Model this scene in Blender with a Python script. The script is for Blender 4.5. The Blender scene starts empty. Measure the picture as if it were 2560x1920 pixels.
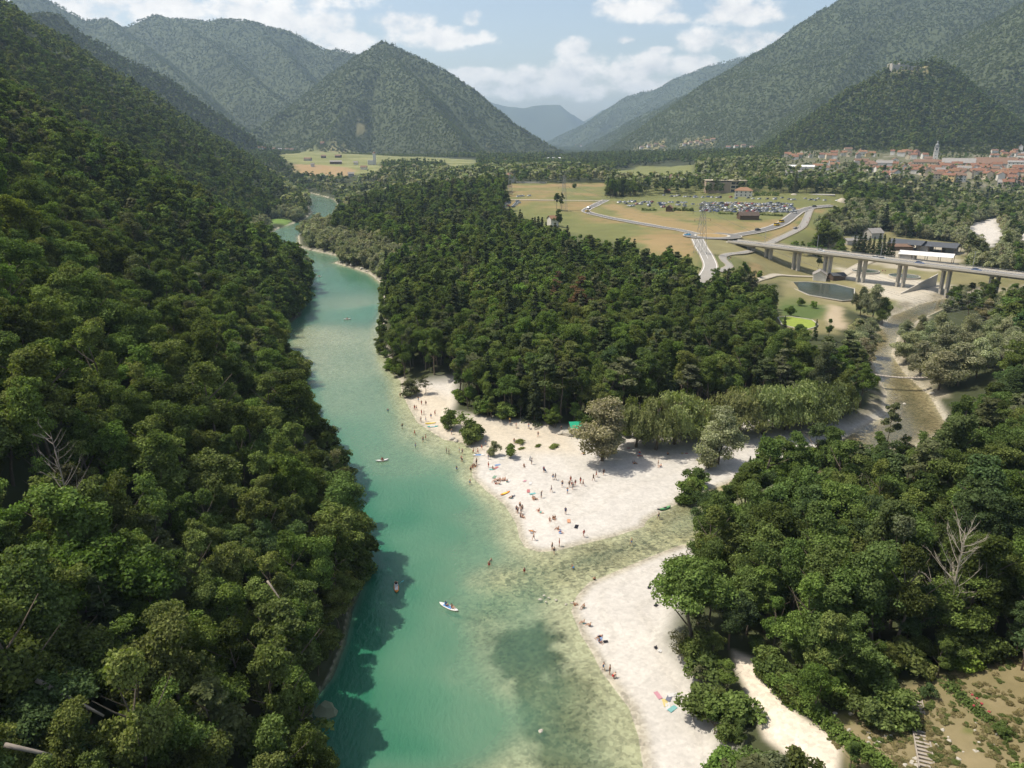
import bpy, bmesh, math, random
import numpy as np
from mathutils import Vector, Matrix
R = math.radians
rnd = random.Random(7)
rng = np.random.default_rng(11)
sc = bpy.context.scene
COL = sc.collection

# ------------------------------------------------------------------ camera
CAM_H, PITCH, FPX = 76.0, R(18.2), 1828.0          # focal length in pixels of a 2560 px wide frame
cd = bpy.data.cameras.new("camera"); cam = bpy.data.objects.new("camera", cd); COL.objects.link(cam)
cd.sensor_width = 36.0; cd.lens = 36.0 * FPX / 2560.0; cd.clip_start = 0.5; cd.clip_end = 60000.0
cam.location = (0, 0, CAM_H); cam.rotation_euler = (R(90) - PITCH, 0, 0)
sc.camera = cam
# ------------------------------------------------------------------ light
SUN_EL, SUN_AZ = R(61.0), R(-82.0)                  # azimuth from +Y, clockwise
sun_vec = Vector((math.cos(SUN_EL) * math.sin(SUN_AZ), math.cos(SUN_EL) * math.cos(SUN_AZ), math.sin(SUN_EL)))
sl = bpy.data.lights.new("sun", 'SUN'); sl.energy = 3.9; sl.angle = R(0.53); sl.color = (1.0, 0.925, 0.80)
so = bpy.data.objects.new("sun", sl); COL.objects.link(so)
so.rotation_euler = sun_vec.to_track_quat('Z', 'Y').to_euler(); so.location = (0, 0, 2500)
vs = sc.view_settings
vs.view_transform = 'Standard'; vs.look = 'None'; vs.exposure = 0.44; vs.gamma = 1.0; vs.use_curve_mapping = False
sc.cycles.use_denoising = True; sc.cycles.use_adaptive_sampling = True; sc.cycles.adaptive_threshold = 0.025
sc.cycles.max_bounces = 4; sc.cycles.diffuse_bounces = 2; sc.cycles.glossy_bounces = 2
sc.cycles.transmission_bounces = 3; sc.cycles.transparent_max_bounces = 6; sc.cycles.volume_bounces = 0
sc.cycles.caustics_reflective = False; sc.cycles.caustics_refractive = False

def nd(nt, t, **kw):
    n = nt.nodes.new(t)
    for k, v in kw.items():
        if k.startswith('i_'): n.inputs[k[2:]].default_value = v
        else: setattr(n, k, v)
    return n
def mth(nt, op, a, b=None, c=None, clamp=False):
    n = nt.nodes.new('ShaderNodeMath'); n.operation = op; n.use_clamp = clamp
    for i, x in enumerate((a, b, c)):
        if x is None: continue
        if isinstance(x, (int, float)): n.inputs[i].default_value = x
        else: nt.links.new(x, n.inputs[i])
    return n.outputs[0]
def mixc(nt, f, a, b, mode='MIX'):
    n = nt.nodes.new('ShaderNodeMix'); n.data_type = 'RGBA'; n.blend_type = mode
    for s, x in ((n.inputs[0], f), (n.inputs[6], a), (n.inputs[7], b)):
        if hasattr(x, 'links'): nt.links.new(x, s)
        elif isinstance(x, (int, float)): s.default_value = x
        else: s.default_value = tuple(x) + (1.0,) if len(x) == 3 else x
    return n.outputs[2]
def sky_dir(u, v):
    x, y = (u - 1280) / FPX, (960 - v) / FPX
    d = Vector((x, math.cos(PITCH) + y * math.sin(PITCH), -math.sin(PITCH) + y * math.cos(PITCH))).normalized()
    return math.atan2(d.x, d.y), math.asin(d.z)

# ------------------------------------------------------------------ sky: clear-air model with cumulus
world = bpy.data.worlds.new("World"); sc.world = world; world.use_nodes = True
nt = world.node_tree; nt.nodes.clear(); lk = nt.links.new
sky = nd(nt, 'ShaderNodeTexSky', sky_type='NISHITA', sun_disc=False, sun_elevation=SUN_EL, sun_rotation=SUN_AZ % (2 * math.pi),
         altitude=200.0, air_density=1.0, dust_density=2.2, ozone_density=1.0)
# cumulus clouds as real puffs in direction space (azimuth, elevation, half widths)
PUFFS = [(200, 20, 250, 34), (330, 6, 260, 40), (480, 22, 230, 44), (640, 45, 200, 36), (760, 62, 130, 36), (870, 100, 90, 26), (560, -20, 300, 40), (60, -20, 220, 40),
         (1010, 60, 90, 24), (1085, 92, 130, 26), (1150, 98, 80, 16), (1180, 48, 30, 17),
         (1600, 15, 95, 30), (1680, 45, 50, 14), (1850, 25, 80, 28), (1800, 40, 60, 20), (1890, 45, 60, 18),
         (1435, 120, 46, 22), (1480, 148, 60, 20), (1755, 100, 70, 28), (1850, 105, 110, 24), (1920, 100, 60, 18),
         (1200, 190, 90, 20), (1290, 200, 110, 30), (1400, 195, 130, 34), (1520, 180, 120, 36), (1620, 170, 110, 34), (1720, 165, 110, 26), (1340, 225, 220, 24), (1660, 215, 180, 24),
         (1560, 100, 22, 9), (1660, 124, 34, 9)]
def cloud_group():
    g = bpy.data.node_groups.new("cloud_field", 'ShaderNodeTree')
    g.interface.new_socket("Vector", in_out='INPUT', socket_type='NodeSocketVector')
    g.interface.new_socket("Field", in_out='OUTPUT', socket_type='NodeSocketFloat')
    g.interface.new_socket("Lit", in_out='OUTPUT', socket_type='NodeSocketFloat')
    gi, go = g.nodes.new('NodeGroupInput'), g.nodes.new('NodeGroupOutput')
    sep = g.nodes.new('ShaderNodeSeparateXYZ'); g.links.new(gi.outputs[0], sep.inputs[0])
    az = mth(g, 'ARCTAN2', sep.outputs[0], sep.outputs[1]); el = mth(g, 'ARCSINE', sep.outputs[2])
    comb = g.nodes.new('ShaderNodeCombineXYZ')
    g.links.new(az, comb.inputs[0]); g.links.new(mth(g, 'MULTIPLY', el, 1.5), comb.inputs[1])
    n1 = nd(g, 'ShaderNodeTexNoise', i_Scale=21.0, i_Detail=6.0, i_Roughness=0.58); g.links.new(comb.outputs[0], n1.inputs['Vector'])
    n2 = nd(g, 'ShaderNodeTexNoise', i_Scale=4.0, i_Detail=2.0, i_Roughness=0.5); g.links.new(comb.outputs[0], n2.inputs['Vector'])
    tot = None
    for (u, v, ru, rv) in PUFFS:
        a, e = sky_dir(u, v); su, sv = FPX / ru * 0.95, FPX / rv * 0.95 / 1.5
        m = g.nodes.new('ShaderNodeVectorMath'); m.operation = 'MULTIPLY_ADD'; g.links.new(comb.outputs[0], m.inputs[0])
        m.inputs[1].default_value = (su, sv, 0); m.inputs[2].default_value = (-a * su, -e * 1.5 * sv, 0)
        d = g.nodes.new('ShaderNodeVectorMath'); d.operation = 'DOT_PRODUCT'; g.links.new(m.outputs[0], d.inputs[0]); g.links.new(m.outputs[0], d.inputs[1])
        tot = d.outputs['Value'] if tot is None else mth(g, 'SMOOTH_MIN', tot, d.outputs['Value'], 0.25)
    tot = mth(g, 'SUBTRACT', 1.0, tot)
    # the rest of the sky carries the same broken cumulus
    far = mth(g, 'MULTIPLY', mth(g, 'SUBTRACT', n2.outputs[0], 0.56), 7.0)
    off = mth(g, 'GREATER_THAN', mth(g, 'ABSOLUTE', az), 0.66); hi = mth(g, 'GREATER_THAN', el, 0.24)
    m = mth(g, 'MAXIMUM', off, hi)
    far = mth(g, 'ADD', mth(g, 'MULTIPLY', far, m), mth(g, 'MULTIPLY', mth(g, 'SUBTRACT', 1.0, m), -5.0))
    tot = mth(g, 'MAXIMUM', mth(g, 'MAXIMUM', tot, -3.0), far)
    f = mth(g, 'ADD', mth(g, 'SUBTRACT', tot, 0.28), mth(g, 'MULTIPLY', mth(g, 'SUBTRACT', n1.outputs[0], 0.5), 4.8))
    g.links.new(f, go.inputs[0])
    # sunlit tops against shaded bases: the same billows sampled a little towards the sun
    up = g.nodes.new('ShaderNodeVectorMath'); up.operation = 'ADD'; g.links.new(comb.outputs[0], up.inputs[0]); up.inputs[1].default_value = (-0.006, 0.022, 0)
    n3 = nd(g, 'ShaderNodeTexNoise', i_Scale=21.0, i_Detail=4.0, i_Roughness=0.55); g.links.new(up.outputs[0], n3.inputs['Vector'])
    g.links.new(mth(g, 'MULTIPLY', mth(g, 'SUBTRACT', n1.outputs[0], n3.outputs[0]), 4.2), go.inputs[1])
    return g
cg = cloud_group()
tc = nd(nt, 'ShaderNodeTexCoord')
g1 = nd(nt, 'ShaderNodeGroup', node_tree=cg); lk(tc.outputs['Generated'], g1.inputs[0])
mr = nd(nt, 'ShaderNodeMapRange', interpolation_type='SMOOTHSTEP'); lk(g1.outputs[0], mr.inputs[0]); mr.inputs[1].default_value = -0.5; mr.inputs[2].default_value = 0.65
thick = mth(nt, 'MULTIPLY', mr.outputs[0], 0.9)
sh = mth(nt, 'MULTIPLY', g1.outputs[1], 0.62)
sh = mth(nt, 'ADD', sh, 0.62, clamp=True)
ccol = mixc(nt, sh, (4.4, 4.4, 4.45), (6.5, 6.15, 5.75))
air = mixc(nt, 1.0, sky.outputs[0], (.96, .89, .82), 'MULTIPLY')   # summer air, a little less blue
skyc = mixc(nt, thick, air, ccol)
bg = nd(nt, 'ShaderNodeBackground', i_Strength=0.15); lk(skyc, bg.inputs[0])
world.cycles.sampling_method = 'MANUAL'; world.cycles.sample_map_resolution = 512
wo = nd(nt, 'ShaderNodeOutputWorld'); lk(bg.outputs[0], wo.inputs[0])
# ------------------------------------------------------------------ measuring helpers
CP, SP = math.cos(PITCH), math.sin(PITCH)
def ray(u, v):
    x = (np.asarray(u, float) - 1280) / FPX; y = (960 - np.asarray(v, float)) / FPX
    return np.stack([x, CP + y * SP, -SP + y * CP], -1)
def onz(u, v, z=0.0):                       # where that line of sight meets the level z
    d = ray(u, v); return d[..., :2] * ((z - CAM_H) / d[..., 2])[..., None]
def atY(u, v, Y):                           # the point of that line of sight at depth Y
    d = ray(u, v); return np.array([d[0] * Y / d[1], Y, CAM_H + d[2] * Y / d[1]])
def proj(p):                                # world -> survey pixel
    p = np.asarray(p, float); q = p - np.array([0, 0, CAM_H])
    f = q[..., 1] * CP - q[..., 2] * SP; up = q[..., 1] * SP + q[..., 2] * CP
    f = np.maximum(f, 1e-3)
    return 1280 + FPX * q[..., 0] / f, 960 - FPX * up / f, f
def in_poly(px, py, poly):
    px, py = np.asarray(px), np.asarray(py); r = np.zeros(px.shape, bool); n = len(poly)
    for i in range(n):
        x0, y0 = poly[i]; x1, y1 = poly[(i + 1) % n]
        if y0 == y1: continue
        c = ((y0 > py) != (y1 > py)) & (px < (x1 - x0) * (py - y0) / (y1 - y0) + x0)
        r ^= c
    return r
def seg_dist(px, py, pts, closed=False):
    best = np.full(np.shape(px), 1e12); n = len(pts); val = np.zeros(np.shape(px))
    for i in range(n if closed else n - 1):
        a = pts[i]; b = pts[(i + 1) % n]
        dx, dy = b[0] - a[0], b[1] - a[1]; L = dx * dx + dy * dy + 1e-9
        t = np.clip(((px - a[0]) * dx + (py - a[1]) * dy) / L, 0, 1)
        d = (px - a[0] - t * dx) ** 2 + (py - a[1] - t * dy) ** 2
        if len(a) > 2:
            val = np.where(d < best, a[2] + t * (b[2] - a[2]), val)
        best = np.minimum(best, d)
    return np.sqrt(best), val
def sdf(px, py, poly):                      # negative inside
    d, _ = seg_dist(px, py, poly, True)
    return np.where(in_poly(px, py, poly), -d, d)
def buffered(px, py, pts):                  # signed distance to a line of changing half width
    best = np.full(np.shape(px), 1e9)
    for a, b in zip(pts[:-1], pts[1:]):
        dx, dy = b[0] - a[0], b[1] - a[1]; L = dx * dx + dy * dy + 1e-9
        t = np.clip(((px - a[0]) * dx + (py - a[1]) * dy) / L, 0, 1)
        d = np.sqrt((px - a[0] - t * dx) ** 2 + (py - a[1] - t * dy) ** 2) - (a[2] + t * (b[2] - a[2]))
        best = np.minimum(best, d)
    return best
def _hash(ix, iy, s):
    h = (ix.astype(np.int64) * 374761393 + iy.astype(np.int64) * 668265263 + s * 1442695041) & 0xffffffff
    h = ((h ^ (h >> 13)) * 1274126177) & 0xffffffff
    return ((h ^ (h >> 16)) & 0xffff) / 65535.0
def vnoise(x, y, s=0):
    ix, iy = np.floor(x), np.floor(y); fx, fy = x - ix, y - iy
    fx, fy = fx * fx * (3 - 2 * fx), fy * fy * (3 - 2 * fy)
    a, b, c, d = _hash(ix, iy, s), _hash(ix + 1, iy, s), _hash(ix, iy + 1, s), _hash(ix + 1, iy + 1, s)
    return (a * (1 - fx) + b * fx) * (1 - fy) + (c * (1 - fx) + d * fx) * fy
def fbm(x, y, o=4, s=0):
    r, a, t = 0.0, 1.0, 0.0
    for k in range(o):
        r = r + a * (vnoise(x, y, s + k) - 0.5); t += a; a *= 0.5; x, y = x * 2.03 + 7.1, y * 2.03 + 3.7
    return r / t * 2
def ss(a, b, x):
    t = np.clip((x - a) / (b - a), 0, 1); return t * t * (3 - 2 * t)

# ------------------------------------------------------------------ survey of the place (pixels of the photograph, put on the ground)
K = 2560 / 2212
LEFT_EDGE = [(800, 1990), (790, 1830), (788, 1750), (832, 1693), (865, 1610), (882, 1527), (915, 1444), (908, 1388), (885, 1310), (885, 1222), (862, 1166), (815, 1111), (776, 1055),
             (762, 1000), (758, 949), (726, 898), (696, 856), (726, 813), (757, 790), (768, 763), (785, 712), (781, 670), (759, 640)]
SEEN_RIVER = LEFT_EDGE + [(843, 652), (935, 682), (955, 716), (955, 868), (975, 920), (1003, 945), (1090, 950), (1125, 960), (1125, 1000), (1225, 1055), (1322, 1060), (1376, 1078), (1430, 1075),
             (1452, 1085), (1560, 1112), (1760, 1112), (1880, 1135), (1856, 1160), (1794, 1190), (1744, 1206), (1719, 1248), (1715, 1277), (1723, 1306), (1686, 1356), (1682, 1373), (1673, 1414), (1669, 1489),
             (1648, 1539), (1650, 1600), (1640, 1660), (1652, 1688), (1702, 1713), (1673, 1730), (1719, 1763), (1711, 1796), (1777, 1838), (1770, 1871), (1760, 1990)]
SEEN_STREAM = [(2175, 820), (2186, 848), (2182, 890), (2194, 933), (2201, 980), (2205, 1010), (2085, 1068), (2163, 1094), (2244, 1079), (2361, 1066), (2373, 1019), (2322, 972), (2306, 945), (2225, 925),
               (2219, 890), (2225, 848), (2291, 793), (2330, 762), (2365, 735), (2280, 735), (2240, 790)]
SEEN_BRIDGE = [(1740, 600), (1752, 692), (1825, 674), (1850, 652), (1900, 662), (1908, 690), (1865, 718), (1950, 705), (1938, 785), (1950, 820), (2030, 834), (2085, 838), (2112, 830), (2115, 770), (2200, 820), (2290, 795),
               (2350, 745), (2395, 712), (2480, 713), (2620, 728), (2620, 700), (2485, 686), (2400, 672), (2420, 640), (2390, 606), (2240, 592), (2225, 575), (2110, 590), (2030, 640), (1955, 606), (1832, 596)]
SEEN_FIELD = [(1264, 460), (1512, 458), (1512, 497), (1547, 493), (1651, 486), (1953, 482), (2108, 484), (2112, 503), (2060, 530), (2032, 540), (2042, 569), (2030, 590), (2005, 578), (1955, 608), (1832, 612),
              (1752, 690), (1740, 640), (1706, 640), (1668, 612), (1628, 634), (1600, 605), (1504, 592), (1440, 578), (1345, 553), (1301, 534), (1252, 516), (1275, 499)]
SEEN_MEADOW = [(692, 388), (761, 378), (929, 385), (1103, 395), (1190, 401), (1187, 420), (1126, 424), (1117, 409), (1040, 402), (947, 405), (958, 430), (892, 438), (837, 440), (747, 433), (727, 409)]
SEEN_FAR_FIELD = [(1596, 415), (1741, 412), (1732, 438), (1605, 444), (1512, 432)]
SEEN_BAR = [(2411, 566), (2493, 541), (2510, 593), (2478, 618), (2450, 590)]
SEEN_BAR2 = [(2536, 589), (2580, 575), (2580, 612), (2556, 608)]
SEEN_PATH = [(1835, 1600), (1885, 1625), (1912, 1680), (1950, 1735), (2005, 1790), (2100, 1860), (2090, 1990), (1990, 1900), (1915, 1830), (1890, 1770), (1860, 1690), (1840, 1650)]
SEEN_GARDEN = [(2045, 1765), (2160, 1740), (2215, 1695), (2300, 1688), (2420, 1662), (2600, 1640), (2620, 2000), (2190, 2000), (2105, 1850)]
SEEN_REACH = [(702, 584), (752, 571), (752, 602), (702, 602)]
SEEN_REACH2 = [(776, 480), (800, 498), (842, 525), (818, 538), (782, 532)]
SEEN_GLADE = [(664, 548), (722, 546), (722, 562), (664, 562)]
SEEN_TOWN = [(1950, 402), (1960, 378), (2250, 372), (2620, 360), (2620, 480), (2330, 450), (2250, 440), (2130, 432), (2080, 440), (1960, 440)]
SEEN_WILLOWS = [(2228, 800), (2420, 775), (2500, 830), (2505, 935), (2410, 1005), (2300, 985), (2228, 930)]
CLEAR = [SEEN_WILLOWS, SEEN_RIVER, SEEN_STREAM, SEEN_BRIDGE, SEEN_FIELD, SEEN_MEADOW, SEEN_FAR_FIELD, SEEN_BAR, SEEN_BAR2, SEEN_PATH, SEEN_GARDEN, SEEN_REACH, SEEN_REACH2, SEEN_GLADE]

# water lines (level 0)
left_line = [onz(u - 12, v) for (u, v) in LEFT_EDGE]
right_line = [onz(a * K, b * K) for a, b in [(655, 552), (662, 548), (700, 562), (760, 578), (800, 592), (828, 615), (832, 650), (826, 700), (829, 750), (846, 795), (868, 825), (870, 850), (884, 880), (902, 912), (935, 935), (960, 950),
              (1000, 957), (1025, 975), (1022, 1000), (1020, 1030), (1050, 1060), (1090, 1090), (1115, 1130), (1122, 1160), (1135, 1182), (1165, 1192), (1200, 1190), (1260, 1175), (1330, 1158), (1400, 1135), (1470, 1110), (1490, 1100),
              (1480, 1175), (1460, 1182), (1400, 1205), (1330, 1235), (1270, 1260), (1245, 1290), (1235, 1320), (1255, 1370), (1280, 1410), (1300, 1450), (1330, 1490), (1360, 1530), (1380, 1590), (1390, 1659), (1395, 1720)]]
RIVER = [tuple(p) for p in left_line] + [tuple(p) for p in right_line]
UPPER = [(-140, 505, 24), (-180, 560, 18), (-200, 640, 15), (-206, 700, 15), (-205, 790, 14), (-218, 870, 15), (-240, 960, 20), (-272, 1080, 15), (-330, 1200, 13), (-430, 1330, 12)]
def W(u, v, z, r): p = onz(u, v, z); return (p[0], p[1], r)
STREAM = [W(1690, 1322, 0, 6.5), W(1790, 1262, 0, 6), W(1960, 1200, 0, 6), W(2150, 1130, 0, 7), W(2290, 1055, 0, 8), W(2270, 985, 0, 6.5), W(2225, 930, 0, 5), W(2200, 880, 0, 4), W(2215, 840, 0, 4.5),
          W(2262, 795, 0, 6), W(2330, 765, 0, 6), W(2420, 742, 0, 5), W(2600, 725, 0, 5)]
def water_sd(x, y):
    return np.minimum(np.minimum(sdf(x, y, RIVER), buffered(x, y, UPPER)), buffered(x, y, STREAM))

# land levels
ctrl = []
def cz(u, v, z): p = onz(u, v, z); ctrl.append((p[0], p[1], z))
def cy(u, v, Y): ctrl.append(tuple(atY(u, v, Y)))
for a in [(1720, 592, 16), (1620, 580, 16), (1830, 606, 16), (1500, 562, 15), (1600, 552, 18.5), (1900, 545, 19.5), (2050, 512, 22), (2000, 545, 19), (1990, 692, 2.4), (2070, 704, 2.2), (2250, 732, 2.0), (1925, 672, 4.0),
          (2150, 680, 2.5), (2350, 662, 4), (2300, 640, 5), (2200, 600, 7), (2400, 622, 5), (2450, 575, 4), (2545, 600, 4), (2250, 530, 11), (2400, 505, 12), (2050, 720, 2.2), (2020, 775, 3), (1960, 700, 3), (1780, 660, 12), (1860, 640, 13), (2050, 590, 13), (2100, 560, 14)]: cz(*a)
for a in [(1700, 490, 800), (2100, 488, 780), (2300, 450, 900), (2300, 420, 1100), (2100, 394, 1350), (2540, 440, 950), (2540, 405, 1300), (1840, 462, 900), (1640, 462, 900), (1500, 452, 1000), (2200, 380, 1500), (1990, 384, 1500),
          (1200, 482, 780), (1300, 500, 720), (1250, 440, 1100), (1000, 425, 1400), (800, 416, 1450), (1000, 392, 2000), (700, 380, 2300), (1500, 388, 3300), (1100, 390, 2600), (1400, 378, 5000), (1700, 378, 3000), (1600, 425, 1500)]: cy(*a)
ctrl += [(-40, 300, 6), (10, 250, 4), (40, 320, 7), (0, 420, 11), (-50, 520, 11), (60, 460, 13), (100, 380, 7), (70, 225, 4), (-100, 650, 13), (0, 620, 17), (-150, 900, 17), (60, 120, 3.5), (95, 150, 6), (60, 80, 8), (110, 100, 12), (150, 200, 7), (200, 260, 7),
         (260, 300, 8), (-215, 715, 3), (-300, 1000, 6), (-1500, 2000, 70), (45, 100, 3.5), (300, 150, 20), (500, 500, 16), (-1500, 4500, 60), (2500, 4500, 70), (0, 8000, 50), (0, 14000, 60), (8000, 9000, 70), (-8000, 9000, 70), (3000, 800, 60), (0, -50, 5), (200, -50, 20)]
ctrl = np.array(ctrl)
def _ker(d2): return np.sqrt(d2 + 25.0 ** 2)
_A = _ker(((ctrl[:, None, :2] - ctrl[None, :, :2]) ** 2).sum(-1)); _n = len(ctrl)
_M = np.zeros((_n + 1, _n + 1)); _M[:_n, :_n] = _A - np.eye(_n) * 4.0; _M[_n, :_n] = 1; _M[:_n, _n] = 1
_w = np.linalg.solve(_M, np.append(ctrl[:, 2], 0))
def level(x, y):
    sh = np.shape(x); x, y = np.ravel(x), np.ravel(y); out = np.full(x.shape, _w[_n])
    for (cx, cy_, _), w in zip(ctrl, _w[:_n]): out += w * _ker((x - cx) ** 2 + (y - cy_) ** 2)
    return np.clip(out, 1.3, 95).reshape(sh)

# hills: crest lines (u, v, depth)
def crest(*pts): return [tuple(atY(*p)) for p in pts]
HILLS = [
    (crest((960, 108, 3200), (1010, 125, 3180), (1100, 172, 3120), (1200, 248, 3020), (1290, 318, 2930), (1395, 372, 2850)), .62),
    (crest((960, 108, 3200), (890, 172, 3100), (800, 222, 2950), (700, 296, 2800), (625, 340, 2700)), .62),
    (crest((960, 108, 3200), (1020, 200, 2900), (1090, 290, 2650), (1150, 350, 2450)), .70),
    (crest((960, 108, 3200), (900, 240, 2850), (830, 320, 2600)), .80),
    (crest((60, -20, 4000), (215, 62, 4100), (265, 56, 4150), (310, 78, 4200), (345, 60, 4250), (385, 47, 4300), (430, 57, 4350), (520, 62, 4350), (560, 58, 4350), (640, 65, 4350), (700, 82, 4350), (760, 102, 4350), (830, 132, 4300), (900, 142, 4300), (1000, 220, 4400)), .60),
    (crest((265, 56, 4150), (400, 160, 3500), (520, 260, 3100), (620, 322, 2900)), .72),
    (crest((430, 57, 4350), (560, 140, 3800), (650, 215, 3500), (740, 268, 3300)), .78),
    (crest((640, 65, 4350), (740, 170, 3850), (800, 235, 3600)), .85),
    (crest((150, 20, 2050), (270, 102, 2020), (335, 158, 2000), (460, 246, 1980), (580, 320, 1950), (650, 366, 1930)), .62),
    (crest((2600, -110, 3600), (2330, -60, 3450), (2130, -15, 3500), (1990, 82, 3800), (1900, 132, 4000), (1790, 196, 4300), (1700, 246, 4600), (1600, 290, 5000), (1520, 334, 5300), (1450, 372, 5500)), .55),
    (crest((1990, 82, 3800), (1930, 230, 3300), (1850, 320, 2900), (1790, 372, 2600)), .62),
    (crest((1790, 196, 4300), (1720, 300, 3800), (1640, 360, 3500)), .60),
    (crest((2330, -60, 3450), (2150, 120, 3000), (2040, 270, 2500), (1940, 350, 2200)), .62),
    (crest((1960, 120, 6400), (1870, 150, 6500), (1780, 170, 6600), (1700, 200, 6800), (1640, 230, 7000), (1570, 242, 7200), (1500, 284, 7500), (1430, 322, 7700), (1365, 358, 8000)), .55),
    (crest((1570, 242, 7200), (1490, 330, 6500), (1440, 368, 6200)), .55),
    (crest((2900, -90, 2300), (2700, -45, 2400), (2560, 18, 2500), (2400, 98, 2650), (2260, 186, 2800), (2150, 256, 2900), (2000, 340, 3000)), .60),
    (crest((2235, 198, 1700), (2285, 195, 1700), (2330, 196, 1720)), .60),
    (crest((2235, 198, 1700), (2130, 240, 1690), (2050, 300, 1670), (1955, 362, 1650)), .66),
    (crest((2330, 196, 1720), (2430, 254, 1740), (2560, 322, 1760), (2700, 390, 1780)), .66),
    (crest((2285, 195, 1700), (2290, 280, 1560), (2290, 350, 1420)), .80),
    (crest((1100, 235, 11500), (1210, 246, 11500), (1250, 256, 11500), (1290, 262, 11500), (1340, 264, 11600), (1400, 260, 11600), (1440, 290, 11700), (1475, 310, 11700), (1520, 270, 12500), (1580, 252, 12500), (1680, 235, 12500), (1900, 200, 12500)), .5),
]
LEFT_BASE = [(-20, 20)] + [(p[0] - 0.5, p[1]) for p in left_line if p[1] < 460] + [(-175, 520), (-222, 610), (-238, 700), (-245, 800), (-258, 900), (-285, 1000), (-330, 1150), (-400, 1350), (-560, 1600), (-900, 1900), (-1500, 2000), (-2500, 2000), (-2500, -400), (-30, -400)]
def hills(x, y):
    h = np.full(np.shape(x), -50.0)
    for pts, sl_ in HILLS:
        d, zc = seg_dist(x, y, pts)
        h = np.maximum(h, zc - sl_ * d * (1 - 0.12 * np.exp(-d / 150)))
    return h
BEACH_N = [onz(a * K, b * K, 0.5) for a, b in [(870, 860), (900, 830), (985, 828), (985, 870), (970, 900), (1060, 915), (1240, 935), (1400, 920), (1640, 900), (1830, 915), (1910, 885), (1960, 920), (1880, 985), (1700, 1040), (1480, 1130), (1165, 1215), (1090, 1140), (1000, 1040), (1000, 970), (900, 930)]]
BEACH_S = [onz(a * K, b * K, 0.5) for a, b in [(1520, 1150), (1480, 1280), (1440, 1400), (1510, 1480), (1560, 1590), (1580, 1720), (1370, 1720), (1360, 1560), (1210, 1330), (1250, 1260), (1330, 1220)]]
def beach_w(x, y): return np.maximum(ss(3, -3, sdf(x, y, BEACH_N)), ss(3, -3, sdf(x, y, BEACH_S)))
DEPTHS = [(905, 1600, 3.4), (850, 1750, 4), (930, 1400, 3.2), (980, 1250, 2.3), (1000, 1300, 2.8), (1130, 1250, 1.9), (1100, 1330, 2.1), (1200, 1290, 1.1), (1000, 1150, 1.3), (900, 1100, 1.6), (880, 1000, 1.0), (850, 900, .75), (800, 900, .5), (900, 760, .9),
          (930, 700, 2.4), (860, 680, 2.2), (800, 660, 1.5), (945, 770, 2.6), (760, 850, .4), (1050, 1080, .5), (1100, 1120, .35), (1250, 1440, .3), (1400, 1430, .3), (1550, 1380, .3), (1650, 1320, .3), (1200, 1560, .7), (1060, 1420, 2.2), (1020, 1480, 2.6), (1120, 1440, 1.6), (1140, 1510, 1.1), (1100, 1480, 1.9), (1190, 1450, .55), (1240, 1330, 1.0), (1170, 1380, 1.4), (1000, 1560, 2.6), (1040, 1640, 2.2), (1060, 1740, 2.4),
          (1150, 1680, 1.3), (1180, 1800, 1.7), (1000, 1750, 2.8), (1000, 1900, 3), (1250, 1650, .6), (1300, 1700, .5), (1330, 1900, .5), (1450, 1650, .3), (1480, 1800, .3), (1450, 1550, .35), (1100, 1570, 1.7), (1240, 1600, .5), (1080, 1600, 1.9), (880, 1300, 2.6), (830, 1100, 1.8)]
_dep = np.array([tuple(onz(u, v)) + (d,) for u, v, d in DEPTHS])
def depth(x, y):
    num = np.zeros(np.shape(x)); den = np.zeros(np.shape(x))
    for (a, b, d) in _dep:
        w = 1.0 / ((x - a) ** 2 + (y - b) ** 2 + 6.0) ** 1.7; num += w * d; den += w
    return num / den
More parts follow.
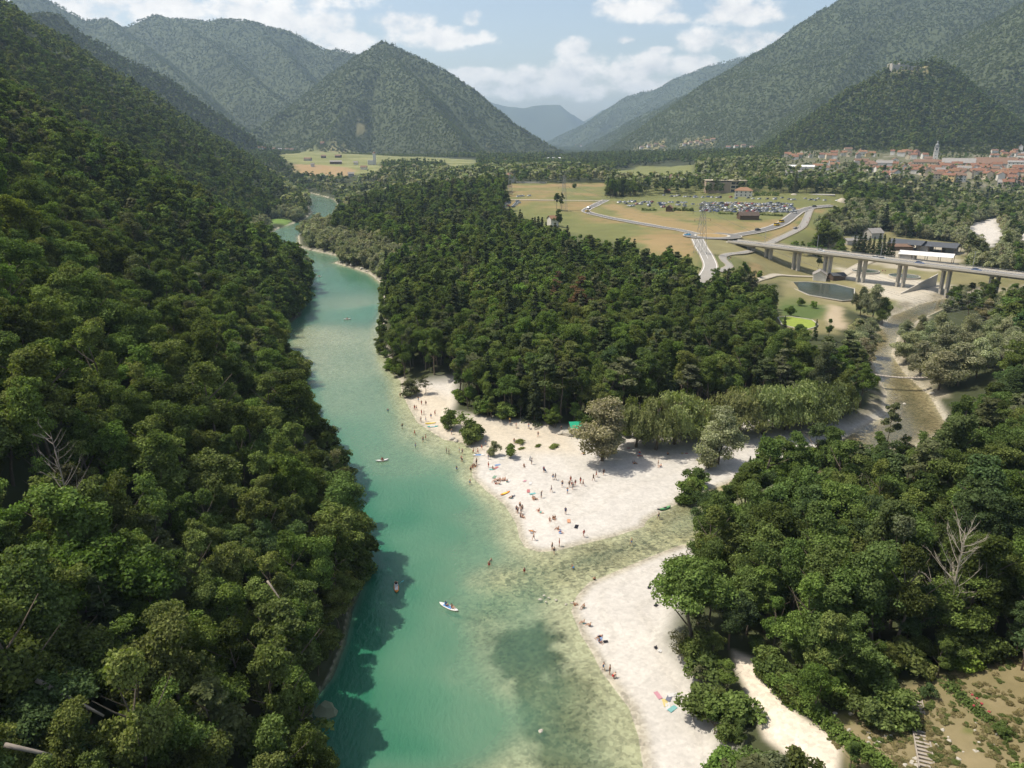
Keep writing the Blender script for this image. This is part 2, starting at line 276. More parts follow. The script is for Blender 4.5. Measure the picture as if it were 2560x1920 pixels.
def land(x, y, full=False):
    if np.ndim(x) == 0: return land(np.array([x]), np.array([y]))[0]
    x, y = np.asarray(x, float), np.asarray(y, float)
    T = level(x, y); sd = water_sd(x, y); bw = beach_w(x, y)
    near = ss(1500, 700, y)
    z = T + fbm(x / 60, y / 60, 3, 5) * 1.2 * ss(200, 500, y)
    bank = np.where(sd > 0, bw * np.minimum(0.07 * sd, 0.5 + 0.02 * sd) + (1 - bw) * (0.25 * sd + 0.35 * np.minimum(sd, 2)), 0)
    z = np.where(sd < 200, np.minimum(z, bank), z)
    z = np.where(bw > 0, z * (1 - bw) + np.minimum(z, 1.9) * bw, z)
    # left mountain side
    d = -sdf(x, y, LEFT_BASE)
    hl = np.where(d > 0, np.minimum(1.2 * d, 2.0) + 0.70 * d, -50) ; hl = np.minimum(hl, 440 + 0.1 * d)
    hl = hl + np.where(d > 15, fbm(x / 55, y / 55, 4, 21) * np.minimum(d * 0.05, 14) + fbm(x / 220, y / 220, 2, 24) * np.minimum(d * 0.06, 30), 0)
    hh = hills(x, y); h = np.maximum(hh, hl); up = np.clip((hh - T) / 150, 0, 1)
    h = h + up * ((.32 - np.abs(fbm(x / 520, y / 520, 4, 33))) * 95 * ss(9000, 1500, y) + fbm(x / 420, y / 420, 5, 31) * 30 * ss(6000, 1200, y) + fbm(x / 900, y / 900, 5, 37) * 60 * ss(2500, 6000, y))
    z = np.maximum(z, h)
    wet = sd < 0
    if wet.any():
        xw, yw, sw = x[wet], y[wet], sd[wet]
        dp = depth(xw, yw); far_d = ss(540, 600, yw); dp = dp * (1 - far_d) + 1.6 * far_d
        st = buffered(xw, yw, STREAM) < np.minimum(sdf(xw, yw, RIVER), 0) - 0.01
        dp = np.where(st, np.minimum(dp, 0.35), dp)
        z = np.array(z); lf = ss(-9, -3, d[wet]); z[wet] = -dp * ss(0, (8 - 3 * ss(260, 420, yw)) * (1 - .7 * lf), -sw) - (0.04 + lf * .8) * np.minimum(-sw, 1)
    if full: return z, T, sd, bw, d, h
    return z
# ------------------------------------------------------------------ materials
MATS = {}
def mat(name, col, rough=0.7, spec=0.3, vary=0.0, vscale=1.0, metal=0.0, emit=None):
    if name in MATS: return MATS[name]
    m = bpy.data.materials.new(name); m.use_nodes = True; t = m.node_tree; b = t.nodes['Principled BSDF']
    b.inputs['Roughness'].default_value = rough; b.inputs['Specular IOR Level'].default_value = spec; b.inputs['Metallic'].default_value = metal
    b.inputs['Base Color'].default_value = (*col, 1)
    if vary:
        tcn = nd(t, 'ShaderNodeTexCoord'); n = nd(t, 'ShaderNodeTexNoise', i_Scale=vscale, i_Detail=5.0, i_Roughness=0.6); t.links.new(tcn.outputs['Object'], n.inputs['Vector'])
        f = mth(t, 'ADD', mth(t, 'MULTIPLY', mth(t, 'SUBTRACT', n.outputs[0], 0.5), vary * 3), 1.0)
        cc = nd(t, 'ShaderNodeCombineColor')
        for i in range(3): t.links.new(mth(t, 'MULTIPLY', f, col[i]), cc.inputs[i])
        t.links.new(cc.outputs[0], b.inputs['Base Color'])
    MATS[name] = m
    return m
def attr_mat(name):
    m = bpy.data.materials.new(name); m.use_nodes = True; t = m.node_tree; b = t.nodes['Principled BSDF']; l = t.links.new
    b.inputs['Roughness'].default_value = 0.9; b.inputs['Specular IOR Level'].default_value = 0.15
    a = nd(t, 'ShaderNodeAttribute', attribute_name='col'); pb = nd(t, 'ShaderNodeAttribute', attribute_name='cobble')
    geo = nd(t, 'ShaderNodeNewGeometry')
    n1 = nd(t, 'ShaderNodeTexNoise', i_Scale=0.9, i_Detail=6.0, i_Roughness=0.7); l(geo.outputs['Position'], n1.inputs['Vector'])
    n2 = nd(t, 'ShaderNodeTexNoise', i_Scale=0.06, i_Detail=5.0, i_Roughness=0.6); l(geo.outputs['Position'], n2.inputs['Vector'])
    v1 = nd(t, 'ShaderNodeTexVoronoi', i_Scale=2.1); l(geo.outputs['Position'], v1.inputs['Vector'])
    v2 = nd(t, 'ShaderNodeTexVoronoi', i_Scale=0.9); l(geo.outputs['Position'], v2.inputs['Vector'])
    s1 = nd(t, 'ShaderNodeSeparateColor'); l(v1.outputs['Color'], s1.inputs[0]); s2 = nd(t, 'ShaderNodeSeparateColor'); l(v2.outputs['Color'], s2.inputs[0])
    cob = mth(t, 'ADD', mth(t, 'MULTIPLY', s1.outputs[0], 0.8), mth(t, 'MULTIPLY', s2.outputs[1], 0.5))
    cob = mth(t, 'MULTIPLY', mth(t, 'SUBTRACT', cob, 0.65), pb.outputs['Fac'])
    f = mth(t, 'ADD', mth(t, 'ADD', 1.0, cob), mth(t, 'ADD', mth(t, 'MULTIPLY', mth(t, 'SUBTRACT', n1.outputs[0], 0.5), 0.40), mth(t, 'MULTIPLY', mth(t, 'SUBTRACT', n2.outputs[0], 0.5), 0.28)))
    f = mth(t, 'MAXIMUM', f, 0.2)
    c = nd(t, 'ShaderNodeVectorMath', operation='SCALE'); l(a.outputs['Color'], c.inputs[0]); l(f, c.inputs['Scale'])
    l(c.outputs[0], b.inputs['Base Color'])
    return m

def new_mesh(name, V, F, smooth=False):
    me = bpy.data.meshes.new(name)
    V = np.asarray(V, np.float32); F = np.asarray(F, np.int32)
    k = F.shape[1]
    me.vertices.add(len(V)); me.vertices.foreach_set('co', V.ravel())
    me.loops.add(F.size); me.loops.foreach_set('vertex_index', F.ravel())
    me.polygons.add(len(F)); me.polygons.foreach_set('loop_start', np.arange(0, F.size, k, dtype=np.int32))
    try: me.polygons.foreach_set('loop_total', np.full(len(F), k, np.int32))
    except Exception: pass
    me.update(calc_edges=True)
    if smooth: me.polygons.foreach_set('use_smooth', np.ones(len(F), bool))
    return me
def tag(o, label=None, cat=None, group=None, kind=None):
    for k, v in (('label', label), ('category', cat), ('group', group), ('kind', kind)):
        if v: o[k] = v
    return o
def put(name, me, m=None, parent=None):
    o = bpy.data.objects.new(name, me); COL.objects.link(o)
    if m is not None and not len(me.materials): me.materials.append(m)
    if parent: o.parent = parent
    return o
def empty(name, loc=(0, 0, 0), rz=0.0):
    o = bpy.data.objects.new(name, None); COL.objects.link(o); o.location = loc; o.rotation_euler = (0, 0, rz); o.empty_display_size = 0.3
    return o

# ------------------------------------------------------------------ the ground: one sheet from under the drone to the far ranges
az = np.concatenate([np.linspace(-78, -40, 60, endpoint=False), np.linspace(-40, 40, 480), np.linspace(40, 78, 61)[1:]]) * math.pi / 180
rr = np.concatenate([np.linspace(14, 66, 14, endpoint=False), np.exp(np.linspace(math.log(66), math.log(260), 240, endpoint=False)), np.exp(np.linspace(math.log(260), math.log(14500), 380))])
AZ, RR = np.meshgrid(az, rr)
GX, GY = RR * np.sin(AZ), RR * np.cos(AZ)
GZ, GT, GSD, GBW, GLD, GH = land(GX, GY, True)
nr, na = GX.shape
def land_mesh(x, y):                        # height of the built sheet itself
    x, y = np.asarray(x, float), np.asarray(y, float)
    fa = np.interp(np.arctan2(x, y), az, np.arange(na)); fr = np.interp(np.hypot(x, y), rr, np.arange(nr))
    ia, ir = np.minimum(fa.astype(int), na - 2), np.minimum(fr.astype(int), nr - 2); ta, tr = fa - ia, fr - ir
    return (GZ[ir, ia] * (1 - ta) + GZ[ir, ia + 1] * ta) * (1 - tr) + (GZ[ir + 1, ia] * (1 - ta) + GZ[ir + 1, ia + 1] * ta) * tr
_ts2 = np.exp(np.linspace(math.log(55), math.log(9000), 500))
def hit(u, v):
    d = ray(u, v); ts = _ts2
    for _ in range(2):
        p = d[None, :] * ts[:, None]; p[:, 2] += CAM_H; z = land_mesh(p[:, 0], p[:, 1]); below = p[:, 2] < z
        k = int(np.argmax(below)) if below.any() else len(ts) - 1
        ts = np.linspace(ts[max(k - 1, 0)], ts[k], 30)
    return Vector((p[k, 0], p[k, 1], z[k]))
def hits(l): return [hit(*a) for a in l]
idx = np.arange(nr * na).reshape(nr, na)
quads = np.stack([idx[:-1, :-1], idx[:-1, 1:], idx[1:, 1:], idx[1:, :-1]], -1).reshape(-1, 4)
def c3(*c): return np.array(c)
col = np.zeros((nr, na, 3)); cob = np.zeros((nr, na))
n_a = fbm(GX / 35, GY / 35, 4, 51); n_b = fbm(GX / 9, GY / 9, 3, 61); n_c = fbm(GX / 150, GY / 150, 4, 71)
col[:] = c3(.050, .058, .026)
col *= (1 + 0.35 * n_a)[..., None]
def lay(w, c, cb=None):
    global col, cob
    w = np.clip(w, 0, 1); col = col * (1 - w[..., None]) + np.asarray(c) * w[..., None]
    if cb is not None: cob = cob * (1 - w) + cb * w
def zone(seen, soft=2.0, pts=None):
    poly = [(p.x, p.y) for p in hits(seen)] if pts is None else pts
    a = np.array(poly); lo, hi = a.min(0) - soft - 1, a.max(0) + soft + 1
    k = (GX > lo[0]) & (GX < hi[0]) & (GY > lo[1]) & (GY < hi[1]); w = np.zeros(GX.shape)
    w[k] = ss(soft, -soft, sdf(GX[k], GY[k], poly) + n_b[k] * soft * 1.6)
    return w, poly
SEEN_GRASSY = SEEN_FIELD
w, FIELD = zone(SEEN_FIELD, 3); FIELD_W = w
grass = c3(.150, .158, .056)[None, None] * (1 + .22 * n_a + .18 * n_c)[..., None]
dry = c3(.30, .215, .10)
lay(ss(30, -5, sdf(GX, GY, FIELD)), grass)
lay(w * ss(.05, .5, n_a * .6 + n_c * .8), dry * .85)
lay(w * .35 * ss(.2, .9, np.sin((GX * .35 + GY * .94) / 2.6 + 1.5 * n_c)), grass * .78)
lay(w * .5 * ss(.35, .6, n_b), c3(.12, .14, .05))
for s in [[(230, 510), (330, 562), (450, 578), (540, 583), (640, 568), (700, 535), (640, 548), (560, 566), (450, 556), (330, 528), (250, 500)], [(330, 580), (420, 590), (440, 625), (360, 635), (330, 605)], [(600, 602), (700, 548), (730, 528), (705, 565), (640, 605)], [(470, 600), (545, 605), (560, 630), (500, 640)], [(575, 640), (640, 660), (640, 690), (590, 690)], [(690, 650), (740, 655), (740, 690), (690, 690)]]:
    lay(.85 * zone([(1280 + a * 1.0087, b_ * 1.0087) for a, b_ in s], 5)[0], c3(.275, .20, .095))
w, _ = zone(SEEN_MEADOW, 12); lay(w, grass * 1.12); lay(w * ss(-.1, .4, fbm(GX / 60, GY / 25, 2, 81)), c3(.235, .235, .10))
lay(zone([(727, 409), (790, 412), (860, 418), (892, 425), (880, 440), (747, 435)], 8)[0], c3(.29, .205, .105))
w, _ = zone(SEEN_FAR_FIELD, 8); lay(w, grass * 1.1)
w, _ = zone(SEEN_BRIDGE, 4); lay(w, c3(.20, .18, .085)[None, None] * (1 + .25 * n_b)[..., None]); lay(w * ss(.1, .5, n_a), c3(.12, .14, .05))
for s in (SEEN_BAR, SEEN_BAR2): lay(zone(s, 3)[0], c3(.52, .49, .44), .3)
w, _ = zone([(2230, 600), (2400, 610), (2400, 668), (2330, 680), (2180, 660)], 4); lay(w, c3(.36, .32, .24))
w, _ = zone([(2090, 668), (2250, 690), (2380, 715), (2330, 765), (2240, 760), (2130, 700)], 4); lay(w, c3(.44, .40, .32), .2)
w, _ = zone([(1965, 700), (2140, 715), (2140, 760), (2080, 755), (1965, 712)], 3); lay(w * .6, c3(.30, .25, .15))
w, _ = zone([(1950, 757), (2080, 765), (2060, 800), (1950, 790)], 3); lay(w, c3(.085, .12, .035))
w, _ = zone([(2070, 760), (2110, 765), (2105, 830), (2060, 800)], 2); lay(w, c3(.38, .31, .21))
w, _ = zone(SEEN_GLADE, 6); lay(w, c3(.14, .22, .05))
w, TOWNP = zone(SEEN_TOWN, 15); lay(w, c3(.12, .12, .065)[None, None] * (1 + .3 * n_b)[..., None]); lay(w * ss(.25, .6, n_b), c3(.30, .27, .22))
lay(zone([(1500, 470), (1900, 450), (2110, 470), (2110, 488), (1520, 492)], 5)[0], grass * .9)
GARDEN = [tuple(onz(u, v, 8.0)) for u, v in SEEN_GARDEN]
w = ss(1.2, -1.2, sdf(GX, GY, GARDEN)); gmix = ss(-.5, .6, n_b)[..., None]
lay(w, c3(.185, .158, .080) * (1 - gmix) + c3(.275, .225, .13) * gmix)
lay(w * ss(.25, .5, fbm(GX / 4, GY / 4, 3, 93)), c3(.13, .14, .045))
PATHP = [tuple(onz(u, v, 5.5)) for u, v in SEEN_PATH]
w = ss(.8, -.8, sdf(GX, GY, PATHP)); lay(w, c3(.60, .53, .43), .3)
# beaches
gr = c3(.500, .474, .430)[None, None] * (1 + .07 * n_b)[..., None]
sandy = c3(.50, .445, .355)
lay(GBW, gr, .17)
SANDY = [tuple(onz(u, v, 1)) for u, v in [(1000, 940), (1200, 1030), (1420, 1060), (1440, 1130), (1300, 1130), (1180, 1120), (1100, 1100), (1010, 1020)]]
lay(GBW * ss(5, -4, sdf(GX, GY, SANDY)), sandy, .15)
# flood lines left on the gravel, drier weeds at the back
fl_n = np.sin(np.clip(GSD, 0, 60) * .9 + 5.5 * fbm(GX / 26, GY / 26, 3, 131))
lay(GBW * .22 * ss(.55, .98, fl_n), c3(.40, .37, .315), .45)
lay(GBW * .25 * ss(.30, .55, fbm(GX / 13, GY / 13, 4, 141)) * ss(8, 16, GSD), c3(.44, .40, .32), .4)
# damp shore line and the stream bed gravel
land_m = GSD > 0
lay(ss(2.2, .3, GSD) * land_m * ss(700, 500, GY) * (GLD < -1.5), c3(.36, .33, .26), .5)
lay(ss(6, 3, buffered(GX, GY, STREAM)) * land_m * (1 - GBW) * ss(-.3, .3, n_b), c3(.26, .23, .165), .5)
# river bed
bedw = (GSD <= 0).astype(float)
bedc = c3(.43, .395, .305)[None, None] * (1 + .12 * n_b)[..., None]
lay(bedw, bedc, .55)
st_w = ss(2, -3, buffered(GX, GY, STREAM)); lay(bedw * st_w, c3(.28, .235, .15)[None, None] * (1 + .45 * n_b)[..., None], 1.0)
FAN = [tuple(onz(u, v)) for u, v in [(1720, 1290), (1560, 1345), (1400, 1390), (1270, 1402), (1215, 1420), (1175, 1460), (1165, 1520), (1200, 1565), (1290, 1540), (1400, 1480), (1500, 1430), (1700, 1370)]]
lay(bedw * ss(4, -4, sdf(GX, GY, FAN) + 4 * n_b), c3(.33, .285, .195)[None, None] * (1 + .45 * n_b)[..., None], 1.1)
WEED = [tuple(onz(800 + a / 2.304, 1300 + b / 2.304)) for a, b in [(1090, 630), (1250, 600), (1310, 760), (1325, 900), (1370, 1000), (1410, 1150), (1480, 1300), (1450, 1490), (1260, 1490), (1200, 1200), (1130, 1000), (1075, 800)]]
lay(bedw * ss(2.2, -2.2, sdf(GX, GY, WEED) - .8 + 3.2 * n_b + 2.2 * fbm(GX / 2.5, GY / 2.5, 2, 151)), c3(.085, .085, .050)[None, None] * (1 + .6 * n_b)[..., None], 1.2)
WEED2 = [tuple(onz(u, v)) for u, v in [(1300, 1690), (1480, 1700), (1520, 1900), (1560, 2000), (1330, 2000)]]
lay(bedw * .75 * ss(3, -3, sdf(GX, GY, WEED2) + 5 * n_b), c3(.17, .155, .095), 1.0)
# mountain sides under the trees
hw = ss(2, 15, GH - GT) * (GSD > 0) * ss(-40, 40, -GSD * 0 + (GH - GT))
lay(hw, c3(.062, .076, .034)[None, None] * (1 + .35 * n_c)[..., None], 0)
for s in [[(895, 305), (912, 308), (905, 335), (890, 330)], [(1590, 365), (1660, 352), (1665, 372), (1600, 378)], [(1700, 352), (1790, 345), (1790, 362), (1700, 370)], [(1800, 405), (1835, 385), (1840, 390), (1812, 412)], [(2232, 165), (2320, 165), (2320, 180), (2232, 182)], [(800, 378), (840, 360), (870, 375), (860, 382)], [(1180, 372), (1220, 368), (1225, 380), (1185, 382)]]:
    lay(zone(s, 10)[0], c3(.26, .23, .11))
me = new_mesh("ground", np.stack([GX, GY, GZ], -1).reshape(-1, 3), quads, True)
ca = me.attributes.new('col', 'FLOAT_COLOR', 'POINT'); ca.data.foreach_set('color', np.concatenate([np.clip(col, 0.004, .8), np.ones((nr, na, 1))], -1).astype(np.float32).ravel())
cb_ = me.attributes.new('cobble', 'FLOAT', 'POINT'); cb_.data.foreach_set('value', cob.astype(np.float32).ravel())
ground = put("ground", me, attr_mat("ground")); tag(ground, kind='structure', label='valley floor, gravel banks, fields and wooded mountain sides')

# ------------------------------------------------------------------ water
def water_mat(name, shallow, deep, k=0.85, clear=(.88, .94, .85), chop=0.9):
    m = bpy.data.materials.new(name); m.use_nodes = True; t = m.node_tree; t.nodes.clear(); l = t.links.new
    out = nd(t, 'ShaderNodeOutputMaterial'); a = nd(t, 'ShaderNodeAttribute', attribute_name='depth')
    e = mth(t, 'SUBTRACT', 1.0, mth(t, 'EXPONENT', mth(t, 'MULTIPLY', mth(t, 'POWER', a.outputs['Fac'], 1.35), -k)))
    geo = nd(t, 'ShaderNodeNewGeometry')
    big = nd(t, 'ShaderNodeTexNoise', i_Scale=0.035, i_Detail=4.0); l(geo.outputs['Position'], big.inputs['Vector'])
    dcol = mixc(t, mth(t, 'ADD', mth(t, 'MULTIPLY', a.outputs['Fac'], 0.30), mth(t, 'MULTIPLY', mth(t, 'SUBTRACT', big.outputs[0], 0.5), 0.5), clamp=True), shallow, deep)
    tr = nd(t, 'ShaderNodeBsdfTransparent'); tr.inputs[0].default_value = (*clear, 1)
    df = nd(t, 'ShaderNodeBsdfDiffuse'); l(dcol, df.inputs[0])
    mp = nd(t, 'ShaderNodeMapping'); mp.inputs['Scale'].default_value = (1.0, 0.45, 1.0); mp.inputs['Rotation'].default_value = (0, 0, R(14)); l(geo.outputs['Position'], mp.inputs[0])
    w1 = nd(t, 'ShaderNodeTexNoise', i_Scale=1.5, i_Detail=4.0, i_Roughness=0.55); l(mp.outputs[0], w1.inputs['Vector'])
    bp = nd(t, 'ShaderNodeBump', i_Strength=chop, i_Distance=0.22); l(w1.outputs[0], bp.inputs['Height'])
    gl = nd(t, 'ShaderNodeBsdfGlossy'); gl.inputs['Roughness'].default_value = 0.08; l(bp.outputs[0], gl.inputs['Normal'])
    l(bp.outputs[0], df.inputs['Normal'])
    fr = nd(t, 'ShaderNodeFresnel', i_IOR=1.33); l(bp.outputs[0], fr.inputs['Normal'])
    m1 = nd(t, 'ShaderNodeMixShader'); l(e, m1.inputs[0]); l(tr.outputs[0], m1.inputs[1]); l(df.outputs[0], m1.inputs[2])
    m2 = nd(t, 'ShaderNodeMixShader'); l(fr.outputs[0], m2.inputs[0]); l(m1.outputs[0], m2.inputs[1]); l(gl.outputs[0], m2.inputs[2])
    l(m2.outputs[0], out.inputs[0])
    return m
zv = GZ.reshape(-1); sdv = GSD.reshape(-1)
wetq = quads[((sdv[quads] < 1.5).any(1)) & ((zv[quads] < 0.0).any(1))]
def sheet(name, q, m, label):
    used, inv = np.unique(q, return_inverse=True)
    V = np.stack([GX.reshape(-1)[used], GY.reshape(-1)[used], np.zeros(len(used))], -1)
    me = new_mesh(name, V, inv.reshape(q.shape), True)
    at = me.attributes.new('depth', 'FLOAT', 'POINT'); at.data.foreach_set('value', np.clip(-zv[used], 0, 6).astype(np.float32))
    o = put(name, me, m); tag(o, label, kind='structure'); return o
isst = ((buffered(GX, GY, STREAM) < sdf(GX, GY, RIVER)) & (GY > 152)).reshape(-1)
WM = water_mat("river_water", (.165, .31, .20), (.024, .135, .075), .66)
sheet("river_water", wetq[~isst[wetq].all(1)], WM, 'turquoise river winding up the valley')
sheet("stream_water", wetq[isst[wetq].all(1)], water_mat("stream_water", (.115, .115, .062), (.09, .105, .06), 2.0, (.90, .90, .82), 0.25), 'shallow brown tributary joining from the right')

# ------------------------------------------------------------------ hazy air
bm = bmesh.new(); bmesh.ops.create_cube(bm, size=1.0)
hz = bpy.data.meshes.new("haze"); bm.to_mesh(hz); bm.free()
haze = put("haze", hz); haze.location = (0, 6250, 405); haze.scale = (32000, 17500, 830); tag(haze, 'thin summer haze filling the valley air', kind='stuff')
hm = bpy.data.materials.new("haze"); hm.use_nodes = True; t = hm.node_tree; t.nodes.clear()
pv = nd(t, 'ShaderNodeVolumePrincipled'); pv.inputs['Color'].default_value = (.58, .79, 1, 1); pv.inputs['Density'].default_value = 9.0e-5; pv.inputs['Anisotropy'].default_value = 0.2
ho = nd(t, 'ShaderNodeOutputMaterial'); t.links.new(pv.outputs[0], ho.inputs['Volume']); hz.materials.append(hm)
# ------------------------------------------------------------------ trees
def leaf_mat():
    m = bpy.data.materials.new("foliage"); m.use_nodes = True; t = m.node_tree; t.nodes.clear(); l = t.links.new
    a = nd(t, 'ShaderNodeAttribute', attribute_name='tint', attribute_type='INSTANCER'); v = nd(t, 'ShaderNodeAttribute', attribute_name='lv')
    c = nd(t, 'ShaderNodeVectorMath', operation='SCALE'); l(a.outputs['Vector'], c.inputs[0]); l(v.outputs['Fac'], c.inputs['Scale'])
    d = nd(t, 'ShaderNodeBsdfDiffuse'); l(c.outputs[0], d.inputs[0])
    tr = nd(t, 'ShaderNodeBsdfTranslucent'); c2 = nd(t, 'ShaderNodeVectorMath', operation='MULTIPLY'); l(c.outputs[0], c2.inputs[0]); c2.inputs[1].default_value = (1.1, 1.25, .42); l(c2.outputs[0], tr.inputs[0])
    mx = nd(t, 'ShaderNodeMixShader'); mx.inputs[0].default_value = 0.34; l(d.outputs[0], mx.inputs[1]); l(tr.outputs[0], mx.inputs[2])
    o = nd(t, 'ShaderNodeOutputMaterial'); l(mx.outputs[0], o.inputs[0])
    return m
LEAF = leaf_mat()
BARK = mat("bark", (.14, .115, .085), .9, .1, .25, 2.0); DEADWOOD = mat("dead_wood", (.27, .235, .195), .9, .1, .15, 2.0)

def unit(a): return a / (np.linalg.norm(a, axis=-1, keepdims=True) + 1e-9)
def leaves(P, N, size, g, elong=1.35, droop=None):
    n = len(P); a = unit(np.cross(N, g.normal(size=(n, 3)))); b = np.cross(N, a)
    if droop is not None: a = unit(droop - (droop * N).sum(-1, keepdims=True) * N); b = np.cross(N, a)
    s = size * g.uniform(.6, 1.3, (n, 1)); a = a * s * elong * .5; b = b * s * .5
    V = np.stack([P - a, P - b * .9, P + a, P + b * 1.0], 1).reshape(-1, 3)
    return V, np.arange(4 * n).reshape(-1, 4)
def foliage_mesh(name, parts):
    V = np.concatenate([p[0] for p in parts]); F = np.concatenate([p[1] + o for p, o in zip(parts, np.cumsum([0] + [len(p[0]) for p in parts[:-1]]))])
    lv = np.concatenate([p[2] for p in parts])
    me = new_mesh(name, V, F); at = me.attributes.new('lv', 'FLOAT', 'POINT'); at.data.foreach_set('value', np.repeat(lv, 4).astype(np.float32))
    me.materials.append(LEAF); return me
def sphere_dirs(g, n): return unit(g.normal(size=(n, 3)))
def crown_broad(name, seed, n, size, H=16.0, Rc=5.0, base=.28, puffs=30, pr=(.24, .42), shape=1.0, lobes=7, soft=0.0):
    g = np.random.default_rng(seed)
    cz_ = H * (base + 1) / 2; hz_ = H * (1 - base) / 2
    # a few main limbs carry lobes, each lobe carries its own puffs of leaves
    ld = sphere_dirs(g, lobes); ld[:, 2] = ld[:, 2] * .9 + .1; lr = g.uniform(.18, .66, (lobes, 1)); ld[0] = (0, 0, 1); lr[0] = .62
    tap = 1 - .42 * shape * np.clip(ld[:, 2:3] * lr, -.2, 1)
    LC = ld * lr * np.array([Rc, Rc, hz_]); LC[:, :2] *= tap; LC[:, 2] += cz_
    LR = g.uniform(.34, .56, lobes) * (1.05 - .30 * (LC[:, 2] - cz_) / hz_)
    k0 = np.concatenate([np.arange(lobes), g.integers(0, lobes, max(puffs - lobes, 0))]); puffs = len(k0)
    d = sphere_dirs(g, puffs); d[:, 2] = d[:, 2] * .9 + .15
    C = LC[k0] + d * (LR[k0] * g.uniform(.25, .95, puffs))[:, None] * np.array([Rc, Rc, max(hz_ * .78, Rc * .7)])
    r = g.uniform(*pr, puffs) * Rc
    if base < .03: C[:, 2] = np.maximum(C[:, 2] * 1.04 - .10 * H, r * .5)
    per = np.maximum((n * r ** 2 / (r ** 2).sum()).astype(int), 3)
    k = np.repeat(np.arange(puffs), per); m = len(k)
    q = sphere_dirs(g, m); outw = unit((C[k] - np.array([0, 0, cz_ - hz_ * .4])) / np.array([Rc, Rc, hz_]))
    q = unit(q + outw * .5 + np.array([0, 0, .25]))
    P = C[k] + q * (r[k] * g.uniform(.5, 1.2, m))[:, None] * np.array([1, 1, .75])
    N = unit(q * .75 + g.normal(size=(m, 3)) * (.6 - .35 * soft) + np.array([0, 0, .25 + .4 * soft]))
    V, F = leaves(P, N, size, g)
    pv_ = g.normal(1, .12 * (1 - .6 * soft), puffs)
    return foliage_mesh(name, [(V, F, np.clip(pv_[k] * g.normal(1, .25 * (1 - .6 * soft), m), .4, 1.9))])
def crown_conifer(name, seed, n, size, H=18.0, Rc=3.4, base=.12, whorls=14, drop=.35, gap=0.0):
    g = np.random.default_rng(seed); P, N, L = [], [], []
    per = n // (whorls * 7)
    for i in range(whorls):
        f = i / (whorls - 1); z = H * (base + (1 - base) * f) ; r = Rc * (1 - f) ** .8 * g.uniform(.75, 1.15) + .25
        for b in range(7):
            if g.random() < gap: continue
            a = g.uniform(0, 6.283); tt = g.uniform(.15, 1, per); w = .16 * r * g.normal(size=per) * (1.2 - tt * .5)
            x, y = np.cos(a) * r * tt - np.sin(a) * w, np.sin(a) * r * tt + np.cos(a) * w
            P.append(np.stack([x, y, z - drop * r * tt + g.normal(0, .12, per)], -1)); dirn = np.stack([np.cos(a) * .35 + 0 * tt, np.sin(a) * .35 + 0 * tt, 1 + 0 * tt], -1)
            N.append(unit(dirn + g.normal(size=(per, 3)) * .38)); L.append(g.normal(1, .2, per) * g.normal(1, .1))
    P, N, L = np.concatenate(P), np.concatenate(N), np.concatenate(L)
    V, F = leaves(P, N, size, g, 1.6)
    return foliage_mesh(name, [(V, F, np.clip(L, .4, 1.6))])
def crown_pine(name, seed, n, size, H=18.0, Rc=4.0, base=.42):
    g = np.random.default_rng(seed); C = []
    for i in range(26):
        f = g.uniform(0, 1); a = g.uniform(0, 6.283); r = Rc * (1 - f * .75) * g.uniform(.3, 1)
        C.append((np.cos(a) * r, np.sin(a) * r, H * (base + (1 - base) * f), g.uniform(.8, 1.5) * (1.15 - .4 * f)))
    C = np.array(C); k = np.repeat(np.arange(26), n // 26); m = len(k); q = sphere_dirs(g, m)
    P = C[k, :3] + q * (C[k, 3] * g.uniform(.3, 1, m))[:, None] * np.array([1.15, 1.15, .38])
    N = unit(q * .4 + np.array([0, 0, .8]) + g.normal(size=(m, 3)) * .4)
    V, F = leaves(P, N, size, g, 1.5)
    return foliage_mesh(name, [(V, F, np.clip(g.normal(1, .2, m), .4, 1.6))])
def crown_weeping(name, seed, n, size, H=12.0, Rc=6.0):
    g = np.random.default_rng(seed); P, N, L = [], [], []; pf = 46
    d = sphere_dirs(g, pf); d[:, 2] = np.abs(d[:, 2]) * .9
    C = d * g.uniform(.3, .88, (pf, 1)) * np.array([Rc, Rc, H * .62]); C[:, 2] += H * .32; r = g.uniform(.16, .30, pf) * Rc
    strands = n // 12
    for s in range(strands):
        j = g.integers(pf); q = sphere_dirs(g, 1)[0]; q[2] = abs(q[2]) * .9 + .05; p = C[j] + q * r[j] * np.array([1, 1, .7])
        Ls = g.uniform(.5, 2.3); t_ = np.linspace(0, 1, 12); out = unit(np.array([p[0], p[1], 0.0]))
        pts = p + out * (.35 * t_[:, None] ** .6) + np.array([0, 0, -1]) * (Ls * t_[:, None] ** 1.3) + g.normal(0, .2, (12, 3)); pts[:, 2] = np.maximum(pts[:, 2], .5)
        P.append(pts); N.append(unit(out + np.array([0, 0, .7 * (1 - g.random())]) + g.normal(size=(12, 3)) * .45)); L.append(np.full(12, g.normal(1, .12)) * g.normal(1, .14, 12))
    P, N, L = np.concatenate(P), np.concatenate(N), np.concatenate(L)
    V, F = leaves(P, N, size, g, 1.9, np.tile(np.array([0, 0, -1.0]), (len(P), 1)) + g.normal(0, .3, (len(P), 3)))
    return foliage_mesh(name, [(V, F, np.clip(L, .4, 1.6))])
